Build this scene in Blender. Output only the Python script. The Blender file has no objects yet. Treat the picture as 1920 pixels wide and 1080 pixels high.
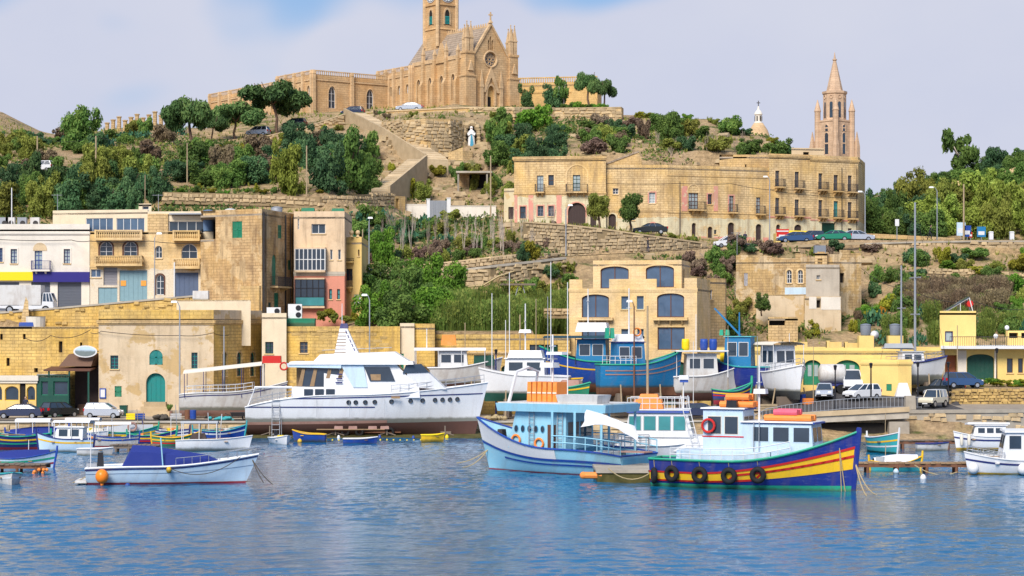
import bpy,math,random
from mathutils import Vector,Matrix,noise
from mathutils.geometry import tessellate_polygon
scene=bpy.context.scene
rad=math.radians
# --------- camera
FPX,CAMZ,HORY=4000.0,10.0,615.0
cam_d=bpy.data.cameras.new('camera')
cam=bpy.data.objects.new('camera',cam_d)
scene.collection.objects.link(cam)
cam.location=(0,0,CAMZ)
cam.rotation_euler=(rad(90),0,0)
cam_d.sensor_width=36.0
cam_d.lens=36.0*FPX/1920.0
cam_d.shift_y=(HORY-540.0)/1920.0
cam_d.clip_start=1.0
cam_d.clip_end=6000.0
scene.camera=cam
# --------- sky, sun, exposure
SUN_EL,SUN_AZ=42.0,202.0
world=bpy.data.worlds.new('World')
scene.world=world
world.use_nodes=True
wn=world.node_tree
wn.nodes.clear()
def nd(nt,typ,ins=None,**props):
 n=nt.nodes.new(typ)
 for k,v in props.items():
  setattr(n,k,v)
 for k,v in(ins or{}).items():
  if isinstance(v,bpy.types.NodeSocket):
   nt.links.new(v,n.inputs[k])
  else:
   n.inputs[k].default_value=v
 return n
def ramp(nt,fac,stops,interp='LINEAR'):
 n=nd(nt,'ShaderNodeValToRGB',{'Fac':fac})
 n.color_ramp.interpolation=interp
 e=n.color_ramp.elements
 while len(e)<len(stops):
  e.new(0.5)
 for i,(p,c)in enumerate(stops):
  e[i].position=p
  e[i].color=(c,c,c,1)if isinstance(c,(int,float))else(c[0],c[1],c[2],1)
 return n.outputs['Color']
def mth(nt,op,a,b=None,clamp=False):
 n=nd(nt,'ShaderNodeMath',{0:a}if b is None else{0:a,1:b},operation=op)
 n.use_clamp=clamp
 return n.outputs[0]
def mix(nt,fac,a,b,blend='MIX'):
 n=nd(nt,'ShaderNodeMixRGB',{'Fac':fac},blend_type=blend)
 for k,v in(('Color1',a),('Color2',b)):
  if isinstance(v,bpy.types.NodeSocket):
   nt.links.new(v,n.inputs[k])
  else:
   n.inputs[k].default_value=(v[0],v[1],v[2],1)
 return n.outputs['Color']
sky=nd(wn,'ShaderNodeTexSky',sky_type='NISHITA',sun_disc=False,sun_elevation=rad(SUN_EL),sun_rotation=rad(SUN_AZ),air_density=1.0,dust_density=0.6,ozone_density=2.0)
wtc=nd(wn,'ShaderNodeTexCoord')
wmap=nd(wn,'ShaderNodeMapping',{'Vector':wtc.outputs['Generated'],'Scale':(1,1,1.5),'Location':(1.665,0.2,0.5)})
wno=nd(wn,'ShaderNodeTexNoise',{'Vector':wmap.outputs[0],'Scale':5.2,'Detail':3.0,'Roughness':0.45})
wno2=nd(wn,'ShaderNodeTexNoise',{'Vector':wmap.outputs[0],'Scale':9.0,'Detail':4.0,'Roughness':0.5})
wsep=nd(wn,'ShaderNodeSeparateXYZ',{'Vector':wtc.outputs['Generated']})
elev=nd(wn,'ShaderNodeMapRange',{'Value':wsep.outputs['Z'],'From Min':0.10,'From Max':0.18,'To Min':0.0,'To Max':0.13},clamp=True).outputs[0]
cov=mth(wn,'ADD',wno.outputs['Fac'],elev)
clear=ramp(wn,cov,[(0.0,0.0),(0.535,0.0),(0.625,1.0),(1.0,1.0)],'EASE')
cloudcol=ramp(wn,wno2.outputs['Fac'],[(0.25,(2.55,2.72,3.42)),(0.7,(2.85,2.96,3.5))])
skyblue=mix(wn,0.75,sky.outputs[0],(0.5,1.15,2.4))
wcol=mix(wn,mth(wn,'MULTIPLY',clear,0.9),cloudcol,skyblue)
bg=nd(wn,'ShaderNodeBackground',{'Color':wcol,'Strength':0.1})
wout=nd(wn,'ShaderNodeOutputWorld',{'Surface':bg.outputs[0]})
sun_d=bpy.data.lights.new('sun','SUN')
sun_d.energy=2.0
sun_d.angle=rad(26)
sun_d.color=(1.0,0.93,0.82)
sun=bpy.data.objects.new('sun',sun_d)
scene.collection.objects.link(sun)
_a=rad(SUN_AZ)
_sd=Vector((math.sin(_a)*math.cos(rad(SUN_EL)),math.cos(_a)*math.cos(rad(SUN_EL)),math.sin(rad(SUN_EL))))
sun.rotation_euler=_sd.to_track_quat('Z','Y').to_euler()
sun.location=_sd*300
vs=scene.view_settings
vs.view_transform='Standard'
vs.look='None'
vs.exposure=1.2
vs.gamma=1.0
vs.use_curve_mapping=False
scene.cycles.max_bounces=5
scene.cycles.diffuse_bounces=2
scene.cycles.glossy_bounces=3
scene.cycles.transparent_max_bounces=4
scene.cycles.use_denoising=True
# --------- helpers
RNG=random.Random(11)
COL=scene.collection
def PX(px,Y):
 return(px-960.0)*Y/FPX
def PZ(py,Y):
 return CAMZ+(HORY-py)*Y/FPX
def P(px,py,Y):
 return Vector((PX(px,Y),Y,PZ(py,Y)))
class MB:
 """Collects shapes; obj() links them as ONE mesh object."""
 def __init__(s,T=None):
  s.v,s.f,s.m,s.T=[],[],[],T
 def add(s,vs,fs,mi=0):
  o=len(s.v)
  if s.T is not None:
   vs=[s.T@Vector(v)for v in vs]
  s.v.extend([tuple(v)for v in vs])
  s.f.extend([tuple(i+o for i in f)for f in fs])
  s.m.extend([mi]*len(fs))
  return s
 def hexa(s,p,mi=0):
  return s.add(p,[(3,2,1,0),(4,5,6,7),(0,1,5,4),(1,2,6,5),(2,3,7,6),(3,0,4,7)],mi)
 def box(s,x0,x1,y0,y1,z0,z1,mi=0):
  return s.hexa([(x0,y0,z0),(x1,y0,z0),(x1,y1,z0),(x0,y1,z0),(x0,y0,z1),(x1,y0,z1),(x1,y1,z1),(x0,y1,z1)],mi)
 def taper(s,x0,x1,y0,y1,z0,z1,tx,ty=None,mi=0,sx=0.0):
  """box whose top is inset by tx, ty and shifted by sx"""
  ty=tx if ty is None else ty
  return s.hexa([(x0,y0,z0),(x1,y0,z0),(x1,y1,z0),(x0,y1,z0),(x0+tx+sx,y0+ty,z1),(x1-tx+sx,y0+ty,z1),(x1-tx+sx,y1-ty,z1),(x0+tx+sx,y1-ty,z1)],mi)
 def loft(s,rings,closed=True,cap=True,mi=0):
  n=len(rings[0])
  vs=[p for r in rings for p in r]
  fs=[]
  for i in range(len(rings)-1):
   for j in range(n if closed else n-1):
    k=(j+1)%n
    fs.append((i*n+j,i*n+k,(i+1)*n+k,(i+1)*n+j))
  if cap and closed:
   fs.append(tuple(range(n-1,-1,-1)))
   fs.append(tuple(range((len(rings)-1)*n,len(rings)*n)))
  return s.add(vs,fs,mi)
 def tube(s,pts,r,n=6,mi=0,cap=True):
  pts=[Vector(p)for p in pts]
  rings=[]
  for i,p in enumerate(pts):
   d=(pts[min(i+1,len(pts)-1)]-pts[max(i-1,0)])
   d=d.normalized()if d.length>1e-9 else Vector((0,0,1))
   up=Vector((0,0,1))if abs(d.z)<0.9 else Vector((1,0,0))
   a=d.cross(up).normalized()
   b=a.cross(d).normalized()
   rr=r[i]if isinstance(r,(list,tuple))else r
   rings.append([p+(a*math.cos(2*math.pi*k/n)+b*math.sin(2*math.pi*k/n))*rr for k in range(n)])
  return s.loft(rings,True,cap,mi)
 def lathe(s,prof,c=(0,0,0),n=12,mi=0):
  c=Vector(c)
  rings=[[c+Vector((r*math.cos(2*math.pi*k/n),r*math.sin(2*math.pi*k/n),z))for k in range(n)]for r,z in prof]
  return s.loft(rings,True,True,mi)
 def ball(s,c,r,n=10,mi=0,rz=None):
  rz=r if rz is None else rz
  m=max(4,n//2+1)
  return s.lathe([(max(1e-3,r*math.sin(math.pi*i/m)),-rz*math.cos(math.pi*i/m))for i in range(m+1)],c,n,mi)
 def torus(s,c,R,r,axis='y',n=14,k=6,mi=0):
  c=Vector(c)
  rings=[]
  for i in range(n):
   a=2*math.pi*i/n
   ring=[]
   for j in range(k):
    b=2*math.pi*j/k
    q=(R+r*math.cos(b))
    x,y,z=q*math.cos(a),q*math.sin(a),r*math.sin(b)
    ring.append(c+Vector({'z':(x,y,z),'y':(x,z,y),'x':(z,x,y)}[axis]))
   rings.append(ring)
  rings.append(rings[0])
  return s.loft(rings,True,False,mi)
 def prism(s,poly,y0,y1,mi=0):
  """polygon in x,z pushed from y0 to y1 (any simple polygon)"""
  n=len(poly)
  vs=[(x,y0,z)for x,z in poly]+[(x,y1,z)for x,z in poly]
  tris=tessellate_polygon([[Vector((x,z,0))for x,z in poly]])
  fs=[tuple(t)for t in tris]+[tuple(i+n for i in reversed(t))for t in tris]
  fs+=[(i,(i+1)%n,(i+1)%n+n,i+n)for i in range(n)]
  return s.add(vs,fs,mi)
 def slab(s,poly,z0,z1,mi=0):
  """polygon in x,y pushed from z0 to z1"""
  n=len(poly)
  vs=[(p[0],p[1],z0)for p in poly]+[(p[0],p[1],z1)for p in poly]
  tris=tessellate_polygon([[Vector((p[0],p[1],0))for p in poly]])
  fs=[tuple(reversed(t))for t in tris]+[tuple(i+n for i in t)for t in tris]
  fs+=[(i,(i+1)%n,(i+1)%n+n,i+n)for i in range(n)]
  return s.add(vs,fs,mi)
 def cut(s):
  s.cuts=getattr(s,'cuts',[(0,0)])+[(len(s.v),len(s.f))]
  return s
 def each(s,name,mats,parent=None,smooth=False):
  """one object for every piece ended by cut()"""
  out=[]
  c=s.cuts
  for(v0,f0),(v1,f1)in zip(c,c[1:]):
   p=MB()
   p.v,p.f,p.m=s.v[v0:v1],[tuple(i-v0 for i in f)for f in s.f[f0:f1]],s.m[f0:f1]
   out.append(p.obj(name,mats,parent,smooth))
  return out
 def mesh(s,name,mats,smooth=False):
  me=bpy.data.meshes.new(name)
  me.from_pydata(s.v,[],s.f)
  mats=mats if isinstance(mats,(list,tuple))else[mats]
  for m in mats:
   me.materials.append(M(m)if isinstance(m,str)else m)
  if len(mats)>1:
   me.polygons.foreach_set('material_index',s.m)
  if smooth:
   me.polygons.foreach_set('use_smooth',[True]*len(me.polygons))
  me.update()
  return me
 def obj(s,name,mats,parent=None,smooth=False,loc=None,rz=0.0):
  o=bpy.data.objects.new(name,s.mesh(name,mats,smooth))
  COL.objects.link(o)
  if parent is not None:
   o.parent=parent
  if loc is not None:
   o.location=loc
  if rz:
   o.rotation_euler.z=rz
  return o
def tag(o,label,cat,group=None,kind=None):
 if label:
  o['label']=label
 if cat:
  o['category']=cat
 if group:
  o['group']=group
 if kind:
  o['kind']=kind
 return o
def root(name,label,cat,loc,rz=0.0,group=None):
 o=bpy.data.objects.new(name,None)
 COL.objects.link(o)
 o.location=loc
 o.rotation_euler.z=rz
 o.empty_display_size=0.3
 return tag(o,label,cat,group)
def structure(o):
 o['kind']='structure'
 return o
def child(name,me,parent,loc=(0,0,0),rot=(0,0,0),sc=1.0):
 o=bpy.data.objects.new(name,me)
 COL.objects.link(o)
 o.parent=parent
 o.location=loc
 o.rotation_euler=rot
 o.scale=(sc,sc,sc)if isinstance(sc,(int,float))else sc
 return o
def fit(prof,t):
 """piecewise linear"""
 if t<=prof[0][0]:
  return prof[0][1]
 for(a,b),(c,d)in zip(prof,prof[1:]):
  if t<=c:
   return b+(d-b)*(t-a)/(c-a)if c>a else d
 return prof[-1][1]
ORD=['leftmost','second from left','third from left','fourth from left','fifth from left','sixth from left','seventh from left','eighth from left','ninth from left','tenth from left','eleventh from left','twelfth from left','thirteenth from left','fourteenth from left','fifteenth from left','sixteenth from left','seventeenth from left','eighteenth from left','nineteenth from left','twentieth from left']+['twenty-%s from left'%w for w in('first','second','third','fourth','fifth','sixth','seventh','eighth','ninth')]+['thirtieth from left']+['thirty-%s from left'%w for w in('first','second','third','fourth','fifth','sixth','seventh','eighth','ninth')]+['fortieth from left']
# --------- materials
_M={}
def newmat(name):
 m=bpy.data.materials.new(name)
 m.use_nodes=True
 return m,m.node_tree,m.node_tree.nodes['Principled BSDF']
def setb(nt,b,**kw):
 for k,v in kw.items():
  k=k.replace('_',' ')
  if isinstance(v,bpy.types.NodeSocket):
   nt.links.new(v,b.inputs[k])
  else:
   b.inputs[k].default_value=v
def bump(nt,b,h,strength=0.3,dist=0.05):
 n=nd(nt,'ShaderNodeBump',{'Height':h,'Strength':strength,'Distance':dist})
 nt.links.new(n.outputs[0],b.inputs['Normal'])
def objco(nt):
 return nd(nt,'ShaderNodeTexCoord').outputs['Object']
def wallco(nt,sx=1.0,sz=1.0):
 s=nd(nt,'ShaderNodeSeparateXYZ',{0:objco(nt)})
 u=mth(nt,'MULTIPLY',mth(nt,'ADD',s.outputs[0],s.outputs[1]),sx)
 return nd(nt,'ShaderNodeCombineXYZ',{0:u,1:mth(nt,'MULTIPLY',s.outputs[2],sz)}).outputs[0]
def noi(nt,vec,scale,detail=4.0,rough=0.55):
 return nd(nt,'ShaderNodeTexNoise',{'Vector':vec,'Scale':scale,'Detail':detail,'Roughness':rough}).outputs['Fac']
def masonry(name,c1,c2,joint,bw=0.75,bh=0.3,stain=(0.16,0.11,0.07),amt=0.55,warm=None,relief=0.35,mortar=0.03,patch=None,low=None):
 m,nt,b=newmat(name)
 co=wallco(nt)
 br=nd(nt,'ShaderNodeTexBrick',{'Vector':co,'Color1':(*c1,1),'Color2':(*c2,1),'Mortar':(*joint,1),'Scale':1.0,'Mortar Size':mortar,'Mortar Smooth':0.3,'Bias':0.0,'Brick Width':bw,'Row Height':bh})
 col=br.outputs['Color']
 big=noi(nt,co,0.33,5,0.6)
 if warm:
  col=mix(nt,ramp(nt,noi(nt,co,0.21,3),[(0.42,0.0),(0.6,0.8)]),col,mix(nt,0.75,col,warm))
 vr=noi(nt,wallco(nt,.55,.9),0.9,5,0.7)
 col=mix(nt,0.55,col,ramp(nt,vr,[(0.3,0.62),(0.7,1.22)]),'MULTIPLY')
 if patch:
  col=mix(nt,ramp(nt,noi(nt,co,0.4,5,0.6),[(0.5,0.0),(0.54,0.85)]),col,patch)
 if low:
  zz=mth(nt,'ADD',nd(nt,'ShaderNodeSeparateXYZ',{0:objco(nt)}).outputs[2],mth(nt,'MULTIPLY',noi(nt,co,.8,5,.65),.9))
  f_=mth(nt,'MULTIPLY',mth(nt,'LESS_THAN',zz,low[0]+.45),ramp(nt,noi(nt,co,.6,6,.65),[(.54,.95),(.68,.15)]))
  col=mix(nt,f_,col,low[1])
 st=noi(nt,wallco(nt,1.3,0.22),0.9,6,0.65)
 col=mix(nt,mth(nt,'MULTIPLY',ramp(nt,st,[(0.46,0.0),(0.68,1.0)]),amt),col,mix(nt,0.8,col,stain))
 col=mix(nt,mth(nt,'MULTIPLY',ramp(nt,big,[(0.5,0.0),(0.72,1.0)]),amt),col,mix(nt,0.6,col,stain))
 fine=noi(nt,co,7.0,4,0.7)
 col=mix(nt,0.5,col,ramp(nt,fine,[(0.25,0.55),(0.75,1.25)]),'MULTIPLY')
 h=mth(nt,'ADD',mth(nt,'MULTIPLY',br.outputs['Fac'],-0.7),mth(nt,'MULTIPLY',fine,0.8))
 bump(nt,b,h,relief,0.06)
 setb(nt,b,Base_Color=col,Roughness=0.92)
 b.inputs['Specular IOR Level'].default_value=0.15
 return m
def plaster(name,c,c2=None,stain=(0.2,0.15,0.1),amt=0.4,patch=None,pamt=0.0,pscale=0.35,streak=1.0,block=0.0):
 m,nt,b=newmat(name)
 co=wallco(nt)
 col=mix(nt,ramp(nt,noi(nt,co,0.5,4),[(0.35,0.0),(0.65,1.0)]),c,c2 or tuple(x*0.88 for x in c))
 if block:
  br=nd(nt,'ShaderNodeTexBrick',{'Vector':co,'Color1':(1,1,1,1),'Color2':(0.93,0.92,0.9,1),'Mortar':(0.8,0.76,0.7,1),'Scale':1.0,'Mortar Size':0.012,'Mortar Smooth':0.4,'Brick Width':0.8,'Row Height':0.28})
  col=mix(nt,block,col,br.outputs['Color'],'MULTIPLY')
 if patch:
  pn=noi(nt,co,pscale,6,0.62)
  col=mix(nt,ramp(nt,pn,[(0.58-pamt*0.2,0.0),(0.61-pamt*0.2,0.9)]),col,patch)
 st=noi(nt,wallco(nt,1.6,0.14),1.1,6,0.65)
 col=mix(nt,mth(nt,'MULTIPLY',ramp(nt,st,[(0.5,0.0),(0.75,1.0)]),amt*streak),col,mix(nt,0.75,col,stain))
 bl=noi(nt,co,0.55,7,0.7)
 col=mix(nt,mth(nt,'MULTIPLY',ramp(nt,bl,[(0.52,0.0),(0.75,1.0)]),amt),col,mix(nt,0.7,col,stain))
 fine=noi(nt,co,9.0,4,0.7)
 col=mix(nt,0.3,col,ramp(nt,fine,[(0.25,0.6),(0.75,1.2)]),'MULTIPLY')
 bump(nt,b,fine,0.2,0.03)
 setb(nt,b,Base_Color=col,Roughness=0.9)
 b.inputs['Specular IOR Level'].default_value=0.15
 return m
def paint(name,c,rough=0.45,wear=0.25,wcol=None,metal=0.0,scale=2.5,spec=0.35,hull=0.0):
 m,nt,b=newmat(name)
 co=objco(nt)
 n=noi(nt,co,scale,6,0.65)
 col=mix(nt,mth(nt,'MULTIPLY',ramp(nt,n,[(0.48,0.0),(0.72,1.0)]),wear),c,wcol or tuple(x*0.5+0.06 for x in c))
 col=mix(nt,0.25,col,ramp(nt,noi(nt,co,11.0,3),[(0.3,0.75),(0.7,1.12)]),'MULTIPLY')
 if hull:
  st=noi(nt,wallco(nt,.9,.16),1.3,5,.6)
  col=mix(nt,mth(nt,'MULTIPLY',ramp(nt,st,[(.5,0.0),(.72,1.0)]),hull),col,mix(nt,.75,col,(.23,.13,.07)))
  sc=noi(nt,wallco(nt,.5,3.0),2.5,6,.75)
  col=mix(nt,mth(nt,'MULTIPLY',ramp(nt,sc,[(.56,0.0),(.66,1.0)]),hull*.7),col,mix(nt,.6,col,(.5,.5,.48)))
  z_=mth(nt,'ADD',nd(nt,'ShaderNodeSeparateXYZ',{0:co}).outputs[2],mth(nt,'MULTIPLY',n,.35))
  col=mix(nt,mth(nt,'MULTIPLY',ramp(nt,z_,[(.16,1.0),(.36,0.0)]),.75),col,(.07,.075,.035))
 setb(nt,b,Base_Color=col,Roughness=ramp(nt,n,[(0.3,rough*0.8),(0.7,min(1,rough*1.3))]),Metallic=metal)
 b.inputs['Specular IOR Level'].default_value=spec
 return m
def glass(name,c=(0.02,0.03,0.045),rough=0.06):
 m,nt,b=newmat(name)
 n=noi(nt,objco(nt),0.9,3)
 setb(nt,b,Base_Color=mix(nt,n,c,tuple(x*2.2 for x in c)),Roughness=rough)
 b.inputs['Specular IOR Level'].default_value=0.75
 bump(nt,b,noi(nt,objco(nt),0.6,2),0.06,0.05)
 return m
def leafmat(name,c1,c2,c3=None,rough=0.75):
 m,nt,b=newmat(name)
 oi=nd(nt,'ShaderNodeObjectInfo')
 co=objco(nt)
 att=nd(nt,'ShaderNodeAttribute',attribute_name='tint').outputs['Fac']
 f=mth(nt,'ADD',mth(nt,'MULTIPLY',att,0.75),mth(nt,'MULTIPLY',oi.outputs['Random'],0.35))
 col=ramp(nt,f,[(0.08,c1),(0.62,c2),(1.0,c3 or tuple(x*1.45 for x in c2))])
 hs=nd(nt,'ShaderNodeHueSaturation',{'Hue':mth(nt,'ADD',0.48,mth(nt,'MULTIPLY',oi.outputs['Random'],0.04)),'Color':col})
 setb(nt,b,Base_Color=hs.outputs[0],Roughness=rough)
 b.inputs['Specular IOR Level'].default_value=0.2
 tr=nd(nt,'ShaderNodeBsdfTranslucent',{'Color':hs.outputs[0]})
 ms=nd(nt,'ShaderNodeMixShader',{0:0.25,1:b.outputs[0],2:tr.outputs[0]})
 nt.links.new(ms.outputs[0],nt.nodes['Material Output'].inputs[0])
 return m
def rockmat(name,c1,c2,c3,strata=0.6,green=None):
 m,nt,b=newmat(name)
 g=nd(nt,'ShaderNodeNewGeometry')
 pos=g.outputs['Position']
 n1=noi(nt,pos,0.12,6,0.62)
 mp=nd(nt,'ShaderNodeMapping',{'Vector':pos,'Scale':(0.25,0.25,1.7)}).outputs[0]
 n2=noi(nt,mp,0.9,7,0.7)
 n3=noi(nt,pos,1.9,6,0.7)
 col=mix(nt,ramp(nt,n1,[(0.36,0.0),(0.62,1.0)]),c1,c2)
 col=mix(nt,mth(nt,'MULTIPLY',ramp(nt,n2,[(0.42,0.0),(0.62,1.0)]),strata),col,c3)
 if green:
  up=nd(nt,'ShaderNodeSeparateXYZ',{0:g.outputs['True Normal']}).outputs[2]
  gm=mth(nt,'MULTIPLY',ramp(nt,up,[(0.55,0.0),(0.85,1.0)]),ramp(nt,noi(nt,pos,0.33,5,0.6),[(0.5,0.0),(0.66,0.9)]))
  col=mix(nt,gm,col,mix(nt,ramp(nt,n3,[(0.4,0.0),(0.6,1.0)]),green,tuple(x*1.9 for x in green)))
 col=mix(nt,0.75,col,ramp(nt,n3,[(0.28,0.4),(0.72,1.25)]),'MULTIPLY')
 bump(nt,b,mth(nt,'ADD',n2,n3),0.8,0.5)
 setb(nt,b,Base_Color=col,Roughness=0.95)
 b.inputs['Specular IOR Level'].default_value=0.1
 return m
def flat2(name,c1,c2,scale=1.0,rough=0.9,bmp=0.3,stretch=(1,1,1)):
 m,nt,b=newmat(name)
 pos=nd(nt,'ShaderNodeNewGeometry').outputs['Position']
 mp=nd(nt,'ShaderNodeMapping',{'Vector':pos,'Scale':stretch}).outputs[0]
 n=noi(nt,mp,scale,6,0.65)
 col=mix(nt,ramp(nt,n,[(0.35,0.0),(0.65,1.0)]),c1,c2)
 oi=nd(nt,'ShaderNodeObjectInfo').outputs['Random']
 col=mix(nt,0.6,col,ramp(nt,oi,[(0.0,0.62),(1.0,1.3)]),'MULTIPLY')
 bump(nt,b,noi(nt,mp,scale*5,5,0.7),bmp,0.05)
 setb(nt,b,Base_Color=col,Roughness=rough)
 b.inputs['Specular IOR Level'].default_value=0.2
 return m
MATDEF={}
def M(k):
 if k not in _M:
  f=MATDEF[k]
  _M[k]=f[0](k,*f[1:-1],**f[-1])if isinstance(f[-1],dict)else f[0](k,*f[1:])
 return _M[k]
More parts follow.
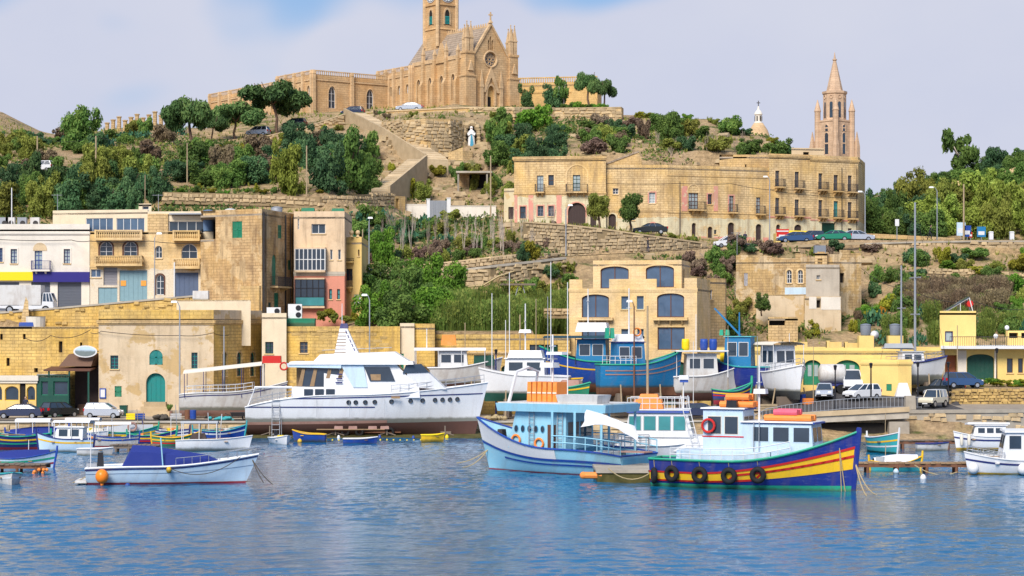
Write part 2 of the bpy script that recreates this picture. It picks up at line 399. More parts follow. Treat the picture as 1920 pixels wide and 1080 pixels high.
# --------- material definitions
MATDEF.update({'terrain':(rockmat,(0.60,0.42,0.22),(0.48,0.345,0.21),(0.30,0.205,0.12),dict(strata=0.5,green=(0.075,0.095,0.025))),'asphalt':(flat2,(0.055,0.052,0.055),(0.085,0.08,0.08),dict(scale=0.4)),'pave':(flat2,(0.42,0.35,0.27),(0.31,0.26,0.21),dict(scale=0.5)),'concrete':(flat2,(0.46,0.41,0.34),(0.33,0.29,0.24),dict(scale=0.6)),'pathstone':(flat2,(0.60,0.46,0.29),(0.48,0.36,0.22),dict(scale=0.8)),'stone_a':(flat2,(0.60,0.45,0.26),(0.42,0.315,0.195),dict(scale=1.5,bmp=0.6)),'stone_b':(flat2,(0.58,0.44,0.26),(0.42,0.32,0.205),dict(scale=1.5,bmp=0.6)),'stone_c':(flat2,(0.58,0.40,0.15),(0.40,0.27,0.11),dict(scale=1.5,bmp=0.6)),'joint':(flat2,(0.24,0.175,0.10),(0.33,0.245,0.14),dict(scale=1.0)),'algae':(flat2,(0.06,0.06,0.018),(0.13,0.11,0.04),dict(scale=1.0)),'limestone':(masonry,(0.734,0.529,0.281),(0.659,0.464,0.238),(0.406,0.278,0.140),dict(amt=0.7,warm=(0.756,0.486,0.173),mortar=0.032,stain=(0.259,0.184,0.119))),'limestone_yellow':(masonry,(0.78,0.545,0.20),(0.71,0.48,0.165),(0.432,0.285,0.106),dict(bw=0.85,bh=0.32,amt=0.7,warm=(0.84,0.52,0.10),stain=(0.25,0.165,0.09),mortar=0.032)),'limestone_pale':(masonry,(0.860,0.637,0.367),(0.821,0.594,0.324),(0.713,0.508,0.281),dict(bw=0.8,bh=0.28,amt=0.22,warm=(0.860,0.572,0.216),mortar=0.014)),'limestone_brown':(masonry,(0.68,0.46,0.235),(0.60,0.39,0.195),(0.400,0.254,0.125),dict(amt=0.9,warm=(0.72,0.44,0.16),patch=(0.74,0.53,0.29),mortar=0.032,stain=(0.18,0.115,0.07))),'street_stone':(masonry,(0.85,0.63,0.35),(0.78,0.565,0.30),(0.480,0.328,0.163),dict(amt=0.75,warm=(0.82,0.52,0.17),mortar=0.032,stain=(0.27,0.18,0.11),low=(3.9,(0.72,0.66,0.46)))),'bay_stone':(masonry,(0.842,0.616,0.335),(0.788,0.562,0.292),(0.670,0.475,0.259),dict(amt=0.3,warm=(0.842,0.540,0.194),mortar=0.014,low=(4.05,(0.778,0.680,0.540)))),'ruin_stone':(masonry,(0.64,0.45,0.23),(0.55,0.37,0.18),(0.336,0.218,0.106),dict(amt=0.95,warm=(0.70,0.46,0.18),patch=(0.70,0.54,0.34),mortar=0.032,stain=(0.19,0.13,0.085))),'church_stone':(masonry,(0.69,0.475,0.265),(0.62,0.42,0.23),(0.45,0.30,0.165),dict(bw=0.9,bh=0.38,amt=0.35,warm=(0.670,0.389,0.162),stain=(0.238,0.151,0.097),mortar=0.032)),'church_trim':(masonry,(0.72,0.505,0.295),(0.66,0.455,0.26),(0.54,0.36,0.20),dict(bw=0.9,bh=0.5,amt=0.3,mortar=0.015)),'church_yellow':(masonry,(0.756,0.508,0.216),(0.713,0.464,0.184),(0.562,0.367,0.162),dict(bw=0.9,bh=0.4,amt=0.2,mortar=0.015)),'spire_stone':(masonry,(0.68,0.48,0.33),(0.62,0.43,0.29),(0.50,0.34,0.23),dict(bw=0.9,bh=0.45,amt=0.25,mortar=0.015)),'roof_stone':(masonry,(0.454,0.356,0.270),(0.367,0.292,0.227),(0.238,0.184,0.140),dict(bw=1.2,bh=0.42,amt=0.4,mortar=0.05)),'plaster_cream':(plaster,(0.799,0.670,0.486),dict(amt=0.2)),'plaster_white':(plaster,(0.821,0.756,0.670),dict(amt=0.12)),'plaster_stone':(plaster,(0.734,0.562,0.356),dict(amt=0.2,block=0.5)),'plaster_old':(plaster,(0.713,0.572,0.400),(0.626,0.486,0.324),dict(amt=0.45,patch=(0.562,0.389,0.184),pamt=0.28,pscale=0.3)),'plaster_grey':(plaster,(0.562,0.497,0.410),(0.475,0.410,0.335),dict(amt=0.5,stain=(0.238,0.205,0.173))),'plaster_yellow':(plaster,(0.860,0.648,0.238),(0.842,0.594,0.216),dict(amt=0.14)),'plaster_ochre':(plaster,(0.821,0.594,0.238),(0.756,0.518,0.184),dict(amt=0.32)),'plaster_pink':(plaster,(0.734,0.302,0.216),(0.670,0.281,0.205),dict(amt=0.2)),'plaster_rose':(plaster,(0.72,0.31,0.25),(0.66,0.36,0.27),dict(amt=0.3,patch=(0.70,0.56,0.38),pamt=0.1,pscale=1.3)),'plaster_lime':(plaster,(0.691,0.605,0.410),(0.648,0.540,0.356),dict(amt=0.25,patch=(0.605,0.432,0.216),pamt=0.2)),'plaster_dirty':(plaster,(0.78,0.59,0.40),(0.70,0.51,0.33),dict(amt=0.6,stain=(0.20,0.14,0.10),streak=1.2)),'roof_flat':(flat2,(0.42,0.34,0.25),(0.32,0.26,0.2),dict(scale=0.5)),'win_glass':(glass,),'win_blue':(glass,(0.045,0.075,0.125),dict(rough=0.04)),'win_curtain':(glass,(0.22,0.26,0.27),dict(rough=0.15)),'win_teal':(glass,(0.03,0.16,0.17),dict(rough=0.12)),'dark_void':(paint,(0.02,0.017,0.016),dict(rough=0.9,wear=0.0)),'wood_brown':(paint,(0.13,0.055,0.035),dict(wear=0.3,rough=0.6)),'wood_dark':(paint,(0.055,0.035,0.033),dict(wear=0.4,rough=0.7)),'wood_plain':(paint,(0.34,0.22,0.12),dict(wear=0.5,rough=0.8,wcol=(0.16,0.11,0.07))),'wood_grey':(paint,(0.20,0.155,0.12),dict(wear=0.5,rough=0.85)),'timber_pole':(paint,(0.42,0.32,0.20),dict(wear=0.5,rough=0.85,wcol=(0.22,0.16,0.11))),'white_paint':(paint,(0.74,0.74,0.75),dict(wear=0.12,wcol=(0.52,0.48,0.43))),'white_gel':(paint,(0.80,0.81,0.84),dict(wear=0.10,rough=0.3,wcol=(0.6,0.58,0.56),scale=1.0,hull=0.22)),'white_worn':(paint,(0.66,0.65,0.64),dict(wear=0.45,rough=0.5,wcol=(0.42,0.36,0.30),scale=1.2,hull=0.55)),'teal_paint':(paint,(0.012,0.23,0.22),dict(wear=0.35,rough=0.6)),'green_paint':(paint,(0.015,0.22,0.12),dict(wear=0.3,rough=0.55,hull=0.30)),'green_dark':(paint,(0.012,0.075,0.055),dict(wear=0.25,rough=0.5)),'green_bright':(paint,(0.02,0.36,0.22),dict(wear=0.2,rough=0.45,hull=0.30)),'blue_paint':(paint,(0.015,0.07,0.36),dict(wear=0.25,rough=0.45,hull=0.35)),'navy':(paint,(0.018,0.03,0.17),dict(wear=0.2,rough=0.45,hull=0.30)),'royal':(paint,(0.016,0.036,0.25),dict(wear=0.3,rough=0.4,wcol=(0.06,0.09,0.25),scale=1.2,hull=0.40)),'trawler_blue':(paint,(0.012,0.19,0.42),dict(wear=0.35,rough=0.5,wcol=(0.03,0.17,0.32),scale=1.2,hull=0.45)),'sky_blue':(paint,(0.30,0.60,0.76),dict(wear=0.2,rough=0.45,wcol=(0.42,0.6,0.68),scale=1.0,hull=0.40)),'sky_deep':(paint,(0.10,0.36,0.55),dict(wear=0.25,rough=0.45,wcol=(0.18,0.4,0.5),scale=1.0,hull=0.40)),'ice_blue':(paint,(0.55,0.70,0.84),dict(wear=0.15,rough=0.4,wcol=(0.5,0.58,0.63),scale=1.0,hull=0.35)),'aqua':(paint,(0.04,0.37,0.40),dict(wear=0.25,rough=0.45,hull=0.40)),'garage_blue':(paint,(0.22,0.36,0.42),dict(wear=0.3,rough=0.65)),'shutter_grey':(paint,(0.17,0.19,0.24),dict(wear=0.2,rough=0.5)),'shutter_light':(paint,(0.38,0.37,0.40),dict(wear=0.2,rough=0.5)),'door_slate':(paint,(0.10,0.14,0.24),dict(wear=0.3,rough=0.6)),'yellow_paint':(paint,(0.88,0.53,0.02),dict(wear=0.2,rough=0.4,wcol=(0.72,0.34,0.03),hull=0.35)),'yellow_sign':(paint,(0.92,0.66,0.01),dict(wear=0.05,rough=0.5)),'sign_navy':(paint,(0.025,0.02,0.20),dict(wear=0.05,rough=0.5)),'red_paint':(paint,(0.60,0.025,0.02),dict(wear=0.2,rough=0.45)),'red_boot':(paint,(0.33,0.03,0.045),dict(wear=0.35,rough=0.6)),'rust_hull':(paint,(0.12,0.06,0.05),dict(wear=0.7,rough=0.85,wcol=(0.10,0.06,0.055),scale=0.8)),'rust_pink':(paint,(0.40,0.24,0.20),dict(wear=0.7,rough=0.85,wcol=(0.25,0.12,0.09),scale=0.9)),'rust':(paint,(0.20,0.09,0.05),dict(wear=0.6,rough=0.85,wcol=(0.08,0.045,0.03))),'orange_buoy':(paint,(0.95,0.24,0.015),dict(wear=0.1,rough=0.35)),'orange_raft':(paint,(0.90,0.27,0.05),dict(wear=0.3,rough=0.6,wcol=(0.85,0.42,0.22))),'pink_cover':(paint,(0.75,0.13,0.20),dict(wear=0.2,rough=0.7)),'cloth_blue':(paint,(0.018,0.035,0.22),dict(wear=0.25,rough=0.9,wcol=(0.03,0.05,0.25),scale=0.8)),'cloth_white':(paint,(0.76,0.76,0.78),dict(wear=0.2,rough=0.9,wcol=(0.6,0.6,0.62),scale=0.8)),'cloth_grey':(paint,(0.40,0.42,0.45),dict(wear=0.3,rough=0.95,scale=0.8)),'cloth_cream':(paint,(0.72,0.66,0.56),dict(wear=0.2,rough=0.95,scale=0.8)),'cloth_brown':(paint,(0.16,0.09,0.06),dict(wear=0.3,rough=0.9)),'shade_net':(paint,(0.012,0.05,0.075),dict(wear=0.3,rough=0.95)),'rubber':(paint,(0.014,0.014,0.016),dict(wear=0.2,rough=0.8,wcol=(0.05,0.05,0.05))),'black_paint':(paint,(0.018,0.018,0.024),dict(wear=0.1,rough=0.4)),'steel':(paint,(0.55,0.56,0.58),dict(wear=0.2,rough=0.35,metal=0.8)),'galv':(paint,(0.36,0.38,0.42),dict(wear=0.3,rough=0.5,metal=0.3)),'iron':(paint,(0.045,0.042,0.045),dict(wear=0.3,rough=0.6,wcol=(0.12,0.07,0.05))),'tank_blue':(paint,(0.15,0.25,0.42),dict(wear=0.25,rough=0.6)),'tank_grey':(paint,(0.20,0.225,0.27),dict(wear=0.2,rough=0.6)),'rope':(paint,(0.48,0.37,0.20),dict(wear=0.4,rough=0.95)),'rope_dark':(paint,(0.09,0.075,0.06),dict(wear=0.4,rough=0.95)),'wire':(paint,(0.03,0.028,0.03),dict(wear=0.0,rough=0.8)),'car_silver':(paint,(0.52,0.56,0.64),dict(wear=0.05,rough=0.25,metal=0.3,spec=0.6)),'car_navy':(paint,(0.035,0.045,0.095),dict(wear=0.05,rough=0.2,spec=0.7)),'car_black':(paint,(0.012,0.016,0.016),dict(wear=0.05,rough=0.2,spec=0.7)),'car_white':(paint,(0.76,0.77,0.80),dict(wear=0.05,rough=0.25,spec=0.5)),'car_green':(paint,(0.012,0.22,0.13),dict(wear=0.05,rough=0.2,spec=0.6)),'car_cream':(paint,(0.70,0.64,0.50),dict(wear=0.15,rough=0.35)),'car_blue':(paint,(0.03,0.08,0.20),dict(wear=0.05,rough=0.2,spec=0.6)),'lamp_white':(paint,(0.8,0.8,0.8),dict(wear=0.0,rough=0.3)),'tail_red':(paint,(0.5,0.01,0.015),dict(wear=0.0,rough=0.2)),'skin':(paint,(0.55,0.33,0.23),dict(wear=0.0,rough=0.6)),'hair':(paint,(0.03,0.02,0.015),dict(wear=0.0,rough=0.7)),'statue_white':(paint,(0.82,0.82,0.82),dict(wear=0.1,rough=0.6)),'statue_blue':(paint,(0.06,0.30,0.45),dict(wear=0.1,rough=0.6)),'sign_orange':(paint,(0.85,0.35,0.06),dict(wear=0.1,rough=0.6)),'bark':(flat2,(0.16,0.105,0.075),(0.09,0.06,0.045),dict(scale=2.0)),'bark_pale':(flat2,(0.58,0.50,0.42),(0.42,0.35,0.29),dict(scale=2.0)),'twig_grey':(flat2,(0.42,0.33,0.27),(0.29,0.22,0.19),dict(scale=2.0)),'leaf_green':(leafmat,(0.044,0.106,0.028),(0.148,0.247,0.053),(0.333,0.406,0.090)),'leaf_bright':(leafmat,(0.051,0.137,0.018),(0.155,0.307,0.035),(0.342,0.470,0.063)),'leaf_dark':(leafmat,(0.027,0.074,0.038),(0.092,0.185,0.076),(0.220,0.317,0.127)),'leaf_pine':(leafmat,(0.030,0.075,0.031),(0.104,0.188,0.057),(0.279,0.351,0.107)),'leaf_olive':(leafmat,(0.098,0.115,0.025),(0.270,0.299,0.057),(0.460,0.460,0.098)),'leaf_yellow':(leafmat,(0.121,0.132,0.017),(0.330,0.319,0.033),(0.506,0.440,0.055)),'leaf_lime':(leafmat,(0.127,0.184,0.029),(0.322,0.402,0.069),(0.552,0.598,0.138)),'leaf_reed':(leafmat,(0.060,0.111,0.024),(0.171,0.248,0.046),(0.342,0.365,0.094)),'leaf_dry':(leafmat,(0.110,0.083,0.055),(0.242,0.182,0.110),(0.374,0.286,0.165)),'leaf_purple':(leafmat,(0.113,0.079,0.060),(0.273,0.189,0.142),(0.452,0.339,0.226)),'leaf_cactus':(leafmat,(0.029,0.109,0.065),(0.080,0.217,0.123),(0.174,0.334,0.189)),'leaf_scrub':(leafmat,(0.035,0.075,0.022),(0.115,0.175,0.045),(0.33,0.33,0.07)),'leaf_orange':(leafmat,(0.330,0.165,0.022),(0.605,0.297,0.033),(0.700,0.440,0.066)),})
# --------- terrain
def _col(*pts):
 out=[]
 for p in pts:
  out.append((p[0],p[1])if len(p)==2 else(p[0],PZ(p[1],p[0])))
 return out
Q=1
TCOLS=[(-500,_col((196,-2),(199.5,-2),(200,1.15),(218,1.3),(218.6,10.3),(232,11.5),(246,12),(256,19),(290,32),(330,40),(380,45),(430,52),(600,30))),(0,_col((196,-2),(199.5,-2),(200,1.15),(218,1.3),(218.6,10.8),(232,11.7),(246,12),(256,19),(290,306,Q),(330,252,Q),(380,45),(430,205,Q),(600,30))),(75,_col((196,-2),(199.5,-2),(200,1.15),(218,1.3),(218.6,11.1),(232,11.9),(246,12),(256,19),(290,306,Q),(330,252,Q),(380,43),(430,243,Q),(600,28))),(300,_col((196,-2),(199.5,-2),(200,1.15),(218,1.3),(218.6,12.2),(232,12.8),(247,13.3),(262,24.2),(267,24.6),(269,27.0),(300,287,Q),(325,252,Q),(340,236,Q),(400,45),(600,30))),(400,_col((196,-2),(199.5,-2),(200,1.15),(220,1.3),(220.6,10.8),(232,12.9),(247,13.3),(262,24.2),(267,24.6),(269,27.0),(285,330,Q),(318,268,Q),(330,262,Q),(345,240,Q),(400,46),(600,30))),(500,_col((196,-2),(199.5,-2),(200,1.15),(222,1.3),(222.6,9),(236,11),(250,15),(262,24.2),(267,24.6),(269,27.0),(285,335,Q),(318,268,Q),(322,260,Q),(335,252,Q),(340,240,Q),(352,222,Q),(365,46.5),(420,47),(600,30))),(620,_col((196,-2),(199.5,-2),(200,1.15),(222,1.3),(222.6,9),(236,11),(250,15),(262,24.2),(267,24.6),(269,27.0),(290,322,Q),(322,243,Q),(330,229,Q),(340,222,Q),(356,213,Q),(365,47),(420,47),(600,30))),(700,_col((196,-2),(199.5,-2),(200,1.15),(216,1.3),(216.6,9.6),(219,9.8),(241,562,Q),(242,527,Q),(251,526,Q),(252.5,507,Q),(268,430,Q),(272,395,Q),(276,25.2),(278,374,Q),(290,348,Q),(306,310,Q),(318,252,Q),(326,228,Q),(338,215,Q),(352,212,Q),(362,47.3),(420,47),(600,30))),(780,_col((196,-2),(199.5,-2),(200,1.15),(216,1.3),(216.6,9.6),(219,9.8),(241,560,Q),(242,518,Q),(251,515,Q),(252.5,501,Q),(275,428,Q),(283,414,Q),(288,24.6),(292,377,Q),(300,350,Q),(306,302,Q),(310,299,Q),(313,228,Q),(325,219,Q),(340,212,Q),(355,208,Q),(362,47.3),(420,47),(600,30))),(850,_col((196,-2),(199.5,-2),(200,1.15),(216,1.3),(216.6,9.6),(219,9.8),(241,558,Q),(242,511,Q),(251,508,Q),(252.5,494,Q),(275,424,Q),(283,414,Q),(290,24.8),(296,362,Q),(304,332,Q),(308,304,Q),(312,291,Q),(316,235,Q),(320,223,Q),(335,207,Q),(348,46.5),(356,46.8),(420,47),(600,30))),(920,_col((196,-2),(199.5,-2),(200,1.15),(216,1.3),(216.6,9.6),(219,9.8),(241,557,Q),(242,503,Q),(251,500,Q),(252.5,487,Q),(275,424,Q),(283,414,Q),(292,390,Q),(305,330,Q),(316,262,Q),(330,210,Q),(348,46),(420,46.5),(600,30))),(1000,_col((196,-2),(199.5,-2),(200,1.15),(216,1.4),(216.6,9.6),(219,9.8),(241,556,Q),(245.6,540,Q),(246,493,Q),(254,490,Q),(255.5,479,Q),(259,470,Q),(262,419,Q),(276,416,Q),(292,24),(303,302,Q),(345,208,Q),(420,46),(600,30))),(1060,_col((196,-2),(199.5,-2),(200,1.15),(214,1.5),(228,3),(232,9.5),(248,522,Q),(249,487,Q),(259,484,Q),(261,478,Q),(262.5,427,Q),(276,422,Q),(292,24),(300,300,Q),(340,212,Q),(420,46),(600,30))),(1200,_col((196,-2),(199.5,-2),(200,1.2),(214,1.5),(228,3),(232,9.5),(250,515,Q),(254,479,Q),(263,476,Q),(264.5,446,Q),(277,434,Q),(292,23),(300,290,Q),(340,216,Q),(400,42),(600,30))),(1330,_col((194,-2),(199,-1.5),(200,1.4),(214,1.6),(228,3),(233,9.5),(252,522,Q),(257,472,Q),(269,468,Q),(270,459,Q),(279,448,Q),(295,23),(302,288,Q),(335,223,Q),(400,38),(600,28))),(1440,_col((190,-2),(195,-1),(196,1.4),(212,3.0),(226,4),(228,8),(234,624,Q),(253,592,Q),(256,15),(261,463,Q),(280,459,Q),(297,22),(303,290,Q),(325,256,Q),(400,32),(600,25))),(1485,_col((188,-2),(191,-0.8),(194,1.5),(212,3.4),(226,4.1),(228,8),(234,9.6),(253,11.7),(256,15),(261,460,Q),(280,457,Q),(298,22),(306,32),(320,282,Q),(400,30),(600,25))),(1530,_col((186,-2),(189,-0.6),(193,1.6),(212,3.8),(226,4.2),(228,8),(234,9.6),(254,11.8),(257,15),(263,458,Q),(281,457,Q),(300,22),(306,27),(400,27),(600,22))),(1610,_col((182,-2),(186,-0.5),(190,0.4),(194,0.6),(195,2.2),(206,3.4),(212,4.1),(226,4.3),(228,8),(240,592,Q),(256,14.5),(265,458,Q),(283,21.2),(300,21.5),(340,372,Q),(420,28),(600,22))),(1700,_col((180,-2),(185,-0.5),(190,0.4),(194,0.6),(195,2.4),(204,2.9),(212,4),(226,4.3),(228,8),(261,482,Q),(263,456,Q),(284,21.2),(290,21.8),(320,397,Q),(345,350,Q),(420,30),(600,22))),(1785,_col((184,-2),(189,-0.5),(191,0.4),(194,0.6),(195,2.4),(204,2.7),(212,4),(226,4.3),(228,8),(260,484,Q),(263,456,Q),(284,21.2),(290,22),(320,364,Q),(345,326,Q),(420,33),(600,24))),(1805,_col((186,-2),(190,-0.5),(192,0.4),(194,0.6),(195,2.4),(203.5,2.7),(204.2,4.2),(212,4.5),(226,4.5),(228,8),(260,485,Q),(263,456,Q),(284,21.2),(290,22),(320,356,Q),(345,322,Q),(420,35),(600,24))),(1920,_col((188,-2),(192,-0.8),(194.6,-0.6),(195,2.4),(203.5,2.7),(204.2,4.2),(212,4.5),(226,4.5),(228,8),(258,492,Q),(262,487,Q),(263,456,Q),(284,21.2),(320,334,Q),(350,290,Q),(420,40),(600,28))),(2400,_col((188,-2),(192,-0.8),(194.6,-0.6),(195,2.4),(203.5,2.7),(204.2,4.2),(212,4.5),(226,4.5),(228,8),(258,18),(262,18.5),(263,20.5),(284,21.2),(320,34),(350,41),(420,42),(600,28))),]
ROAD=[(560,243,251),(700,242.4,250.8),(920,242.4,250.8),(1000,246.3,253.8),(1060,249.6,258.6),(1200,254.6,262.6),(1330,257.6,268.5),(1440,261.6,279.5),(1530,263.6,281),(1610,265.4,282),(1700,263.7,283),(2400,263.7,283)]
RZ=[(560,14.4),(700,15.35),(920,17.1),(1000,17.75),(1060,18.35),(1200,18.95),(1330,19.6),(1440,20.35),(1530,20.85),(1610,20.95),(1700,20.85),(2400,20.9)]
def H0(X,Y):
 """smooth ground height"""
 u=960.0+FPX*X/max(Y,120.0)
 if 240<Y<285 and on_road(X,Y):
  return fit(RZ,u)
 if u<=TCOLS[0][0]:
  return fit(TCOLS[0][1],Y)
 for(a,pa),(b,pb)in zip(TCOLS,TCOLS[1:]):
  if u<=b:
   t=(u-a)/(b-a)
   return fit(pa,Y)*(1-t)+fit(pb,Y)*t
 return fit(TCOLS[-1][1],Y)
def on_road(X,Y):
 u=960.0+FPX*X/max(Y,120.0)
 lo=fit([(r[0],r[1])for r in ROAD],u)
 hi=fit([(r[0],r[2])for r in ROAD],u)
 return u>540 and lo-0.4<Y<hi+0.4
def H(X,Y):
 z=H0(X,Y)
 if Y<186 or Y>700:
  return z
 s=abs(H0(X,Y+1.2)-H0(X,Y-1.2))/2.4
 if Y>224 and not on_road(X,Y):
  amp=min(1.15 if Y>292 else .32,0.10+max(0.0,s-0.12)*1.1)
  p=Vector((X*0.16,Y*0.16,z*0.22))
  n=noise.fractal(p,1.0,2.0,4)*0.9
  z2=z+amp*n
  if s>0.5 and Y>292:
   st=1.6
   q=math.floor(z2/st+noise.noise(Vector((X*0.05,Y*0.05,3)))*0.6)
   f=z2/st-q
   z2=z2*0.5+0.5*st*(q+min(1.0,max(0.0,(f-0.25)/0.4)))
  return z2
 if Y<196:
  return z+0.25*noise.fractal(Vector((X*0.5,Y*0.5,0)),1.0,2.0,3)
 return z
def axis(core0,core1,step,outs):
 a=[core0+i*step for i in range(int(round((core1-core0)/step))+1)]
 return[core0-d for d in reversed(outs)]+a+[core1+d for d in outs]
_xs=axis(-105,105,0.9,[4,10,25,60,140,350,900])
_ys=[100.0,160.0,176.0]+[180+0.6*i for i in range(int((365-180)/0.6))]+[366,370,376,384,394,408,425,440,460,500,560,650,800,1200,2400]
tm=MB()
nx=len(_xs)
for Y in _ys:
 for X in _xs:
  tm.v.append((X,Y,H(X,Y)))
for j in range(len(_ys)-1):
 for i in range(nx-1):
  a=j*nx+i
  tm.f.append((a,a+1,a+nx+1,a+nx))
  tm.m.append(0)
structure(tm.obj('hillside','terrain',smooth=False))
# --------- water
def watermat():
 m,nt,b=newmat('water')
 pos=nd(nt,'ShaderNodeNewGeometry').outputs['Position']
 mp1=nd(nt,'ShaderNodeMapping',{'Vector':pos,'Scale':(0.55,1.0,1.0),'Rotation':(0,0,0.15)}).outputs[0]
 mp2=nd(nt,'ShaderNodeMapping',{'Vector':pos,'Scale':(0.75,1.0,1.0),'Rotation':(0,0,-0.3)}).outputs[0]
 n1=noi(nt,mp1,2.2,3,0.55)
 n2=noi(nt,mp2,5.0,4,0.6)
 n3=noi(nt,pos,0.06,3,0.5)
 h=mth(nt,'ADD',mth(nt,'MULTIPLY',n1,0.55),mth(nt,'MULTIPLY',n2,0.45))
 calm=ramp(nt,n3,[(0.35,0.7),(0.65,1.0)])
 bump(nt,b,mth(nt,'MULTIPLY',h,calm),0.35,0.12)
 col=mix(nt,ramp(nt,noi(nt,pos,0.035,3),[(0.35,0.0),(0.65,1.0)]),(0.002,0.095,0.215),(0.005,0.13,0.28))
 setb(nt,b,Base_Color=col,Roughness=0.03,IOR=1.333)
 b.inputs['Specular IOR Level'].default_value=0.5
 return m
_M['water']=watermat()
import numpy as np
_nx=820
_wx=np.linspace(-58,58,_nx)
_wy=[78.0]
while _wy[-1]<206:
 _wy.append(_wy[-1]+0.13+0.27*(_wy[-1]-78)/128)
_wy=np.array(_wy)
_gx,_gy=np.meshgrid(_wx,_wy)
_rw=np.random.RandomState(5)
_hz=np.zeros_like(_gx)
for _i in range(56):
 lam=0.55*(6.0**_rw.rand())
 th=-math.pi/2+0.2+_rw.randn()*0.6
 kk=2*math.pi/lam
 sl=0.031*(1.0 if lam<1.9 else 0.55)
 ph=_rw.rand()*6.283
 md=0.55+0.45*np.sin(_gx*_rw.uniform(.1,.5)+_gy*_rw.uniform(.05,.3)+_rw.rand()*6)
 _hz+=md*sl/kk*np.sin(kk*(math.cos(th)*_gx+math.sin(th)*_gy)+ph)
_edge=np.clip((58-np.abs(_gx))/3,0,1)*np.clip((_gy-78)/3,0,1)
_pt=sum(np.sin(_gx*a_+_gy*b_+c_)for a_,b_,c_ in((.21,.05,1.0),(-.13,.09,2.2),(.07,-.13,.4),(.31,.16,5.0)))/4
_hz*=_edge*(0.86+0.75*_pt)
_vv=np.stack([_gx,_gy,_hz],-1).reshape(-1,3)
_ny=len(_wy)
_ia=(np.arange(_ny-1)[:,None]*_nx+np.arange(_nx-1)[None,:]).reshape(-1)
_ff=np.stack([_ia,_ia+1,_ia+_nx+1,_ia+_nx],-1)
wme=bpy.data.meshes.new('harbour_water')
wme.vertices.add(len(_vv))
wme.vertices.foreach_set('co',_vv.ravel())
wme.loops.add(len(_ff)*4)
wme.loops.foreach_set('vertex_index',_ff.ravel().astype(np.int32))
wme.polygons.add(len(_ff))
wme.polygons.foreach_set('loop_start',np.arange(0,len(_ff)*4,4,dtype=np.int32))
wme.polygons.foreach_set('use_smooth',np.ones(len(_ff),dtype=bool))
wme.update(calc_edges=True)
wme.materials.append(_M['water'])
wo=bpy.data.objects.new('harbour_water',wme)
COL.objects.link(wo)
structure(wo)
wm=MB()
ye=float(_wy[-1])
for x0,x1,y0,y1 in((-1500,1500,-300,78),(-1500,-58,78,ye),(58,1500,78,ye)):
 wm.add([(x0,y0,0),(x1,y0,0),(x1,y1,0),(x0,y1,0)],[(0,1,2,3)])
structure(wm.obj('open_water','water'))
# --------- roads, quay, paths
def strip(name,mat,us,ylo,yhi,dz,n=4,skirt=0.0):
 mb=MB()
 w=n+1
 vs=[]
 for u in us:
  a,b=ylo(u),yhi(u)
  for k in range(w):
   Y=a+(b-a)*k/n
   X=PX(u,(a+b)/2)
   vs.append((X,Y,H0(X,Y)+dz))
 fs=[(i*w+k,(i+1)*w+k,(i+1)*w+k+1,i*w+k+1)for i in range(len(us)-1)for k in range(n)]
 mb.add(vs,fs)
 return structure(mb.obj(name,mat))
strip('hill_road','asphalt',list(range(560,2260,12)),lambda u:fit([(r[0],r[1])for r in ROAD],u)+0.3,lambda u:fit([(r[0],r[2])for r in ROAD],u)-0.6,0.07)
strip('terrace_road','asphalt',list(range(-480,372,12)),lambda u:220.2,lambda u:229.5,0.05)
strip('terrace_pavement','pave',list(range(-480,372,12)),lambda u:229.5,lambda u:234.0,0.12,2)
strip('quay_road','asphalt',list(range(-480,900,20)),lambda u:200.6,lambda u:203.2,0.03,2)
strip('quay_pavement','pave',list(range(-480,930,20)),lambda u:203.2,lambda u:213.0,0.10,3)
strip('boatyard_paving','pave',list(range(930,1420,14)),lambda u:200.6,lambda u:213.0,0.05,3)
strip('harbour_road','asphalt',list(range(1420,1800,12)),lambda u:196.0,lambda u:212.0,0.05,6)
strip('harbour_road_verge','pave',list(range(1796,2260,14)),lambda u:195.6,lambda u:203.2,0.06,3)
def stone_mesh(seed,w,d,h):
 r=random.Random(seed)
 mb=MB()
 j=lambda a:a*(1+r.uniform(-.16,.16))
 x,z,y=w/2,h/2,d
 mb.hexa([(-j(x),j(-y*.1),-j(z)),(j(x),j(-y*.1),-j(z)),(j(x),y,-j(z)),(-j(x),y,-j(z)),(-j(x)*.95,0,j(z)),(j(x)*.92,0,j(z)),(j(x),y,j(z)),(-j(x),y,j(z))])
 mb.hexa([(-x*.8,-d*.35,-z*.75),(x*.8,-d*.3,-z*.8),(x*.95,0.02,-z*.9),(-x*.95,0.02,-z*.9),(-x*.75,-d*.3,z*.75),(x*.8,-d*.25,z*.7),(x*.92,0.02,z*.92),(-x*.95,0.02,z*.9)])
 return mb
_stone_cache={}
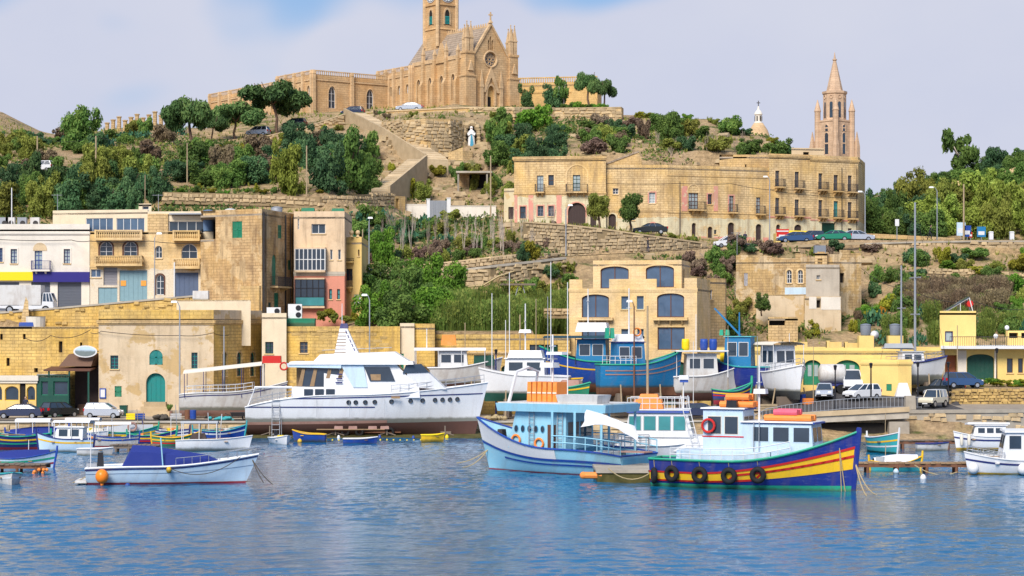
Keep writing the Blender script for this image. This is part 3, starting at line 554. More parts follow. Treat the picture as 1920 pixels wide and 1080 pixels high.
def stone_wall(name,label,pts,mat,sw=0.75,sh=0.45,cap=None,core='joint',depth=0.8,maxp=290,frac=1.0,cat='wall',struct=False,capmat='stone_a',pick=None):
 """dry-laid wall along pts = [(X, Y, zbottom, ztop)]: core + stones, each stone a part"""
 c=Vector(((pts[0][0]+pts[-1][0])/2,(pts[0][1]+pts[-1][1])/2,min(p[2]for p in pts)))
 rt=root(name,label,cat,c)
 mb=MB()
 top=MB()
 allst=[]
 r=random.Random(len(pts)*7+int(abs(pts[0][0])))
 for(x0,y0,b0,t0),(x1,y1,b1,t1)in zip(pts,pts[1:]):
  d=Vector((x1-x0,y1-y0,0))
  L=d.length
  d.normalize()
  nrm=Vector((-d.y,d.x,0))
  A,B=Vector((x0-c.x,y0-c.y,0)),Vector((x1-c.x,y1-c.y,0))
  zc=c.z
  q=lambda V,z,k:(V.x+nrm.x*k,V.y+nrm.y*k,z)
  mb.hexa([q(A,b0-.4-zc,.06),q(B,b1-.4-zc,.06),q(B,b1-.4-zc,depth),q(A,b0-.4-zc,depth),q(A,t0-zc,.06),q(B,t1-zc,.06),q(B,t1-zc,depth),q(A,t0-zc,depth)])
  if cap:
   top.hexa([q(A,t0-zc,-.05),q(B,t1-zc,-.05),q(B,t1-zc,depth+.05),q(A,t0-zc,depth+.05),q(A,t0+cap-zc,-.03),q(B,t1+cap-zc,-.03),q(B,t1+cap-zc,depth),q(A,t0+cap-zc,depth)])
  rows=int(max(t0-b0,t1-b1)/sh)+1
  for k in range(rows):
   x=-r.random()*sw
   while x<L:
    w=sw*(r.uniform(0.45,1.0)if r.random()<.6 else r.uniform(1.0,1.75))
    xc=x+w/2
    t=max(0,min(1,xc/L))
    zb,zt=b0+(b1-b0)*t,t0+(t1-t0)*t
    z=zb+(k+0.5)*sh
    if 0.15*w<xc<L-0.15*w and z+sh*.4<zt+.12 and r.random()<frac:
     pos=A+d*xc+Vector((0,0,z-zc+r.uniform(-.05,.05)))
     allst.append((pos,math.atan2(d.y,d.x),w,r.uniform(.68,1.22)))
    x+=w+0.03
 mb.obj('wall_core',core,rt)
 if cap:
  top.obj('coping',capmat,rt)
 key=(mat,round(sw,2),round(sh,2))
 if key not in _stone_cache:
  _stone_cache[key]=[stone_mesh(i+50,0.94,0.22,0.92*sh).mesh('stone',mat)for i in range(5)]
 if pick:
  allst.sort(key=lambda s:pick(s))
 for pos,a,w,hs in allst[:maxp]:
  child('stone',r.choice(_stone_cache[key]),rt,pos,(r.uniform(-.06,.06),r.uniform(-.08,.08),a+r.uniform(-.06,.06)),(w,r.uniform(.8,1.5),hs))
 if len(allst)>maxp:
  rest=MB()
  for pos,a,w,hs in allst[maxp:]:
   m=Matrix.Translation(pos)@Matrix.Rotation(a,4,'Z')@Matrix.Diagonal((w,r.uniform(.8,1.5),hs,1))
   t=stone_mesh(r.randrange(60),0.94,0.22,0.92*sh)
   rest.add([m@Vector(v)for v in t.v],t.f)
  o=rest.obj('stone',mat,rt)
  o['kind']='stuff'
 return rt
def wpt(u,Y,pb,pt):
 return(PX(u,Y),Y,PZ(pb,Y),PZ(pt,Y))
structure(MB().hexa([(PX(440,195),193.5,-.6),(PX(905,195),193.5,-.6),(PX(905,195),200.3,-.6),(PX(440,195),200.3,-.6),(PX(440,195),193.5,.05),(PX(905,195),193.5,.05),(PX(905,195),200.3,.35),(PX(440,195),200.3,.35)]).obj('slipway','algae'))
stone_wall('quay_wall','low stone quay wall on the left, with weed along the waterline',[(-62,200,-0.6,1.12),(-34,200,-0.6,1.12),(-3,200,-0.6,1.12),(18,200,-0.6,1.2)],'stone_a',1.1,0.5,cap=0.14,capmat='concrete',depth=0.9,maxp=200)
stone_wall('quay_wall','raised quay wall on the right below the pale jeep',[(PX(1690,194.5),194.5,0.1,2.2),(PX(1800,194.4),194.4,-0.3,2.25),(PX(1960,194.4),194.4,-0.6,2.3),(66,194.4,-0.6,2.3)],'stone_a',.8,0.4,cap=0.3,capmat='concrete',core='concrete',depth=0.7,maxp=150,frac=.45)
stone_wall('dry_stone_wall','orange rubble retaining wall below the grass bank at right',[wpt(1786,203.4,760,729),wpt(1925,203.4,758,729),(70,203.4,2.7,4.2)],'stone_c',0.5,0.3,depth=0.6,maxp=290)
stone_wall('dry_stone_wall','long dry stone wall along the uphill side of the lower hill road',[wpt(u,Y,pb,pt)for u,Y,pb,pt in[(690,251.2,528,508),(760,251.2,521,501),(850,251.2,512,492),(920,251.2,504,484),(990,254,494,477),(1050,258.4,487,477)]],'stone_b',0.62,0.42,cap=0.16,depth=0.7,maxp=290)
stone_wall('retaining_wall','tall rubble retaining wall under the two small trees and pink-trimmed house',[wpt(u,Y,pb,pt)for u,Y,pb,pt in[(985,258.6,478,418),(1060,260.4,483,423),(1130,261.7,481,431),(1200,262.9,478,441),(1260,265.3,474,449),(1325,268.7,469,458)]],'stone_b',0.66,0.42,cap=0.2,depth=0.8,maxp=290)
stone_wall('retaining_wall','rubble wall below the dark thicket left of the cliff path',[wpt(u,Y,pb,pt)for u,Y,pb,pt in[(305,267.3,376,360),(400,267.3,378,362),(500,267.3,380,366),(600,267.3,386,369),(660,270.5,388,366),(740,281,388,362)]],'stone_a',0.75,0.45,depth=0.7,maxp=220)
stone_wall('terrace_wall','broken terrace wall on the slope left of the bare saplings',[wpt(u,Y,pb,pt)for u,Y,pb,pt in[(640,266,415,398),(720,271,420,404),(800,277,424,412),(880,281,424,413)]],'stone_a',0.6,0.4,depth=0.6,maxp=150)
stone_wall('terrace_wall','short rubble terrace wall beside the cream house with blue windows',[wpt(u,Y,pb,pt)for u,Y,pb,pt in[(940,226,590,574),(1010,226,590,577),(1066,226,590,579)]],'stone_a',0.5,0.32,depth=0.5,maxp=90)
stone_wall('terrace_wall','pale rubble terrace wall on the green slope at right',[wpt(u,Y,pb,pt)for u,Y,pb,pt in[(1735,252,520,505),(1800,252,522,507),(1830,252,520,503),(1930,252,524,512)]],'stone_a',0.6,0.36,depth=0.5,maxp=120)
# --------- buildings
class Face:
 def __init__(s,house,i):
  s.h=house
  a,b=house.foot[i],house.foot[(i+1)%len(house.foot)]
  s.A,s.B=Vector((a[0],a[1])),Vector((b[0],b[1]))
  s.d=(s.B-s.A)
  s.L=s.d.length
  s.d.normalize()
  s.n=Vector((-s.d.y,s.d.x))
  Wm=Matrix(((s.d.x,s.n.x,0,s.A.x),(s.d.y,s.n.y,0,s.A.y),(0,0,1,house.zb),(0,0,0,1)))
  s.M=house.inv@Wm
  s.holes=[]
  s.tops=None
 def loc(s,px,py):
  k=(px-960.0)/FPX
  t=(k*s.A.y-s.A.x)/(s.d.x-k*s.d.y)
  Y=s.A.y+t*s.d.y
  return t,PZ(py,Y)-s.h.zb
 def rect(s,px0,py0,px1,py1):
  x0,zt=s.loc(px0,py0)
  x1,zt2=s.loc(px1,py0)
  zb=s.loc((px0+px1)/2,py1)[1]
  return x0,x1,zb,s.loc((px0+px1)/2,py0)[1]
 def outline(s,x0,x1,zb,zt,arch):
  """opening outline: arch 0 flat, 'r' round, 'g' pointed, number = segmental rise (m)"""
  w=x1-x0
  if not arch:
   return[(x0,zb),(x1,zb),(x1,zt),(x0,zt)]
  xm=(x0+x1)/2
  pts=[(x0,zb),(x1,zb)]
  n=8
  if arch=='g':
   rise=w*0.95
   zs=zt-rise
   for i in range(n+1):
    a=math.pi/2*i/n*0.94
    pts.append((x1-w/2*(1-math.cos(a))/(1-math.cos(math.pi/2*0.94)),zs+rise*math.sin(a)/math.sin(math.pi/2*0.94)))
   for i in range(n-1,-1,-1):
    a=math.pi/2*i/n*0.94
    pts.append((x0+w/2*(1-math.cos(a))/(1-math.cos(math.pi/2*0.94)),zs+rise*math.sin(a)/math.sin(math.pi/2*0.94)))
  else:
   rise=w/2 if arch=='r' else arch
   zs=zt-rise
   for i in range(n*2+1):
    a=math.pi*i/(2*n)
    pts.append((xm+w/2*math.cos(a),zs+rise*math.sin(a)))
  return pts
 def hole(s,x0,x1,zb,zt,arch=0,depth=0.22):
  s.holes.append((s.outline(x0,x1,zb,zt,arch),depth))
 def window(s,px0,py0,px1,py1,arch=0,cols=2,rows=2,frame='white_paint',pane='win_glass',depth=0.2,fw=0.06,sill=True,surround=None,local=None,name='window',trim='limestone_pale',label=None,open_back=False):
  x0,x1,zb,zt=local or s.rect(px0,py0,px1,py1)
  s.hole(x0,x1,zb,zt,arch,depth+0.1)
  T=s.M
  fr=MB(T)
  pts=s.outline(x0,x1,zb,zt,arch)
  n=len(pts)
  cx,cz=(x0+x1)/2,(zb+zt)/2
  def ins(p,k):
   return(p[0]+(k if p[0]<cx else-k)*min(1,abs(p[0]-cx)/0.05),p[1]+(k if p[1]<cz else-k))
  inner=[ins(p,fw)for p in pts]
  y0,y1=depth-0.05,depth
  vs=[(p[0],y0,p[1])for p in pts]+[(p[0],y0,p[1])for p in inner]+[(p[0],y1,p[1])for p in inner]
  fs=[(i,(i+1)%n,n+(i+1)%n,n+i)for i in range(n)]+[(n+i,n+(i+1)%n,2*n+(i+1)%n,2*n+i)for i in range(n)]
  fr.add(vs,fs)
  for c in range(1,cols):
   x=x0+(x1-x0)*c/cols
   fr.box(x-fw*.5,x+fw*.5,y0,y1,zb,zt-(0.02 if arch else 0))
  for r in range(1,rows):
   z=zb+(zt-zb)*r/rows
   fr.box(x0+0.02,x1-0.02,y0+.005,y1,z-fw*.4,z+fw*.4)
  w=fr.obj(name,frame,s.h.root)
  if label:
   w['label']=label
  pn=MB(T)
  tri=tessellate_polygon([[Vector((p[0],p[1],0))for p in pts]])
  pn.add([(p[0],depth+0.005,p[1])for p in pts],[tuple(t)for t in tri])
  pn.obj('pane',pane,w)
  if sill and zb>0.6:
   MB(T).box(x0-0.1,x1+0.1,-0.09,0.06,zb-0.11,zb-0.002).obj('sill',trim,w)
  if surround:
   s.surround(pts,w,surround)
  return w
 def surround(s,pts,parent,mat,k=0.16,proud=0.04):
  x0,x1=min(p[0]for p in pts),max(p[0]for p in pts)
  z0,z1=min(p[1]for p in pts),max(p[1]for p in pts)
  cx=(x0+x1)/2
  out=[((p[0]-cx)*(1+2*k/(x1-x0))+cx,p[1]if p[1]<z0+0.01 else p[1]+k*(p[1]-z0)/(z1-z0))for p in pts]
  n=len(pts)
  mb=MB(s.M)
  ring=list(range(1,n))+[0]
  vs=[(p[0],-proud,p[1])for p in pts]+[(p[0],-proud,p[1])for p in out]+[(p[0],0.01,p[1])for p in out]+[(p[0],0.01,p[1])for p in pts]
  fs=[]
  for a,b in zip(ring,ring[1:]):
   fs+=[(a,b,n+b,n+a),(n+a,n+b,2*n+b,2*n+a),(3*n+a,3*n+b,b,a)]
  mb.add(vs,fs)
  return mb.obj('surround',mat,parent)
 def door(s,px0,py0,px1,py1,arch=0,mat='wood_dark',planks=4,depth=0.25,local=None,surround=None,name='door',label=None,fan=False,step=True):
  x0,x1,zb,zt=local or s.rect(px0,py0,px1,py1)
  s.hole(x0,x1,zb,zt,arch,depth+0.1)
  pts=s.outline(x0,x1,zb,zt,arch)
  leaf=MB(s.M)
  tri=tessellate_polygon([[Vector((p[0],p[1],0))for p in pts]])
  leaf.add([(p[0],depth,p[1])for p in pts],[tuple(t)for t in tri])
  d=leaf.obj(name,mat,s.h.root)
  if label:
   d['label']=label
  rise=0 if not arch else((x1-x0)/2 if arch in('r',)else(x1-x0)*.95 if arch=='g' else arch)
  g=(x1-x0)/planks
  for i in range(planks):
   mb=MB(s.M)
   zt2=zt-rise*(0.95 if abs((i+.5)/planks-.5)>0.25 else 0.45)
   mb.box(x0+g*i+.02,x0+g*(i+1)-.02,depth-0.03,depth-0.002,zb+.03,max(zb+.4,zt2-.03))
   mb.obj('plank',mat,d)
  if surround:
   s.surround(pts,d,surround)
  return d
 def roller(s,px0,py0,px1,py1,mat='shutter_grey',depth=0.2,local=None,slats=None,name='roller_shutter',sectional=False):
  x0,x1,zb,zt=local or s.rect(px0,py0,px1,py1)
  s.hole(x0,x1,zb,zt,0,depth+0.1)
  mb=MB(s.M)
  n=slats or max(4,int((zt-zb)/0.16))
  h=(zt-zb)/n
  for i in range(n):
   mb.hexa([(x0,depth-.01,zb+h*i),(x1,depth-.01,zb+h*i),(x1,depth+.08,zb+h*i),(x0,depth+.08,zb+h*i),(x0,depth-.055,zb+h*(i+.8)),(x1,depth-.055,zb+h*(i+.8)),(x1,depth+.08,zb+h*(i+1)),(x0,depth+.08,zb+h*(i+1))])
  return mb.obj(name,mat,s.h.root)
 def shutter(s,px0,py0,px1,py1,mat='green_paint',leaves=2,local=None,arch=0,name='shutter',depth=0.06,label=None):
  x0,x1,zb,zt=local or s.rect(px0,py0,px1,py1)
  s.hole(x0,x1,zb,zt,arch,depth+0.14)
  mb=MB(s.M)
  g=(x1-x0)/leaves
  for i in range(leaves):
   a,b=x0+g*i+.01,x0+g*(i+1)-.01
   for(p,q,r,t)in((a,a+.09,zb,zt),(b-.09,b,zb,zt),(a,b,zb,zb+.1),(a,b,zt-.1,zt),(a,b,(zb+zt)/2-.05,(zb+zt)/2+.05)):
    mb.box(p,q,depth-.02,depth+.03,r,t)
   z=zb+.1
   while z<zt-.1:
    mb.hexa([(a+.05,depth,z),(b-.05,depth,z),(b-.05,depth+.03,z+.05),(a+.05,depth+.03,z+.05),(a+.05,depth+.005,z+.02),(b-.05,depth+.005,z+.02),(b-.05,depth+.035,z+.07),(a+.05,depth+.035,z+.07)])
    z+=.09
  mb.box(x0,x1,depth+.05,depth+.07,zb,zt)
  o=mb.obj(name,mat,s.h.root)
  if label:
   o['label']=label
  return o
 def void(s,px0,py0,px1,py1,arch=0,depth=0.7,local=None,mat='dark_void',name='opening'):
  x0,x1,zb,zt=local or s.rect(px0,py0,px1,py1)
  s.hole(x0,x1,zb,zt,arch,depth)
  pts=s.outline(x0,x1,zb,zt,arch)
  mb=MB(s.M)
  tri=tessellate_polygon([[Vector((p[0],p[1],0))for p in pts]])
  mb.add([(p[0],depth-.01,p[1])for p in pts],[tuple(t)for t in tri])
  return mb.obj(name,mat,s.h.root)
 def band(s,py,h=0.22,proud=0.12,px=None,mat=None,z=None,name='cornice',x0=None,x1=None):
  if z is None:
   z=s.loc(px if px is not None else s.midpx(),py)[1]
  a=-proud if x0 is None else x0
  b=s.L+proud if x1 is None else x1
  mb=MB(s.M)
  mb.box(a,b,-proud,0.03,z-h*.5,z+h*.5)
  mb.box(a+proud*.4,b-proud*.4,-proud*.55,0.03,z-h,z-h*.5-.003)
  return mb.obj(name,mat or s.h.trim,s.h.root)
 def midpx(s):
  m=(s.A+s.B)/2
  return 960+FPX*m.x/m.y
 def panel(s,px0,py0,px1,py1,mat,proud=0.03,name='panel',local=None,t=0.05):
  x0,x1,zb,zt=local or s.rect(px0,py0,px1,py1)
  return MB(s.M).box(x0,x1,-proud,-proud+t,zb,zt).obj(name,mat,s.h.root)
 def balcony(s,px0,px1,py,hgt=1.0,depth=0.9,style='iron',slab=0.18,mat=None,rail=None,brackets=2,local=None):
  if local:
   x0,x1,z=local
  else:
   x0,z=s.loc(px0,py)
   x1=s.loc(px1,py)[0]
  T=s.M
  b=MB(T).box(x0,x1,-depth,0.05,z-slab,z).obj('balcony',mat or s.h.trim,s.h.root)
  br=MB(T)
  for i in range(brackets):
   x=x0+(x1-x0)*(i+.5)/brackets
   br.hexa([(x-.09,-depth*.25,z-slab-.42),(x+.09,-depth*.25,z-slab-.42),(x+.09,0.02,z-slab-.5),(x-.09,0.02,z-slab-.5),(x-.09,-depth*.9,z-slab-.003),(x+.09,-depth*.9,z-slab-.003),(x+.09,0.02,z-slab-.003),(x-.09,0.02,z-slab-.003)])
   br.cut()
  if brackets:
   br.each('bracket',mat or s.h.trim,b)
  rl=MB(T)
  if style=='stone':
   rl.box(x0,x1,-depth,-depth+.2,z+hgt-.14,z+hgt)
   rl.box(x0,x1,-depth+.01,-depth+.19,z,z+.1)
   n=max(3,int((x1-x0)/0.24))
   for i in range(n+1):
    x=x0+.07+(x1-x0-.14)*i/n
    rl.lathe([(.045,0),(.085,(hgt-.24)*.35),(.04,(hgt-.24)*.8),(.07,hgt-.24)],(x,-depth+.1,z+.1),6)
   for x in(x0,x1-.2):
    rl.box(x,x+.2,-depth-.01,-depth+.21,z,z+hgt+.02)
    rl.box(x+.02,x+.18,-depth+.2,0,z+hgt-.13,z+hgt-.01)
    rl.box(x+.02,x+.18,-depth+.2,0,z+.1,z+.3)
   rl.obj('balustrade',rail or mat or s.h.trim,b)
  else:
   for zz in(z+hgt,z+.1):
    rl.box(x0,x1,-depth,-depth+.04,zz-.04,zz)
    rl.box(x0,x0+.04,-depth,0,zz-.04,zz)
    rl.box(x1-.04,x1,-depth,0,zz-.04,zz)
   n=max(4,int((x1-x0)/0.13))
   for i in range(n+1):
    x=x0+.02+(x1-x0-.04)*i/n
    rl.box(x-.012,x+.012,-depth+.008,-depth+.032,z,z+hgt)
   m=max(2,int(depth/.15))
   for i in range(1,m):
    y=-depth*i/m
    rl.box(x0+.008,x0+.032,y-.012,y+.012,z,z+hgt)
    rl.box(x1-.032,x1-.008,y-.012,y+.012,z,z+hgt)
   rl.obj('railing',rail or 'iron',b)
  return b
class House:
 def __init__(s,name,label,foot,zb,zt,mat,cat='house',trim='limestone_pale',group=None,parapet=0.6,roofmat='roof_flat',sink=2.0):
  s.foot=[(p[0],p[1])for p in foot]
  s.zb,s.zt,s.mat,s.trim,s.parapet,s.roofmat,s.sink=zb,zt,mat,trim,parapet,roofmat,sink
  a,b=s.foot[0],s.foot[1]
  ang=math.atan2(b[1]-a[1],b[0]-a[0])
  s.root=root(name,label,cat,(a[0],a[1],zb),ang,group)
  s.inv=(Matrix.Translation((a[0],a[1],zb))@Matrix.Rotation(ang,4,'Z')).inverted()
  s.faces=[Face(s,i)for i in range(len(foot))]
 def f(s,i=0):
  return s.faces[i]
 def local(s,p,z):
  return s.inv@Vector((p[0],p[1],z))
 def build(s,slope=None):
  """slope: (left, right) extra height of the first face's top"""
  h=s.zt-s.zb
  wl=MB()
  for fc in s.faces:
   wl.T=fc.M
   out=[(0,-s.sink),(fc.L,-s.sink),(fc.L,h),(0,h)]
   if fc.tops:
    out=[(0,-s.sink),(fc.L,-s.sink)]+fc.tops
   polys=[[Vector((x,z,0))for x,z in out]]+[[Vector((x,z,0))for x,z in hl[0]]for hl in fc.holes]
   flat=[p for pl in polys for p in pl]
   tri=tessellate_polygon(polys)
   wl.add([(p.x,0,p.y)for p in flat],[tuple(t)for t in tri])
   for pts,dep in fc.holes:
    n=len(pts)
    wl.add([(x,0,z)for x,z in pts]+[(x,dep,z)for x,z in pts],[(i,(i+1)%n,n+(i+1)%n,n+i)for i in range(n)])
  wl.obj('wall',s.mat,s.root)
  if s.parapet is not None:
   c=Vector((sum(p[0]for p in s.foot)/len(s.foot),sum(p[1]for p in s.foot)/len(s.foot)))
   rf=MB(s.inv)
   rf.slab(s.foot,s.zt-s.parapet-.2,s.zt-s.parapet)
   inner=[]
   n=len(s.foot)
   t=.28
   for i in range(n):
    p,q,r=[Vector(s.foot[k])for k in((i-1)%n,i,(i+1)%n)]
    n1=Vector((-(q-p).normalized().y,(q-p).normalized().x))
    n2=Vector((-(r-q).normalized().y,(r-q).normalized().x))
    bi=(n1+n2)
    bi=bi/max(.3,bi.length_squared)*2
    inner.append((q.x+bi.x*t,q.y+bi.y*t))
   rf.obj('roof',s.roofmat,s.root)
   pp=MB(s.inv)
   vs=[(p[0],p[1],s.zt)for p in s.foot]+[(p[0],p[1],s.zt)for p in inner]+[(p[0],p[1],s.zt-s.parapet)for p in inner]
   pp.add(vs,[(i,(i+1)%n,n+(i+1)%n,n+i)for i in range(n)]+[(n+i,n+(i+1)%n,2*n+(i+1)%n,2*n+i)for i in range(n)])
   pp.obj('parapet',s.trim,s.root)
  return s
def rectfoot(px0,px1,Y0,Y1=None,depth=10,skew=0):
 """front edge from (px0,Y0) to (px1,Y1); depth straight back"""
 Y1=Y0 if Y1 is None else Y1
 a,b=Vector((PX(px0,Y0),Y0)),Vector((PX(px1,Y1),Y1))
 d=(b-a).normalized()
 n=Vector((-d.y,d.x))*depth
 return[a,b,b+n,a+n]
def aerial(pt,h=2.2,label='thin television aerial',n=5):
 mb=MB()
 mb.tube([(0,0,0),(0,0,h)],.03,5)
 mb.tube([(-.7,0,h-.1),(.5,0,h-.1)],.025,4)
 for i in range(n):
  x=-.65+1.1*i/(n-1)
  mb.tube([(x,-.25,h-.1),(x,.25,h-.1)],.015,4)
 return tag(mb.obj('television_aerial','galv',loc=pt),label,'aerial')
def water_tank(pt,label,r=.55,h=1.3,mat='tank_blue',lid='tank_blue',legs=0.0):
 t=root('water_tank',label,'water tank',pt)
 mb=MB()
 mb.lathe([(r*.86,legs),(r*.92,legs+.1),(r,legs+h*.95),(r*.97,legs+h)],n=14)
 mb.obj('tank_body',mat,t,True)
 MB().lathe([(r*1.03,legs+h),(r*1.03,legs+h+.05),(r*.5,legs+h+.14),(.05,legs+h+.17)],n=14).obj('lid',lid,t)
 if legs:
  l=MB()
  for a in range(4):
   x,y=r*.7*math.cos(a*1.571+.78),r*.7*math.sin(a*1.571+.78)
   l.box(x-.05,x+.05,y-.05,y+.05,0,legs)
  l.box(-r,r,-r,r,legs-.08,legs)
  l.obj('stand','iron',t)
 return t
def pf(*pts):
 """footprint from (px, Y) pairs"""
 return[Vector((PX(u,Y),Y))for u,Y in pts]
h=House('shop_house','white shop house with yellow and navy fascia on the left terrace',pf((-60,234),(168,234),(164,245),(-60,245)),11.6,PZ(420,234),'plaster_white','house','plaster_white')
f=h.f()
f.band(437,.2,.14)
f.window(65,470,79,505,cols=2,rows=4,frame='blue_paint',pane='win_curtain',sill=False,name='balcony_door')
f.balcony(61,96,506,1.0,.8,'iron',rail='navy')
MB(f.M).prism([(x,z)for x,z in f.outline(*f.rect(62,455,88,470),'r')],-.05,.01).obj('niche_arch','plaster_stone',h.root)
f.window(119.5,467,131.5,494,rows=4,frame='navy',pane='win_curtain',surround='plaster_white')
f.window(-7,465,5,491,rows=4,frame='navy',pane='win_blue',surround='plaster_white')
f.window(20,467,32,494,rows=4,frame='navy',pane='win_curtain',surround='plaster_white')
f.panel(-59,510,63,526,'yellow_sign',.35,'fascia',t=.36)['label']='plain yellow fascia board'
f.panel(63,510,169,529,'sign_navy',.38,'fascia',t=.39)['label']='plain navy fascia board'
for a,b in((-40,36),(58.5,94),(108,152.5)):
 f.roller(a,529,b,583,'shutter_grey')
h.build()
for k,(x,lab)in enumerate(((8,'grey rooftop air unit nearest the left edge of the white shop house'),(20,'middle rooftop air unit on the white shop house'),(42,'white rooftop air unit with round fan on the white shop house'),(66,'rightmost rooftop air unit on the white shop house'))):
 t=root('air_conditioner',lab,'air conditioner',(PX(x,238),238,PZ(420,234)-.58))
 MB().box(-.5,.5,-.3,.3,0,1.5).obj('casing','white_worn' if k%2 else 'galv',t)
 MB().lathe([(.3,0),(.3,.03)],n=12).obj('fan','iron',t).rotation_euler=(rad(90),0,0)
 t.children[-1].location=(0.1,-.3,.85)
h=House('balcony_house','limestone house with two stone balconies and pale blue garage doors',pf((169,232),(278,232),(315,231.4),(377,231.4),(376,243),(168,243)),12.3,PZ(434,232),'bay_stone',trim='limestone_pale',parapet=.1)
f=h.f(0)
f.panel(169.5,499,277.5,574,'plaster_white',.02,'ground_floor_render',t=.015)if False else None
for a,b in((187,211),(232,257)):
 f.window(a,453,b,481,'r',2,3,'white_paint','win_glass',surround='wood_brown',sill=False)
f.balcony(180,269,448,.95,.9,'stone',brackets=0)
f.balcony(180,269,496,.95,.9,'stone',brackets=0,rail='limestone')
f.band(499,.15,.05)
f.window(170.5,505,189,520,0,2,1,'white_paint','win_blue')
f.roller(194,500,220,535,'shutter_light')
f.door(184,539,220,570,0,'garage_blue',3,.15,name='garage_door')
gd=f.door(224,507,276,565,0,'garage_blue',6,.15,name='garage_door')
for a in(226,264):
 x0,x1,zb,zt=f.rect(a,526,a+10,536)
 sg=MB(f.M).box(x0,x1,.07,.11,zb,zt).obj('notice','sign_orange',gd)
f=h.f(1)
f.window(291,461,304,484,'r',2,2,'white_paint',surround='limestone_pale')
f.window(292.5,515,307.5,553,'r',2,3,'white_paint','win_glass',surround='wood_brown',sill=False,name='glazed_door')
f=h.f(2)
f.window(340,457,370,486,'r',2,2,'white_paint',sill=False)
f.balcony(326,376.5,449,.95,.9,'stone',brackets=0)
f.balcony(325,376.5,501,.95,.9,'stone',brackets=0)
f.door(328,511,372,560,0,'door_slate',5,.15,name='garage_door')
h.build()
h=House('penthouse','cream rooftop storey with long run of blue windows',pf((99,238),(277,235.5),(276,243),(99,244.5)),PZ(440,234),PZ(392,235),'plaster_cream','house','plaster_cream',parapet=.3,sink=.8)
f=h.f()
for a,b in((161,212),(218,271)):
 f.window(a,409,b,436,0,4,1,'white_paint','win_blue',depth=.12,sill=False)
h.build()
h=House('penthouse','cream rooftop storey with dark windows beside the brown house',pf((277,234.5),(316,234.5),(400,234),(398,243),(277,243)),PZ(440,234),PZ(396,234),'plaster_cream','house','plaster_cream',parapet=.3,sink=.8)
h.f(1).window(317,415,384,436,0,4,1,'white_paint','win_glass',depth=.15,sill=False)
MB(h.f(1).M).box(.3,4.3,-.9,.02,2.2,2.34).obj('canopy','galv',h.root)
MB(h.f(0).M).box(.02,2.25,-.25,.02,-.8,2.3).obj('stone_pier','limestone',h.root)
h.build()
h=House('stair_head','small cream stair head rising above the penthouse roof',pf((260,239),(284,239),(284,241.5),(260,241.5)),PZ(400,239),PZ(382,239),'plaster_cream','roof hut','plaster_cream',parapet=.08,sink=1.0)
h.f().window(267,386,279,399,0,1,2,'white_paint','win_glass',sill=False)
h.build()
zt=PZ(392,223)
h=House('brown_house','weathered brown stone house with one green shuttered window',pf((376,226.5),(491,222),(551,232.5),(520,242),(380,242)),12.0,zt,'limestone_brown',trim='limestone',parapet=.5)
f=h.f(0)
x404,z404=f.loc(404,448)
f.tops=[(f.L,zt-12.0),(x404,zt-12.0),(x404,z404),(0,z404)]
f.shutter(435.5,415,454,446,'green_paint',2)
x0,x1,zb,zb2=f.rect(455,536,490,584)
MB(f.M).box(x0,x1,-.35,.02,-2,zb2).obj('buttress','limestone',h.root)
f=h.f(1)
f.shutter(521,422,528,447,'green_paint',1)
f.door(510,477,518,535,'r','green_paint',2,.12,name='balcony_door')
f.balcony(506,533,536,1.0,.9,'iron')
f.shutter(514,549,522,577,'green_paint',1)
f.shutter(540,488,546,506,'green_paint',1)
f.shutter(503,567,508,580,'green_dark',1)
pp=MB(f.M)
for px,r in((493,.09),(497,.05),(534,.08),(543,.05),(549,.09)):
 x=f.loc(px,500)[0]
 pp.tube([(x,-.1,-1),(x,-.1,zt-12.3)],r,6)
 pp.cut()
pp.each('drain_pipe','iron',h.root)
h.f(4).tops=[(h.f(4).L,z404),(0,zt-12)]
h.build()
MB(h.f(3).M)
wp=MB(h.inv)
a=P(404,448,225.5)
wp.slab([P(376,448,226.4)[:2],P(404,448,225.4)[:2],(P(404,448,225.4)[0]+.3,240),(P(376,448,226.4)[0]+1,240)],P(448,448,225.5)[2]-.25,P(448,448,225.5)[2]-.05)
wp.obj('lower_roof','roof_flat',h.root)
water_tank((PX(391,232),232,PZ(434,232)+.0),'blue water tank on the roof left of the brown house',.62,2.2,'tank_blue')
water_tank((PX(432,232),232,zt-.5),'pale water tank on the brown house roof',.6,.9,'galv','white_paint')
water_tank((PX(519,230),230,zt-.9),'grey metal water tank on stand at corner of brown house',.62,.9,'galv','galv',legs=.5)
zt=PZ(396,229)
h=House('tenement','tall tenement with glazed balconies and pink lower storeys',pf((551,229.5),(646,229),(660,241),(552,241)),10.6,zt,'plaster_dirty',trim='plaster_dirty',parapet=.6)
f=h.f()
f.window(584,420,610,438,0,2,1,'white_paint')
for a,b in((619,623.5),(634,639)):
 f.window(a,468,b,487,0,1,1,'white_paint')
for a,b in((617,622.5),(632,637.5)):
 f.window(a,542,b,561,0,1,2,'white_paint','win_teal')
f.window(558,406,561,430,0,1,4,'white_paint',sill=False,name='grille')
xa,za=f.loc(613,597)
MB(f.M).box(xa,f.L-.02,-.03,.02,f.loc(630,584)[1],f.loc(630,513)[1]).obj('pink_wall','plaster_pink',h.root)if False else None
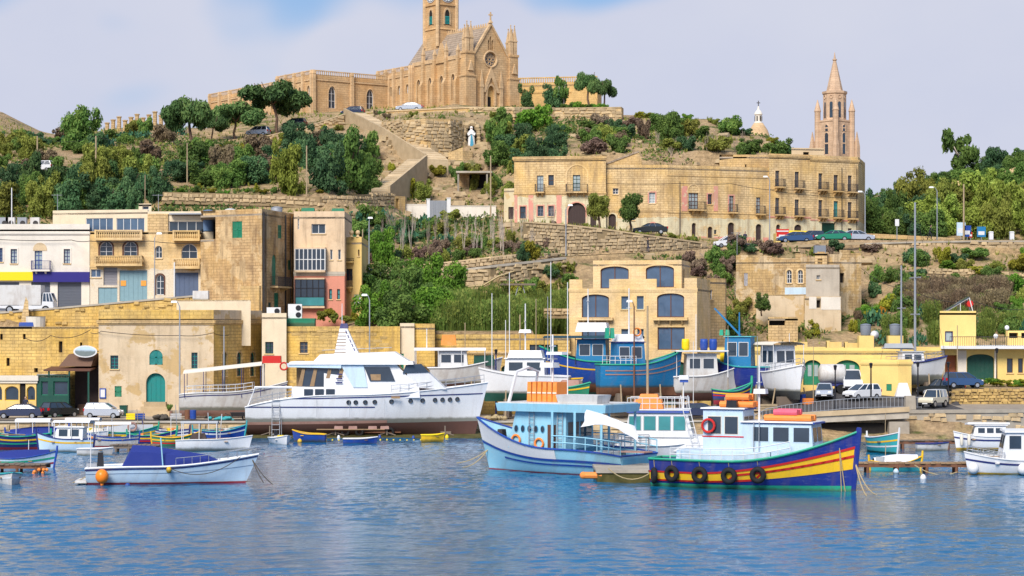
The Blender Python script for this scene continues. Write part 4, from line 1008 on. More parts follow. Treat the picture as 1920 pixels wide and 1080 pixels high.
def glazed(f,px0,px1,py0,py1,depth,fr,pane,cols,rows,name,wall=None):
 x0,x1,zb,zt=f.rect(px0,py0,px1,py1)
 b=MB(f.M)
 b.box(x0,x1,-depth,0,zb-.22,zb)
 b.box(x0,x1,-depth,0,zt,zt+.15)
 o=b.obj(name,wall or f.h.trim,f.h.root)
 g=MB(f.M)
 g.box(x0+.06,x1-.06,-depth+.06,0,zb,zt)
 g.obj('pane',pane,o)
 fb=MB(f.M)
 for i in range(cols+1):
  x=x0+(x1-x0)*i/cols
  fb.box(x-.045,x+.045,-depth,-depth+.1,zb,zt)
 for i in range(rows+1):
  z=zb+(zt-zb)*i/rows
  fb.box(x0,x1,-depth+.01,-depth+.09,z-.04,z+.04)
  fb.box(x1-.09,x1,-depth+.1,0,z-.04,z+.04)
 fb.box(x1-.09,x1-.01,-depth*.5,-depth*.5+.08,zb,zt)
 fb.obj('frame',fr,o)
 return o
glazed(f,556,612,467,507,.9,'white_paint','win_glass',7,2,'glazed_balcony')
glazed(f,556,611,524,574,.9,'black_paint','win_glass',5,3,'glazed_balcony')
xx=f.rect(556,558,611,574)
MB(f.M).box(xx[0]+.1,xx[1]-.05,-.93,-.86,xx[2]+.05,xx[3]).obj('balcony_panel','win_teal',h.root)
h.build()
h2=House('pink_storey','pink painted lower storeys under the tenement',pf((551.5,229.2),(646,228.8),(659,240),(551.5,240)),10.6,PZ(512,229),'plaster_pink','house','plaster_pink',parapet=None)
f=h2.f()
for a,b in((617,622.5),(632,637.5)):
 f.window(a,542,b,561,0,1,2,'black_paint','win_teal')
f.band(512,.3,.06,mat='plaster_grey')
h2.build()
h=House('ochre_house','narrow ochre house squeezed behind the pink tenement',pf((645,232),(678,231),(690,242),(655,242)),10.6,PZ(444,231),'plaster_ochre',trim='plaster_ochre',parapet=.6)
f=h.f()
f.window(646,504,661,526,0,2,1,'wood_brown','win_glass',sill=False)
f.balcony(645,662,538,1.1,.6,'iron')
f.balcony(645,664,490,.3,.5,'iron',brackets=0)
f.shutter(664,552,676,573,'white_paint',2)
f.window(671,468,674,480,0,1,1,'wood_brown')
h.build()
for px,lab in((659,'left stone ball finial on the narrow ochre house'),(671,'right stone ball finial on the narrow ochre house')):
 o=MB().lathe([(.22,0),(.12,.15),(.14,.25)],n=10).ball((0,0,.48),.26,10).obj('ball_finial','limestone_pale',loc=(PX(px,231.3),231.3,PZ(444,231)))
 tag(o,lab,'finial')
for px,py,mat,lab,s in((578,398,'green_paint','dark green net-wrapped box on the tenement roof',1.1),(634,398,'leaf_bright','bright green plastic box on the tenement roof',1.05)):
 o=MB().taper(-s*.7,s*.7,-.6,.6,0,s*1.1,.1).obj('roof_box','green_paint',loc=(PX(px,234),234,zt-.6))
 tag(o,lab,'box')
tag(MB().taper(-1.3,1.3,-.6,.6,0,.5,.15).obj('roof_cover','cloth_grey',loc=(PX(603,233),233,zt-.5)),'grey covered bundle on the tenement roof','bundle')
zt=PZ(581,211)
h=House('harbour_building','pale rendered quay building with arched teal door',pf((185,211),(401,211),(491,221),(430,224),(186,224)),1.35,zt,'plaster_old',trim='limestone',parapet=.9)
f=h.f()
f.window(207,666.5,222,692,0,2,4,'teal_paint','win_glass',surround='plaster_old')
f.shutter(280,656,305,684,'teal_paint',2,arch='r')
f.window(359,661,370.5,691,0,2,4,'teal_paint','win_glass',surround='plaster_old')
d=f.door(274,699.5,310,756,'r','teal_paint',4,.3,surround='plaster_old',label='teal arched double door with worn planks')
f.shutter(215,724,228,744,'leaf_olive' if False else 'green_paint',1)
x0,x1,zb,zz=f.rect(187,728,199,747)
o=MB(f.M).box(x0,x1,-.1,.01,zb,zz).obj('notice_board','blue_paint',h.root)
MB(f.M).box(x0+.1,x1-.1,-.115,-.1,zb+.12,zz-.12).obj('paper','white_paint',o)
f.band(603,.3,.18,mat='limestone')
MB(f.M).box(.02,f.L-.02,-.06,.02,f.loc(300,603)[1]+.25,zt-1.35-.01).obj('parapet_facing','limestone_yellow',h.root)
xs,_=f.loc(262,780)
xe,_=f.loc(322,780)
for k in range(3):
 MB(f.M).box(xs+.25*k,xe-.25*k,-1.4+.4*k,0.02,.45*k-.2+.003*k,.45*(k+1)-.003).obj('step','pathstone',h.root)
f.band(782,.5,.1,name='plinth',mat='plaster_grey',z=.3)
f=h.f(1)
for a,b in((417,425),(444,453),(469,478)):
 f.window(a,660,b,705,'r',1,4,'teal_paint','win_glass',surround='limestone')
f.band(603,.3,.18,mat='limestone')
MB(f.M).box(.0,f.L,-.03,.02,-1,f.loc(440,606)[1]).obj('stone_facing','limestone_yellow',h.root)if False else None
h.build()
fx=House('stone_wing','yellow stone wing with three narrow arched windows behind the white boats',pf((400.6,210.9),(491.5,221),(470,224),(430,223)),1.35,PZ(604,211),'limestone_yellow','building','limestone',parapet=None)
f=fx.f()
for a,b in((417,425),(444,453),(469,478)):
 f.window(a,660,b,705,'r',1,4,'teal_paint','win_glass',surround='limestone')
fx.build()
h=House('old_stone_house','patched yellow stone house at far left under the terrace',pf((-60,215),(60,215),(186,213.5),(186,219),(-60,219)),1.35,PZ(613,215),'limestone_yellow','house','limestone',parapet=None)
f=h.f(0)
for r in((0,626,5,637),(43,626,48,636),(12,671,18,686),(-20,650,-12,664)):
 f.void(*r,depth=.4)
f=h.f(1)
for r in((110,640,117,661),(64,690,71,698),(150,642,154,655)):
 f.void(*r,depth=.4)
h.build()
MB(h.inv).slab(h.foot,PZ(613,215)-.2,PZ(613,215)+.02).obj('roof','roof_flat',h.root)
pw=[(-60,219,640,592),(0,219,640,588),(100,218.6,640,580),(180,218.6,640,573),(290,218.6,640,563),(372,218.6,640,556)]
stone_wall('terrace_parapet','sloping ashlar parapet of the terrace road above the left quay',[wpt(*p)for p in pw],'stone_c',.62,.34,cap=.18,core='limestone_yellow',depth=.5,maxp=120,capmat='concrete',frac=.22)
h=House('yard_wall','pale rendered yard wall in front of the brown house',pf((331,217.5),(470,216.5),(470,217.2),(331,218.2)),10.2,PZ(563,217),'plaster_cream','wall','limestone',parapet=None)
h.build()
MB(h.inv).slab(h.foot,PZ(563,217)-.1,PZ(563,217)+.06).obj('coping','limestone',h.root)
h=House('ruined_gable','broken leaning stone stub beside the box truck',pf((40,217.6),(57,217.6),(57,218.4),(40,218.4)),PZ(602,217.6),PZ(557,217.6),'limestone','wall','limestone',parapet=None)
h.f(0).tops=[(h.f(0).L*.75,PZ(565,217)-h.zb),(h.f(0).L*.5,PZ(556,217)-h.zb),(h.f(0).L*.35,PZ(566,217)-h.zb),(0,PZ(596,217)-h.zb)]
h.f(2).tops=[(h.f(2).L,PZ(596,217)-h.zb),(h.f(2).L*.6,PZ(566,217)-h.zb),(h.f(2).L*.5,PZ(556,217)-h.zb),(h.f(2).L*.25,PZ(565,217)-h.zb)]
h.build()
tag(MB().lathe([(.95,0),(1.0,1.0),(1.05,1.05)],n=14).obj('water_tub','cloth_cream',loc=(PX(67,216.5),216.5,PZ(613,215)+.02)),'cream round tub on the old stone house roof','tub')
tag(MB().taper(-.75,.75,-.5,.5,0,.45,.05).obj('blue_crate','blue_paint',loc=(PX(51,216),216,PZ(613,215)+.02)),'blue plastic crate on the old stone house roof','crate')
tag(MB().taper(-.8,.8,-.5,.5,0,.9,.02).obj('white_trough','white_worn',loc=(PX(377,217.8),217.8,PZ(563,217)+.07)),'white plastic trough on the pale yard wall','trough')
h=House('cream_block','cream rendered block with one window left of the yellow warehouse',pf((491,215),(537,214),(537,221),(493,221)),1.35,PZ(587,214),'plaster_cream','building','plaster_cream',parapet=.4)
h.f().window(497,641,512.5,663,0,2,3,'green_dark','win_glass')
h.build()
h=House('yellow_warehouse','yellow stone warehouse with two small windows behind the yacht',pf((536,214.6),(750,213),(750,220),(540,221)),1.35,PZ(612,214),'limestone_yellow','building','limestone',parapet=.5)
f=h.f()
f.window(562,641,577,662,0,2,3,'wood_grey','win_glass')
f.window(643,640,659,663,0,2,3,'white_paint','win_teal')
x0,z=f.loc(536,612)
rr=random.Random(4)
me=[stone_mesh(i,.95,.1,.3).mesh('block','stone_c')for i in range(4)]
for k in range(90):
 row=rr.randrange(4,26)
 x=rr.uniform(.6,f.L-.6)
 zc=.34*row+.2
 if zc<PZ(612,214)-1.6 and not any(abs(x-f.loc(px,650)[0])<1.1 and abs(zc-f.loc(px,651)[1])<1.2 for px in(569,651)):
  v=f.M@Vector((x,-.01,zc))
  child('block',rr.choice(me),h.root,v,(0,0,0),(rr.uniform(.7,1.1),rr.uniform(.3,.6),1))
h.build()
h=House('cream_bay','narrow cream bay with green door between yellow stone walls',pf((750,213.4),(777,213.2),(777,220),(750,220)),1.35,PZ(606,213),'plaster_cream','building','plaster_cream',parapet=.3)
h.f().door(749.8+1,663,757,700,0,'green_paint',1,.1)
h.build()
h=House('stone_shed','square yellow stone shed right of the narrow cream bay',pf((777,213.6),(815,213.4),(816,220),(777,220)),1.35,PZ(607,213.5),'limestone_yellow','building','limestone',parapet=.4)
h.build()
h=House('warehouse_wall','long yellow stone warehouse with arched doorways behind the blue ferry',pf((815,215.3),(1068,214.9),(1068,221),(815,221)),1.4,PZ(627,217),'limestone_yellow','building','limestone',parapet=.4)
f=h.f()
f.band(661,.2,.15,mat='limestone',x0=3.2)
f.window(993,646,1020,662,0,3,1,'iron','win_glass')
f.roller(1022,646,1046,700,'green_dark')
for a,b in((940,953),(963,975)):
 f.door(a,686,b,735,'r','green_dark',3,.3)
f.void(870,700,905,740,'r',depth=1.2)
h.build()
zt=PZ(541,214.5)
h=House('window_house','cream stone house with large blue arched windows above the boatyard',pf((1067,216),(1307,213.5),(1332,223),(1310,228),(1075,228)),1.5,zt,'limestone_pale',trim='limestone_pale',parapet=.05)
f=h.f()
for r in((1091,552,1142,596),(1232,550,1283,595)):
 f.window(*r,.42,2,1,'wood_brown','win_blue',surround='limestone_pale',fw=.09,sill=False)
for r in((1091,614,1142,657),(1233,613.5,1284,656)):
 f.window(*r,0,2,1,'wood_brown','win_blue',surround='limestone_pale',fw=.09,sill=False)
for r in((1165,555.5,1178,580),(1194,555,1207,580),(1165,617,1178,639),(1195,617,1207,639)):
 f.window(*r,0,1,1,'garage_blue','win_blue',surround='limestone_pale')
for a,b in((1084,1150),(1225,1290)):
 f.balcony(a,b,597,.02,.55,'stone' if False else 'iron',slab=.2,brackets=3,rail='limestone_pale')
for r in((1091,676,1142,760),(1233,676,1284,760)):
 f.door(*r,.4,'green_dark',4,.3,name='garage_door')
f.band(543,.25,.06)
for(a,b,py)in((1067.5,1092,524),(1142,1231,523),(1283,1306.5,521)):
 x0,x1,zb,zz=f.rect(a,py,b,542)
 MB(f.M).box(x0,x1,0.02,.34,zb-.05,zz).obj('parapet_wall','limestone_pale',h.root)
f=h.f(1)
MB(f.M).box(0.02,f.L,0.02,.34,zt-1.5-.05,zt-1.5+1.05).obj('parapet_wall','limestone_pale',h.root)
h.build()
h=House('roof_storey','set-back top storey with two arched windows on the cream house',pf((1112,219),(1278,217.3),(1293,223.5),(1280,227),(1114,227)),zt-.1,PZ(488,218.2),'limestone_pale',trim='limestone_pale',parapet=.4,sink=.3)
f=h.f()
for r in((1126,499.5,1179,541),(1211,497.5,1264,539)):
 f.window(*r,.42,2,1,'wood_brown','win_blue',surround='limestone_pale',fw=.09,sill=False)
h.f(1).window(1281,505,1284,530,0,1,1,'wood_brown','win_blue')
h.build()
h=House('rear_annex','narrow stone annex behind the right corner of the cream house',pf((1326,224),(1360,226),(1362,231),(1328,231)),8.5,PZ(522,225),'limestone',trim='limestone',parapet=.4)
h.f().window(1330,543,1336.5,561,0,1,2,'white_paint')
h.build()
zt=PZ(478,241)
h=House('ruined_house','crumbling tan stone house with two arched windows on the slope',pf((1380,242),(1471,241),(1512,240),(1615,241.5),(1614,252),(1382,252)),PZ(592,241),zt,'ruin_stone',trim='limestone',parapet=None)
q=zt-PZ(592,241)
for i,st in((0,(.0,-.25,-.1,-.5)),(1,(-.5,-.5,.15,.1)),(2,(-.2,.35,.1,.55,.2))):
 L=h.f(i).L
 h.f(i).tops=[p for k in range(len(st)-1,-1,-1)for p in((L*(k+1)/len(st),q+st[k]),(L*k/len(st),q+st[k]))]
MB(h.inv).slab(h.foot,zt-1.0,zt-.8).obj('roof','roof_flat',h.root)
f=h.f(0)
f.shutter(1395,512,1402,536,'shutter_light',1)
f.shutter(1395,567,1403,587,'green_dark',1)
f=h.f(1)
for a,b in((1475,1484.5),(1496,1505.5)):
 f.window(a,506,b,531,'r',2,3,'white_paint',surround='limestone_pale')
MB(f.M).box(.05,f.L,-.04,.02,f.loc(1490,552)[1],f.loc(1490,539)[1]).obj('render_patch','ice_blue',h.root)
f=h.f(2)
f.void(1575,512,1583,530,depth=.4)
h.build()
h2=House('ruin_block','grey rendered block projecting from the crumbling tan house',pf((1511,236.8),(1574,237.2),(1574,241),(1511,240.5)),PZ(592,238),PZ(496,237),'plaster_grey','house','limestone',parapet=.3)
f=h2.f()
f.window(1531,516,1538,524,0,2,1,'white_worn')
h2.build()
h3=House('ruin_stair_head','small stone stair head with dark opening on the ruin roof',pf((1528,240.2),(1551,240.2),(1551,243),(1528,243)),PZ(500,240),PZ(474,240),'limestone','roof hut','limestone',parapet=.1,sink=.5)
h3.f().void(1533,485,1542,497,depth=.4)
h3.build()
tag(MB().taper(-.65,.65,-.5,.5,0,.85,.03).obj('roof_tank','tank_grey',loc=(PX(1537,241),241,PZ(474,240)+.0)),'grey square tank on the ruin stair head','water tank')
h4=House('ruin_hut','whitewashed hut with dark doorway below the grey block',pf((1509,233.5),(1577,234),(1577,237.1),(1509,236.7)),PZ(612,234),PZ(556,234),'plaster_old','house','plaster_old',parapet=.2)
f=h4.f()
f.void(1531,562,1539,577,depth=.4)
x0,x1,zb,zz=f.rect(1517,557,1576,579)
MB(f.M).box(x0,f.loc(1530.6,560)[0],-.03,.01,zb,zz).box(f.loc(1539.4,560)[0],x1,-.03,.01,zb-.1,zz).obj('whitewash','plaster_white',h4.root)
h4.build()
h5=House('ruin_yard_wall','low stained garden wall under the two arched windows of the ruin',pf((1418,236),(1507,235.5),(1507,236.5),(1418,237)),PZ(596,236),PZ(553,236),'plaster_old','wall','limestone',parapet=None)
h5.build()
MB(h5.inv).slab(h5.foot,PZ(553,236)-.1,PZ(553,236)+.05).obj('coping','limestone',h5.root)
h6=House('garden_shed','small tan shed with dark opening below the ruin yard',pf((1440,229.5),(1496,229.5),(1496,233),(1440,233)),PZ(636,229),PZ(594,229),'limestone','shed','limestone',parapet=.2)
h6.f().void(1442,598,1472,610,depth=.8)
h6.build()
zt=PZ(652,213)
h=House('boathouse_row','long low yellow boathouse with green arched doors',pf((1296,214.6),(1500,213.6),(1664,212.6),(1768,212.2),(1768,222),(1300,223)),3.2,zt,'plaster_yellow','building','plaster_yellow',parapet=.5)
f=h.f(0)
f.door(1346,669,1390,726,1.1,'green_dark',4,.4,name='boathouse_door')
f.band(657,.15,.08)
f=h.f(1)
for r in((1506,675,1541,722),(1565,675,1612,722)):
 d=f.door(*r,.8,'green_paint',4,.35,name='boathouse_door')
 x0,x1,zb,zz=f.rect(*r)
 for q in(0.25,0.6):
  MB(f.M).box(x0+(x1-x0)*q,x0+(x1-x0)*(q+.2),.3,.34,zb+(zz-zb)*.35,zb+(zz-zb)*.8).obj('pane','win_curtain',d)
f.band(657,.15,.08)
f=h.f(2)
f.band(657,.15,.08)
f.door(1745,678,1757,715,0,'green_paint',2,.3)
h.build()
h=House('boathouse_annex','square yellow annex with tiny green hatch in front of the boathouse',pf((1614,207.8),(1684,206.6),(1709,206.9),(1709,212.3),(1614,212.8)),3.2,PZ(674,207),'plaster_yellow','building','plaster_yellow',parapet=.3)
f=h.f(0)
f.door(1626,720,1632.5,728,0,'green_paint',1,.05,name='hatch')
f.door(1662,720,1672,733,0,'green_paint',1,.05,name='hatch')
f.band(680,.25,.12)
h.f(1).band(680,.25,.12)
h.build()
for a,b,py,lab in((1488,1514,641,'left low yellow wall on the boathouse roof'),(1550,1578,641,'middle low yellow wall on the boathouse roof'),(1584,1632,643,'right low yellow wall on the boathouse roof beside the tanks')):
 x0,x1=PX(a,216),PX(b,216)
 o=MB().box(0,x1-x0,0,.6,0,PZ(py,216)-zt+.5).box(0,.3,-.05,.65,0,PZ(py,216)-zt+.62).obj('roof_wall','plaster_ochre',loc=(x0,216,zt-.5))
 tag(o,lab,'wall')
for px,lab in((1623,'left grey water tank on yellow piers above the boathouse'),(1678,'right grey water tank on yellow piers above the boathouse')):
 pier=MB().box(-.75,.75,-.5,.5,0,1.7)
 o=pier.obj('tank_pier','plaster_yellow',loc=(PX(px,215),215,zt-.5))
 tag(o,lab.replace('water tank on yellow piers','tank pier')+', yellow masonry','pier')
 water_tank((PX(px,215),215,zt+1.2),lab,.55,1.05,'tank_grey','tank_grey')
dsh=root('satellite_dish','small white satellite dish between the two grey tanks','dish',(PX(1639,215),215,zt-.5))
MB().tube([(0,0,0),(0,0,1.6)],.04,6).obj('pole','galv',dsh)
dd=MB().lathe([(.05,0),(.28,.06),(.42,.16),(.43,.17)],n=16).obj('reflector','white_paint',dsh,True,(0,-.15,1.75))
dd.rotation_euler=(rad(75),0,0)
zt=PZ(654,211)
h=House('canopy_building','white and yellow garage building under a long white canopy at right',pf((1768,212),(1868,211.5),(1990,211),(1990,222),(1768,222)),4.0,zt,'plaster_yellow','building','plaster_yellow',parapet=None)
f=h.f(0)
f.void(1772,666,1795,717,depth=1.6,mat='plaster_pink',name='alcove')
f.door(1813,664,1864,718,.5,'green_dark',6,.3,name='garage_door')
for a,b in((1768.5,1771.5),(1795.5,1812),(1864.5,1867.5)):
 f.panel(a,657,b,717,'plaster_white',.04,'white_pilaster')
f=h.f(1)
for a,b in((1888,1899),(1909,1918)):
 f.window(a,672,b,699,0,1,1,'wood_brown','win_glass')
MB(f.M).box(.02,f.L,-.03,.01,-1,zt-4.0-.02).obj('yellow_render','plaster_yellow',h.root)if False else None
h.build()
MB(h.inv).slab(pf((1764,210.4),(1995,209.6),(1995,222),(1764,222)),zt,zt+.28).obj('canopy_slab','white_paint',h.root)
rl=MB(h.inv)
for k in range(90):
 X=PX(1782,210.6)+k*.18
 rl.box(X-.015,X+.015,210.85,210.88,zt+.28,zt+1.2)
rl.box(PX(1782,210.6),PX(1782,210.6)+16.1,210.84,210.89,zt+1.16,zt+1.22)
rl.obj('railing','iron',h.root)
h=House('roof_tower','plain yellow rooftop block with one blue framed window',pf((1762,214),(1830,214),(1830,218),(1762,218)),zt+.2,PZ(583,214),'plaster_yellow','building','plaster_yellow',parapet=.2,sink=.2)
h.f().window(1772,621,1787,641,0,1,1,'navy','win_curtain',fw=.12,sill=False)
h.build()
pan=root('solar_water_heater','tilted solar water heater frame on the yellow rooftop block','solar heater',(PX(1778,216),216,PZ(583,214)))
fr=MB()
for y in(-.6,.6):
 fr.tube([(-.3,y,0),(2.0,y,1.35)],.06,6).tube([(2.0,y,1.35),(2.35,y,0)],.05,6).tube([(1.1,y,0),(1.1,y,.82)],.04,6)
fr.obj('frame','white_paint',pan)
MB().hexa([(-.3,-.7,.05),(2.0,-.7,1.4),(2.0,.7,1.4),(-.3,.7,.05),(-.32,-.7,.12),(1.98,-.7,1.47),(1.98,.7,1.47),(-.32,.7,.12)]).obj('panel','win_glass',pan)
tk=MB().tube([(2.1,-.55,.75),(2.1,.55,.75)],.33,10).obj('tank','red_paint',pan)
h=House('far_villa_wall','yellow garden wall with openings at the far right edge',pf((1886,219),(1990,219),(1990,220),(1886,220)),PZ(655,219),PZ(620,219),'plaster_yellow','wall','plaster_yellow',parapet=None)
h.f().void(1892,624,1909,634,depth=.6)
h.f().void(1915,624,1935,634,depth=.6)
h.build()
zb=PZ(424,280)
zt=PZ(293,280)
h=House('upper_house','ochre house with pink trims and big arched doorway on the upper street',pf((964,281),(1136,279),(1137,291),(964,291)),zb,zt,'street_stone',trim='limestone',parapet=.5)
f=h.f()
f.window(1007,329,1019,360,0,2,4,'shutter_grey','win_curtain',sill=False,name='balcony_door')
f.balcony(1004,1021.5,360,1.0,.7,'iron',brackets=2)
f.window(1028,328,1038.5,348,0,1,2,'wood_brown',surround='limestone_pale')
f.window(1074,328,1088,358.5,0,2,4,'green_dark','win_curtain',sill=False,name='balcony_door')
f.balcony(1062,1102,360,1.0,.8,'iron',brackets=3)
f.band(296,.35,.2)
f.band(363,.15,.08)
pts=f.outline(*f.rect(1063,310,1101,358),'r')
f.surround(pts,h.root,'limestone_pale',.18,.05)
for a,b in((1008,1019),(1028,1038.5)):
 f.window(a,386,b,405.5,0,2,3,'shutter_grey','win_glass',surround='plaster_rose')
f.door(1065,380,1098,426,'r','wood_dark',6,.3,surround='plaster_rose',label='tall arched plank doorway')
f.door(1107,401,1118,428,0,'wood_dark',2,.2)
f.window(975,387,986,410,0,1,2,'wood_dark',surround='plaster_rose',name='doorway_window')
for a,b in((964.5,970),(991,1000),(1043.5,1053)):
 x0,x1,z0,z1=f.rect(a,366,b,422)
 MB(f.M).box(x0,x1,-.045,.01,z0,z1).obj('pink_pilaster','plaster_rose',h.root)
x0,x1,z0,z1=f.rect(1000.5,366,1043,380)
MB(f.M).box(x0,x1,-.02,.01,z0,z1).obj('lime_render','plaster_lime',h.root)
h.build()
h=House('upper_annex','low cream annex at the left end of the upper street',pf((945,282.5),(964.5,282),(964.5,290),(945,290)),zb,PZ(353,282),'plaster_lime',trim='limestone',parapet=.3)
h.f().door(953,388,963,411,0,'wood_dark',2,.2)
h.build()
zb2=20.6
zt=PZ(309,280)
h=House('long_house','long weathered ochre terrace house with faded pink trims',pf((1136.5,279.8),(1252,280),(1442,285),(1442,296),(1137,292)),zb2,zt,'street_stone',trim='limestone',parapet=.4)
f=h.f(0)
f.window(1149,353,1159.5,364,0,2,2,'white_paint',surround='limestone_pale')
f.window(1217,361,1228.5,381,0,2,4,'white_paint','win_curtain',surround='plaster_rose')
f.door(1141,401,1155,432,'r','wood_dark',3,.25,surround='plaster_lime')
f.window(1181,402,1190,413,0,1,1,'iron')
f.door(1218,418,1230,436,'r','wood_dark',2,.25,surround='plaster_rose')
x0,x1,z0,z1=f.rect(1158,397,1250,444)
f.band(396,.12,.05)
f=h.f(1)
f.window(1291,362,1309.5,392,0,3,4,'wood_brown','win_curtain',sill=False,name='balcony_door')
f.balcony(1290,1320,393,1.05,.8,'iron')
f.surround(f.outline(*f.rect(1290,347,1310,363),'r'),h.root,'limestone_pale',.12,.05)
f.window(1327,364,1335,383,0,2,3,'wood_brown',surround='plaster_rose')
f.window(1367,367,1375.5,397,0,2,4,'wood_brown','win_curtain',sill=False,surround='plaster_rose',name='balcony_door')
f.balcony(1365,1380,398,1.05,.7,'iron',brackets=1)
f.window(1418,370,1426,400,0,2,4,'wood_brown','win_curtain',sill=False,name='balcony_door')
f.balcony(1416.5,1432,401,1.05,.7,'iron',brackets=1)
for a,t,b,bt in((1297,418,1305,451),(1327,425,1336,455),(1364.5,417,1377,458),(1417,420,1428,462)):
 f.door(a,t,b,bt,'r','wood_dark',2,.25,surround='plaster_lime')
f.window(1339,431,1343.5,439,0,1,1,'iron')
for a,b in((1278,1289),(1338,1346)):
 x0,x1,z0,z1=f.rect(a,349,b,396)
 MB(f.M).box(x0,x1,-.045,.01,z0,z1).obj('pink_pilaster','plaster_rose',h.root)
f.band(400,.14,.06)
f.band(331,.12,.06)
x0,_=f.loc(1254,400)
segs=sorted([f.loc(a,440)[0]for a in(1296,1306,1326,1337,1363.5,1378,1416,1429)])
ed=[x0]+segs+[f.L]
lm=MB(f.M)
pk=MB(f.M)
zcut=f.loc(1350,440)[1]
for i in range(0,len(ed),2):
 if ed[i+1]-ed[i]>.3:
  pk.box(ed[i]+.12,ed[i+1]-.12,-.05,.01,-.6,f.loc(1350,444)[1])
pk.obj('pink_dado','plaster_rose',h.root)
h.build()
zt=PZ(288,285)
h=House('balcony_block','three-storey ochre block with two rows of small iron balconies',pf((1442,284.8),(1520,287.2),(1609,290.5),(1622,301),(1450,299)),20.7,zt,'street_stone',trim='limestone',parapet=.5)
for fi,cols in((0,((1453.5,1461.5,320,350,371,402),(1490,1498,322,352.5,374,404.5))),(1,((1534.5,1542,325,355.5,375,406.5),(1563,1571,328,358,377,407.5),(1589.5,1597,329,359.5,379,409.5)))):
 f=h.f(fi)
 for a,b,t1,b1,t2,b2 in cols:
  for t,bb in((t1,b1),(t2,b2)):
   teal=a==1563 and t==t2
   f.window(a,t,b,bb,0,2,4,'teal_paint' if teal else 'wood_grey','win_teal' if teal else 'win_glass',sill=False,surround='limestone_pale',name='balcony_door')
   f.balcony(a-1.5,b+7,bb,1.0,.75,'iron',brackets=3)
 f.band(300 if fi else 293,.3,.15)
 f.band(413 if fi else 407,.14,.06,mat='plaster_rose')
 f.band(362 if fi else 355,.12,.05)
f=h.f(1)
f.roller(1541,418,1566,459,'green_dark')
f.door(1590,428,1597,452,0,'wood_dark',2,.2)
f=h.f(0)
for a,b in((1455,1463),(1489,1503)):
 f.door(a,421,b,462,'r','wood_dark',2,.2,surround='plaster_lime')
dp=MB(h.f(1).M)
for px in(1578,1606):
 x=h.f(1).loc(px,360)[0]
 dp.tube([(x,-.08,0),(x,-.08,11)],.05,6)
 dp.cut()
dp.each('drain_pipe','iron',h.root)
h.build()
h=House('roof_room','stone rooms rising behind the roof of the long ochre house',pf((1349,290),(1400,290),(1443,290.5),(1443,296),(1349,296)),28,PZ(290,290),'limestone',trim='limestone',parapet=.3)
h.f(0).tops=[(h.f(0).L,PZ(290,290)-28),(h.f(0).L*.5,PZ(290,290)-28),(h.f(0).L*.5,PZ(297,290)-28),(0,PZ(300,290)-28)]
h.f(0).void(1401-4,308,1399.5,315,depth=.4)
h.build()
h=House('pink_roof_room','flat pink rooftop rooms beside the slender spire',pf((1484,297),(1545,298),(1545,302),(1484,302)),30,PZ(277,297),'plaster_stone','house','plaster_pink',parapet=.15)
h.f().void(1506,285,1517,291,depth=.4)
h.build()
h=House('gable_shed','stone shed with one-sided sloping top behind the upper street',pf((1137,288),(1203,288),(1205,293),(1137,293)),28,PZ(305,288),'limestone','shed','limestone',parapet=None)
zz=lambda p:PZ(p,288)-28
for i in(0,2):
 L=h.f(i).L
 h.f(i).tops=[(L,zz(307)),(L*.92,zz(284)),(0,zz(307))]if i==0 else[(L,zz(307)),(L*.08,zz(284)),(0,zz(307))]
h.build()
q=MB(h.inv)
a0,a1=P(1137,307,288),P(1198,284,288)
q.hexa([(a0.x,287.9,a0.z-.1),(a1.x,287.9,a1.z-.1),(a1.x,293,a1.z-.1),(a0.x,293,a0.z-.1),(a0.x,287.9,a0.z+.12),(a1.x,287.9,a1.z+.12),(a1.x,293,a1.z+.12),(a0.x,293,a0.z+.12)])
q.obj('roof','roof_stone',h.root)
kz=H0(PX(1492,276),276)+.08
k=root('kiosk','yellow snack kiosk with red and white sign and awning on the upper road','kiosk',(PX(1454,276.2),276.2,kz))
kt=PZ(437,276)-kz
MB().box(0,1.7,-.6,2.2,0,kt).obj('sign_wall','plaster_yellow',k)
MB().box(.05,1.65,-.66,-.605,kt*.55,kt+.5).obj('sign','red_paint',k)
MB().box(.35,1.35,-.70,-.665,kt*.66,kt*.85).box(.1,1.6,-.70,-.665,kt+.15,kt+.3).obj('sign_panel','white_paint',k)
MB().hexa([(1.7,-1.3,kt-.35),(5.5,-1.3,kt-.45),(5.5,2.0,kt+.2),(1.7,2.0,kt+.3),(1.7,-1.3,kt-.25),(5.5,-1.3,kt-.35),(5.5,2.0,kt+.35),(1.7,2.0,kt+.45)]).obj('awning','yellow_sign',k)
for x in(2.9,4.1,5.4):
 MB().box(x-.04,x+.04,-1.2,-1.12,0,kt-.33).obj('post','iron',k)
MB().box(1.72,5.3,1.2,2.1,0,kt).obj('counter_room','wood_dark',k)
for i in range(3):
 MB().box(2.0+i*1.1,2.85+i*1.1,1.15,1.2,.9,kt-.35).obj('pane','win_blue',k)
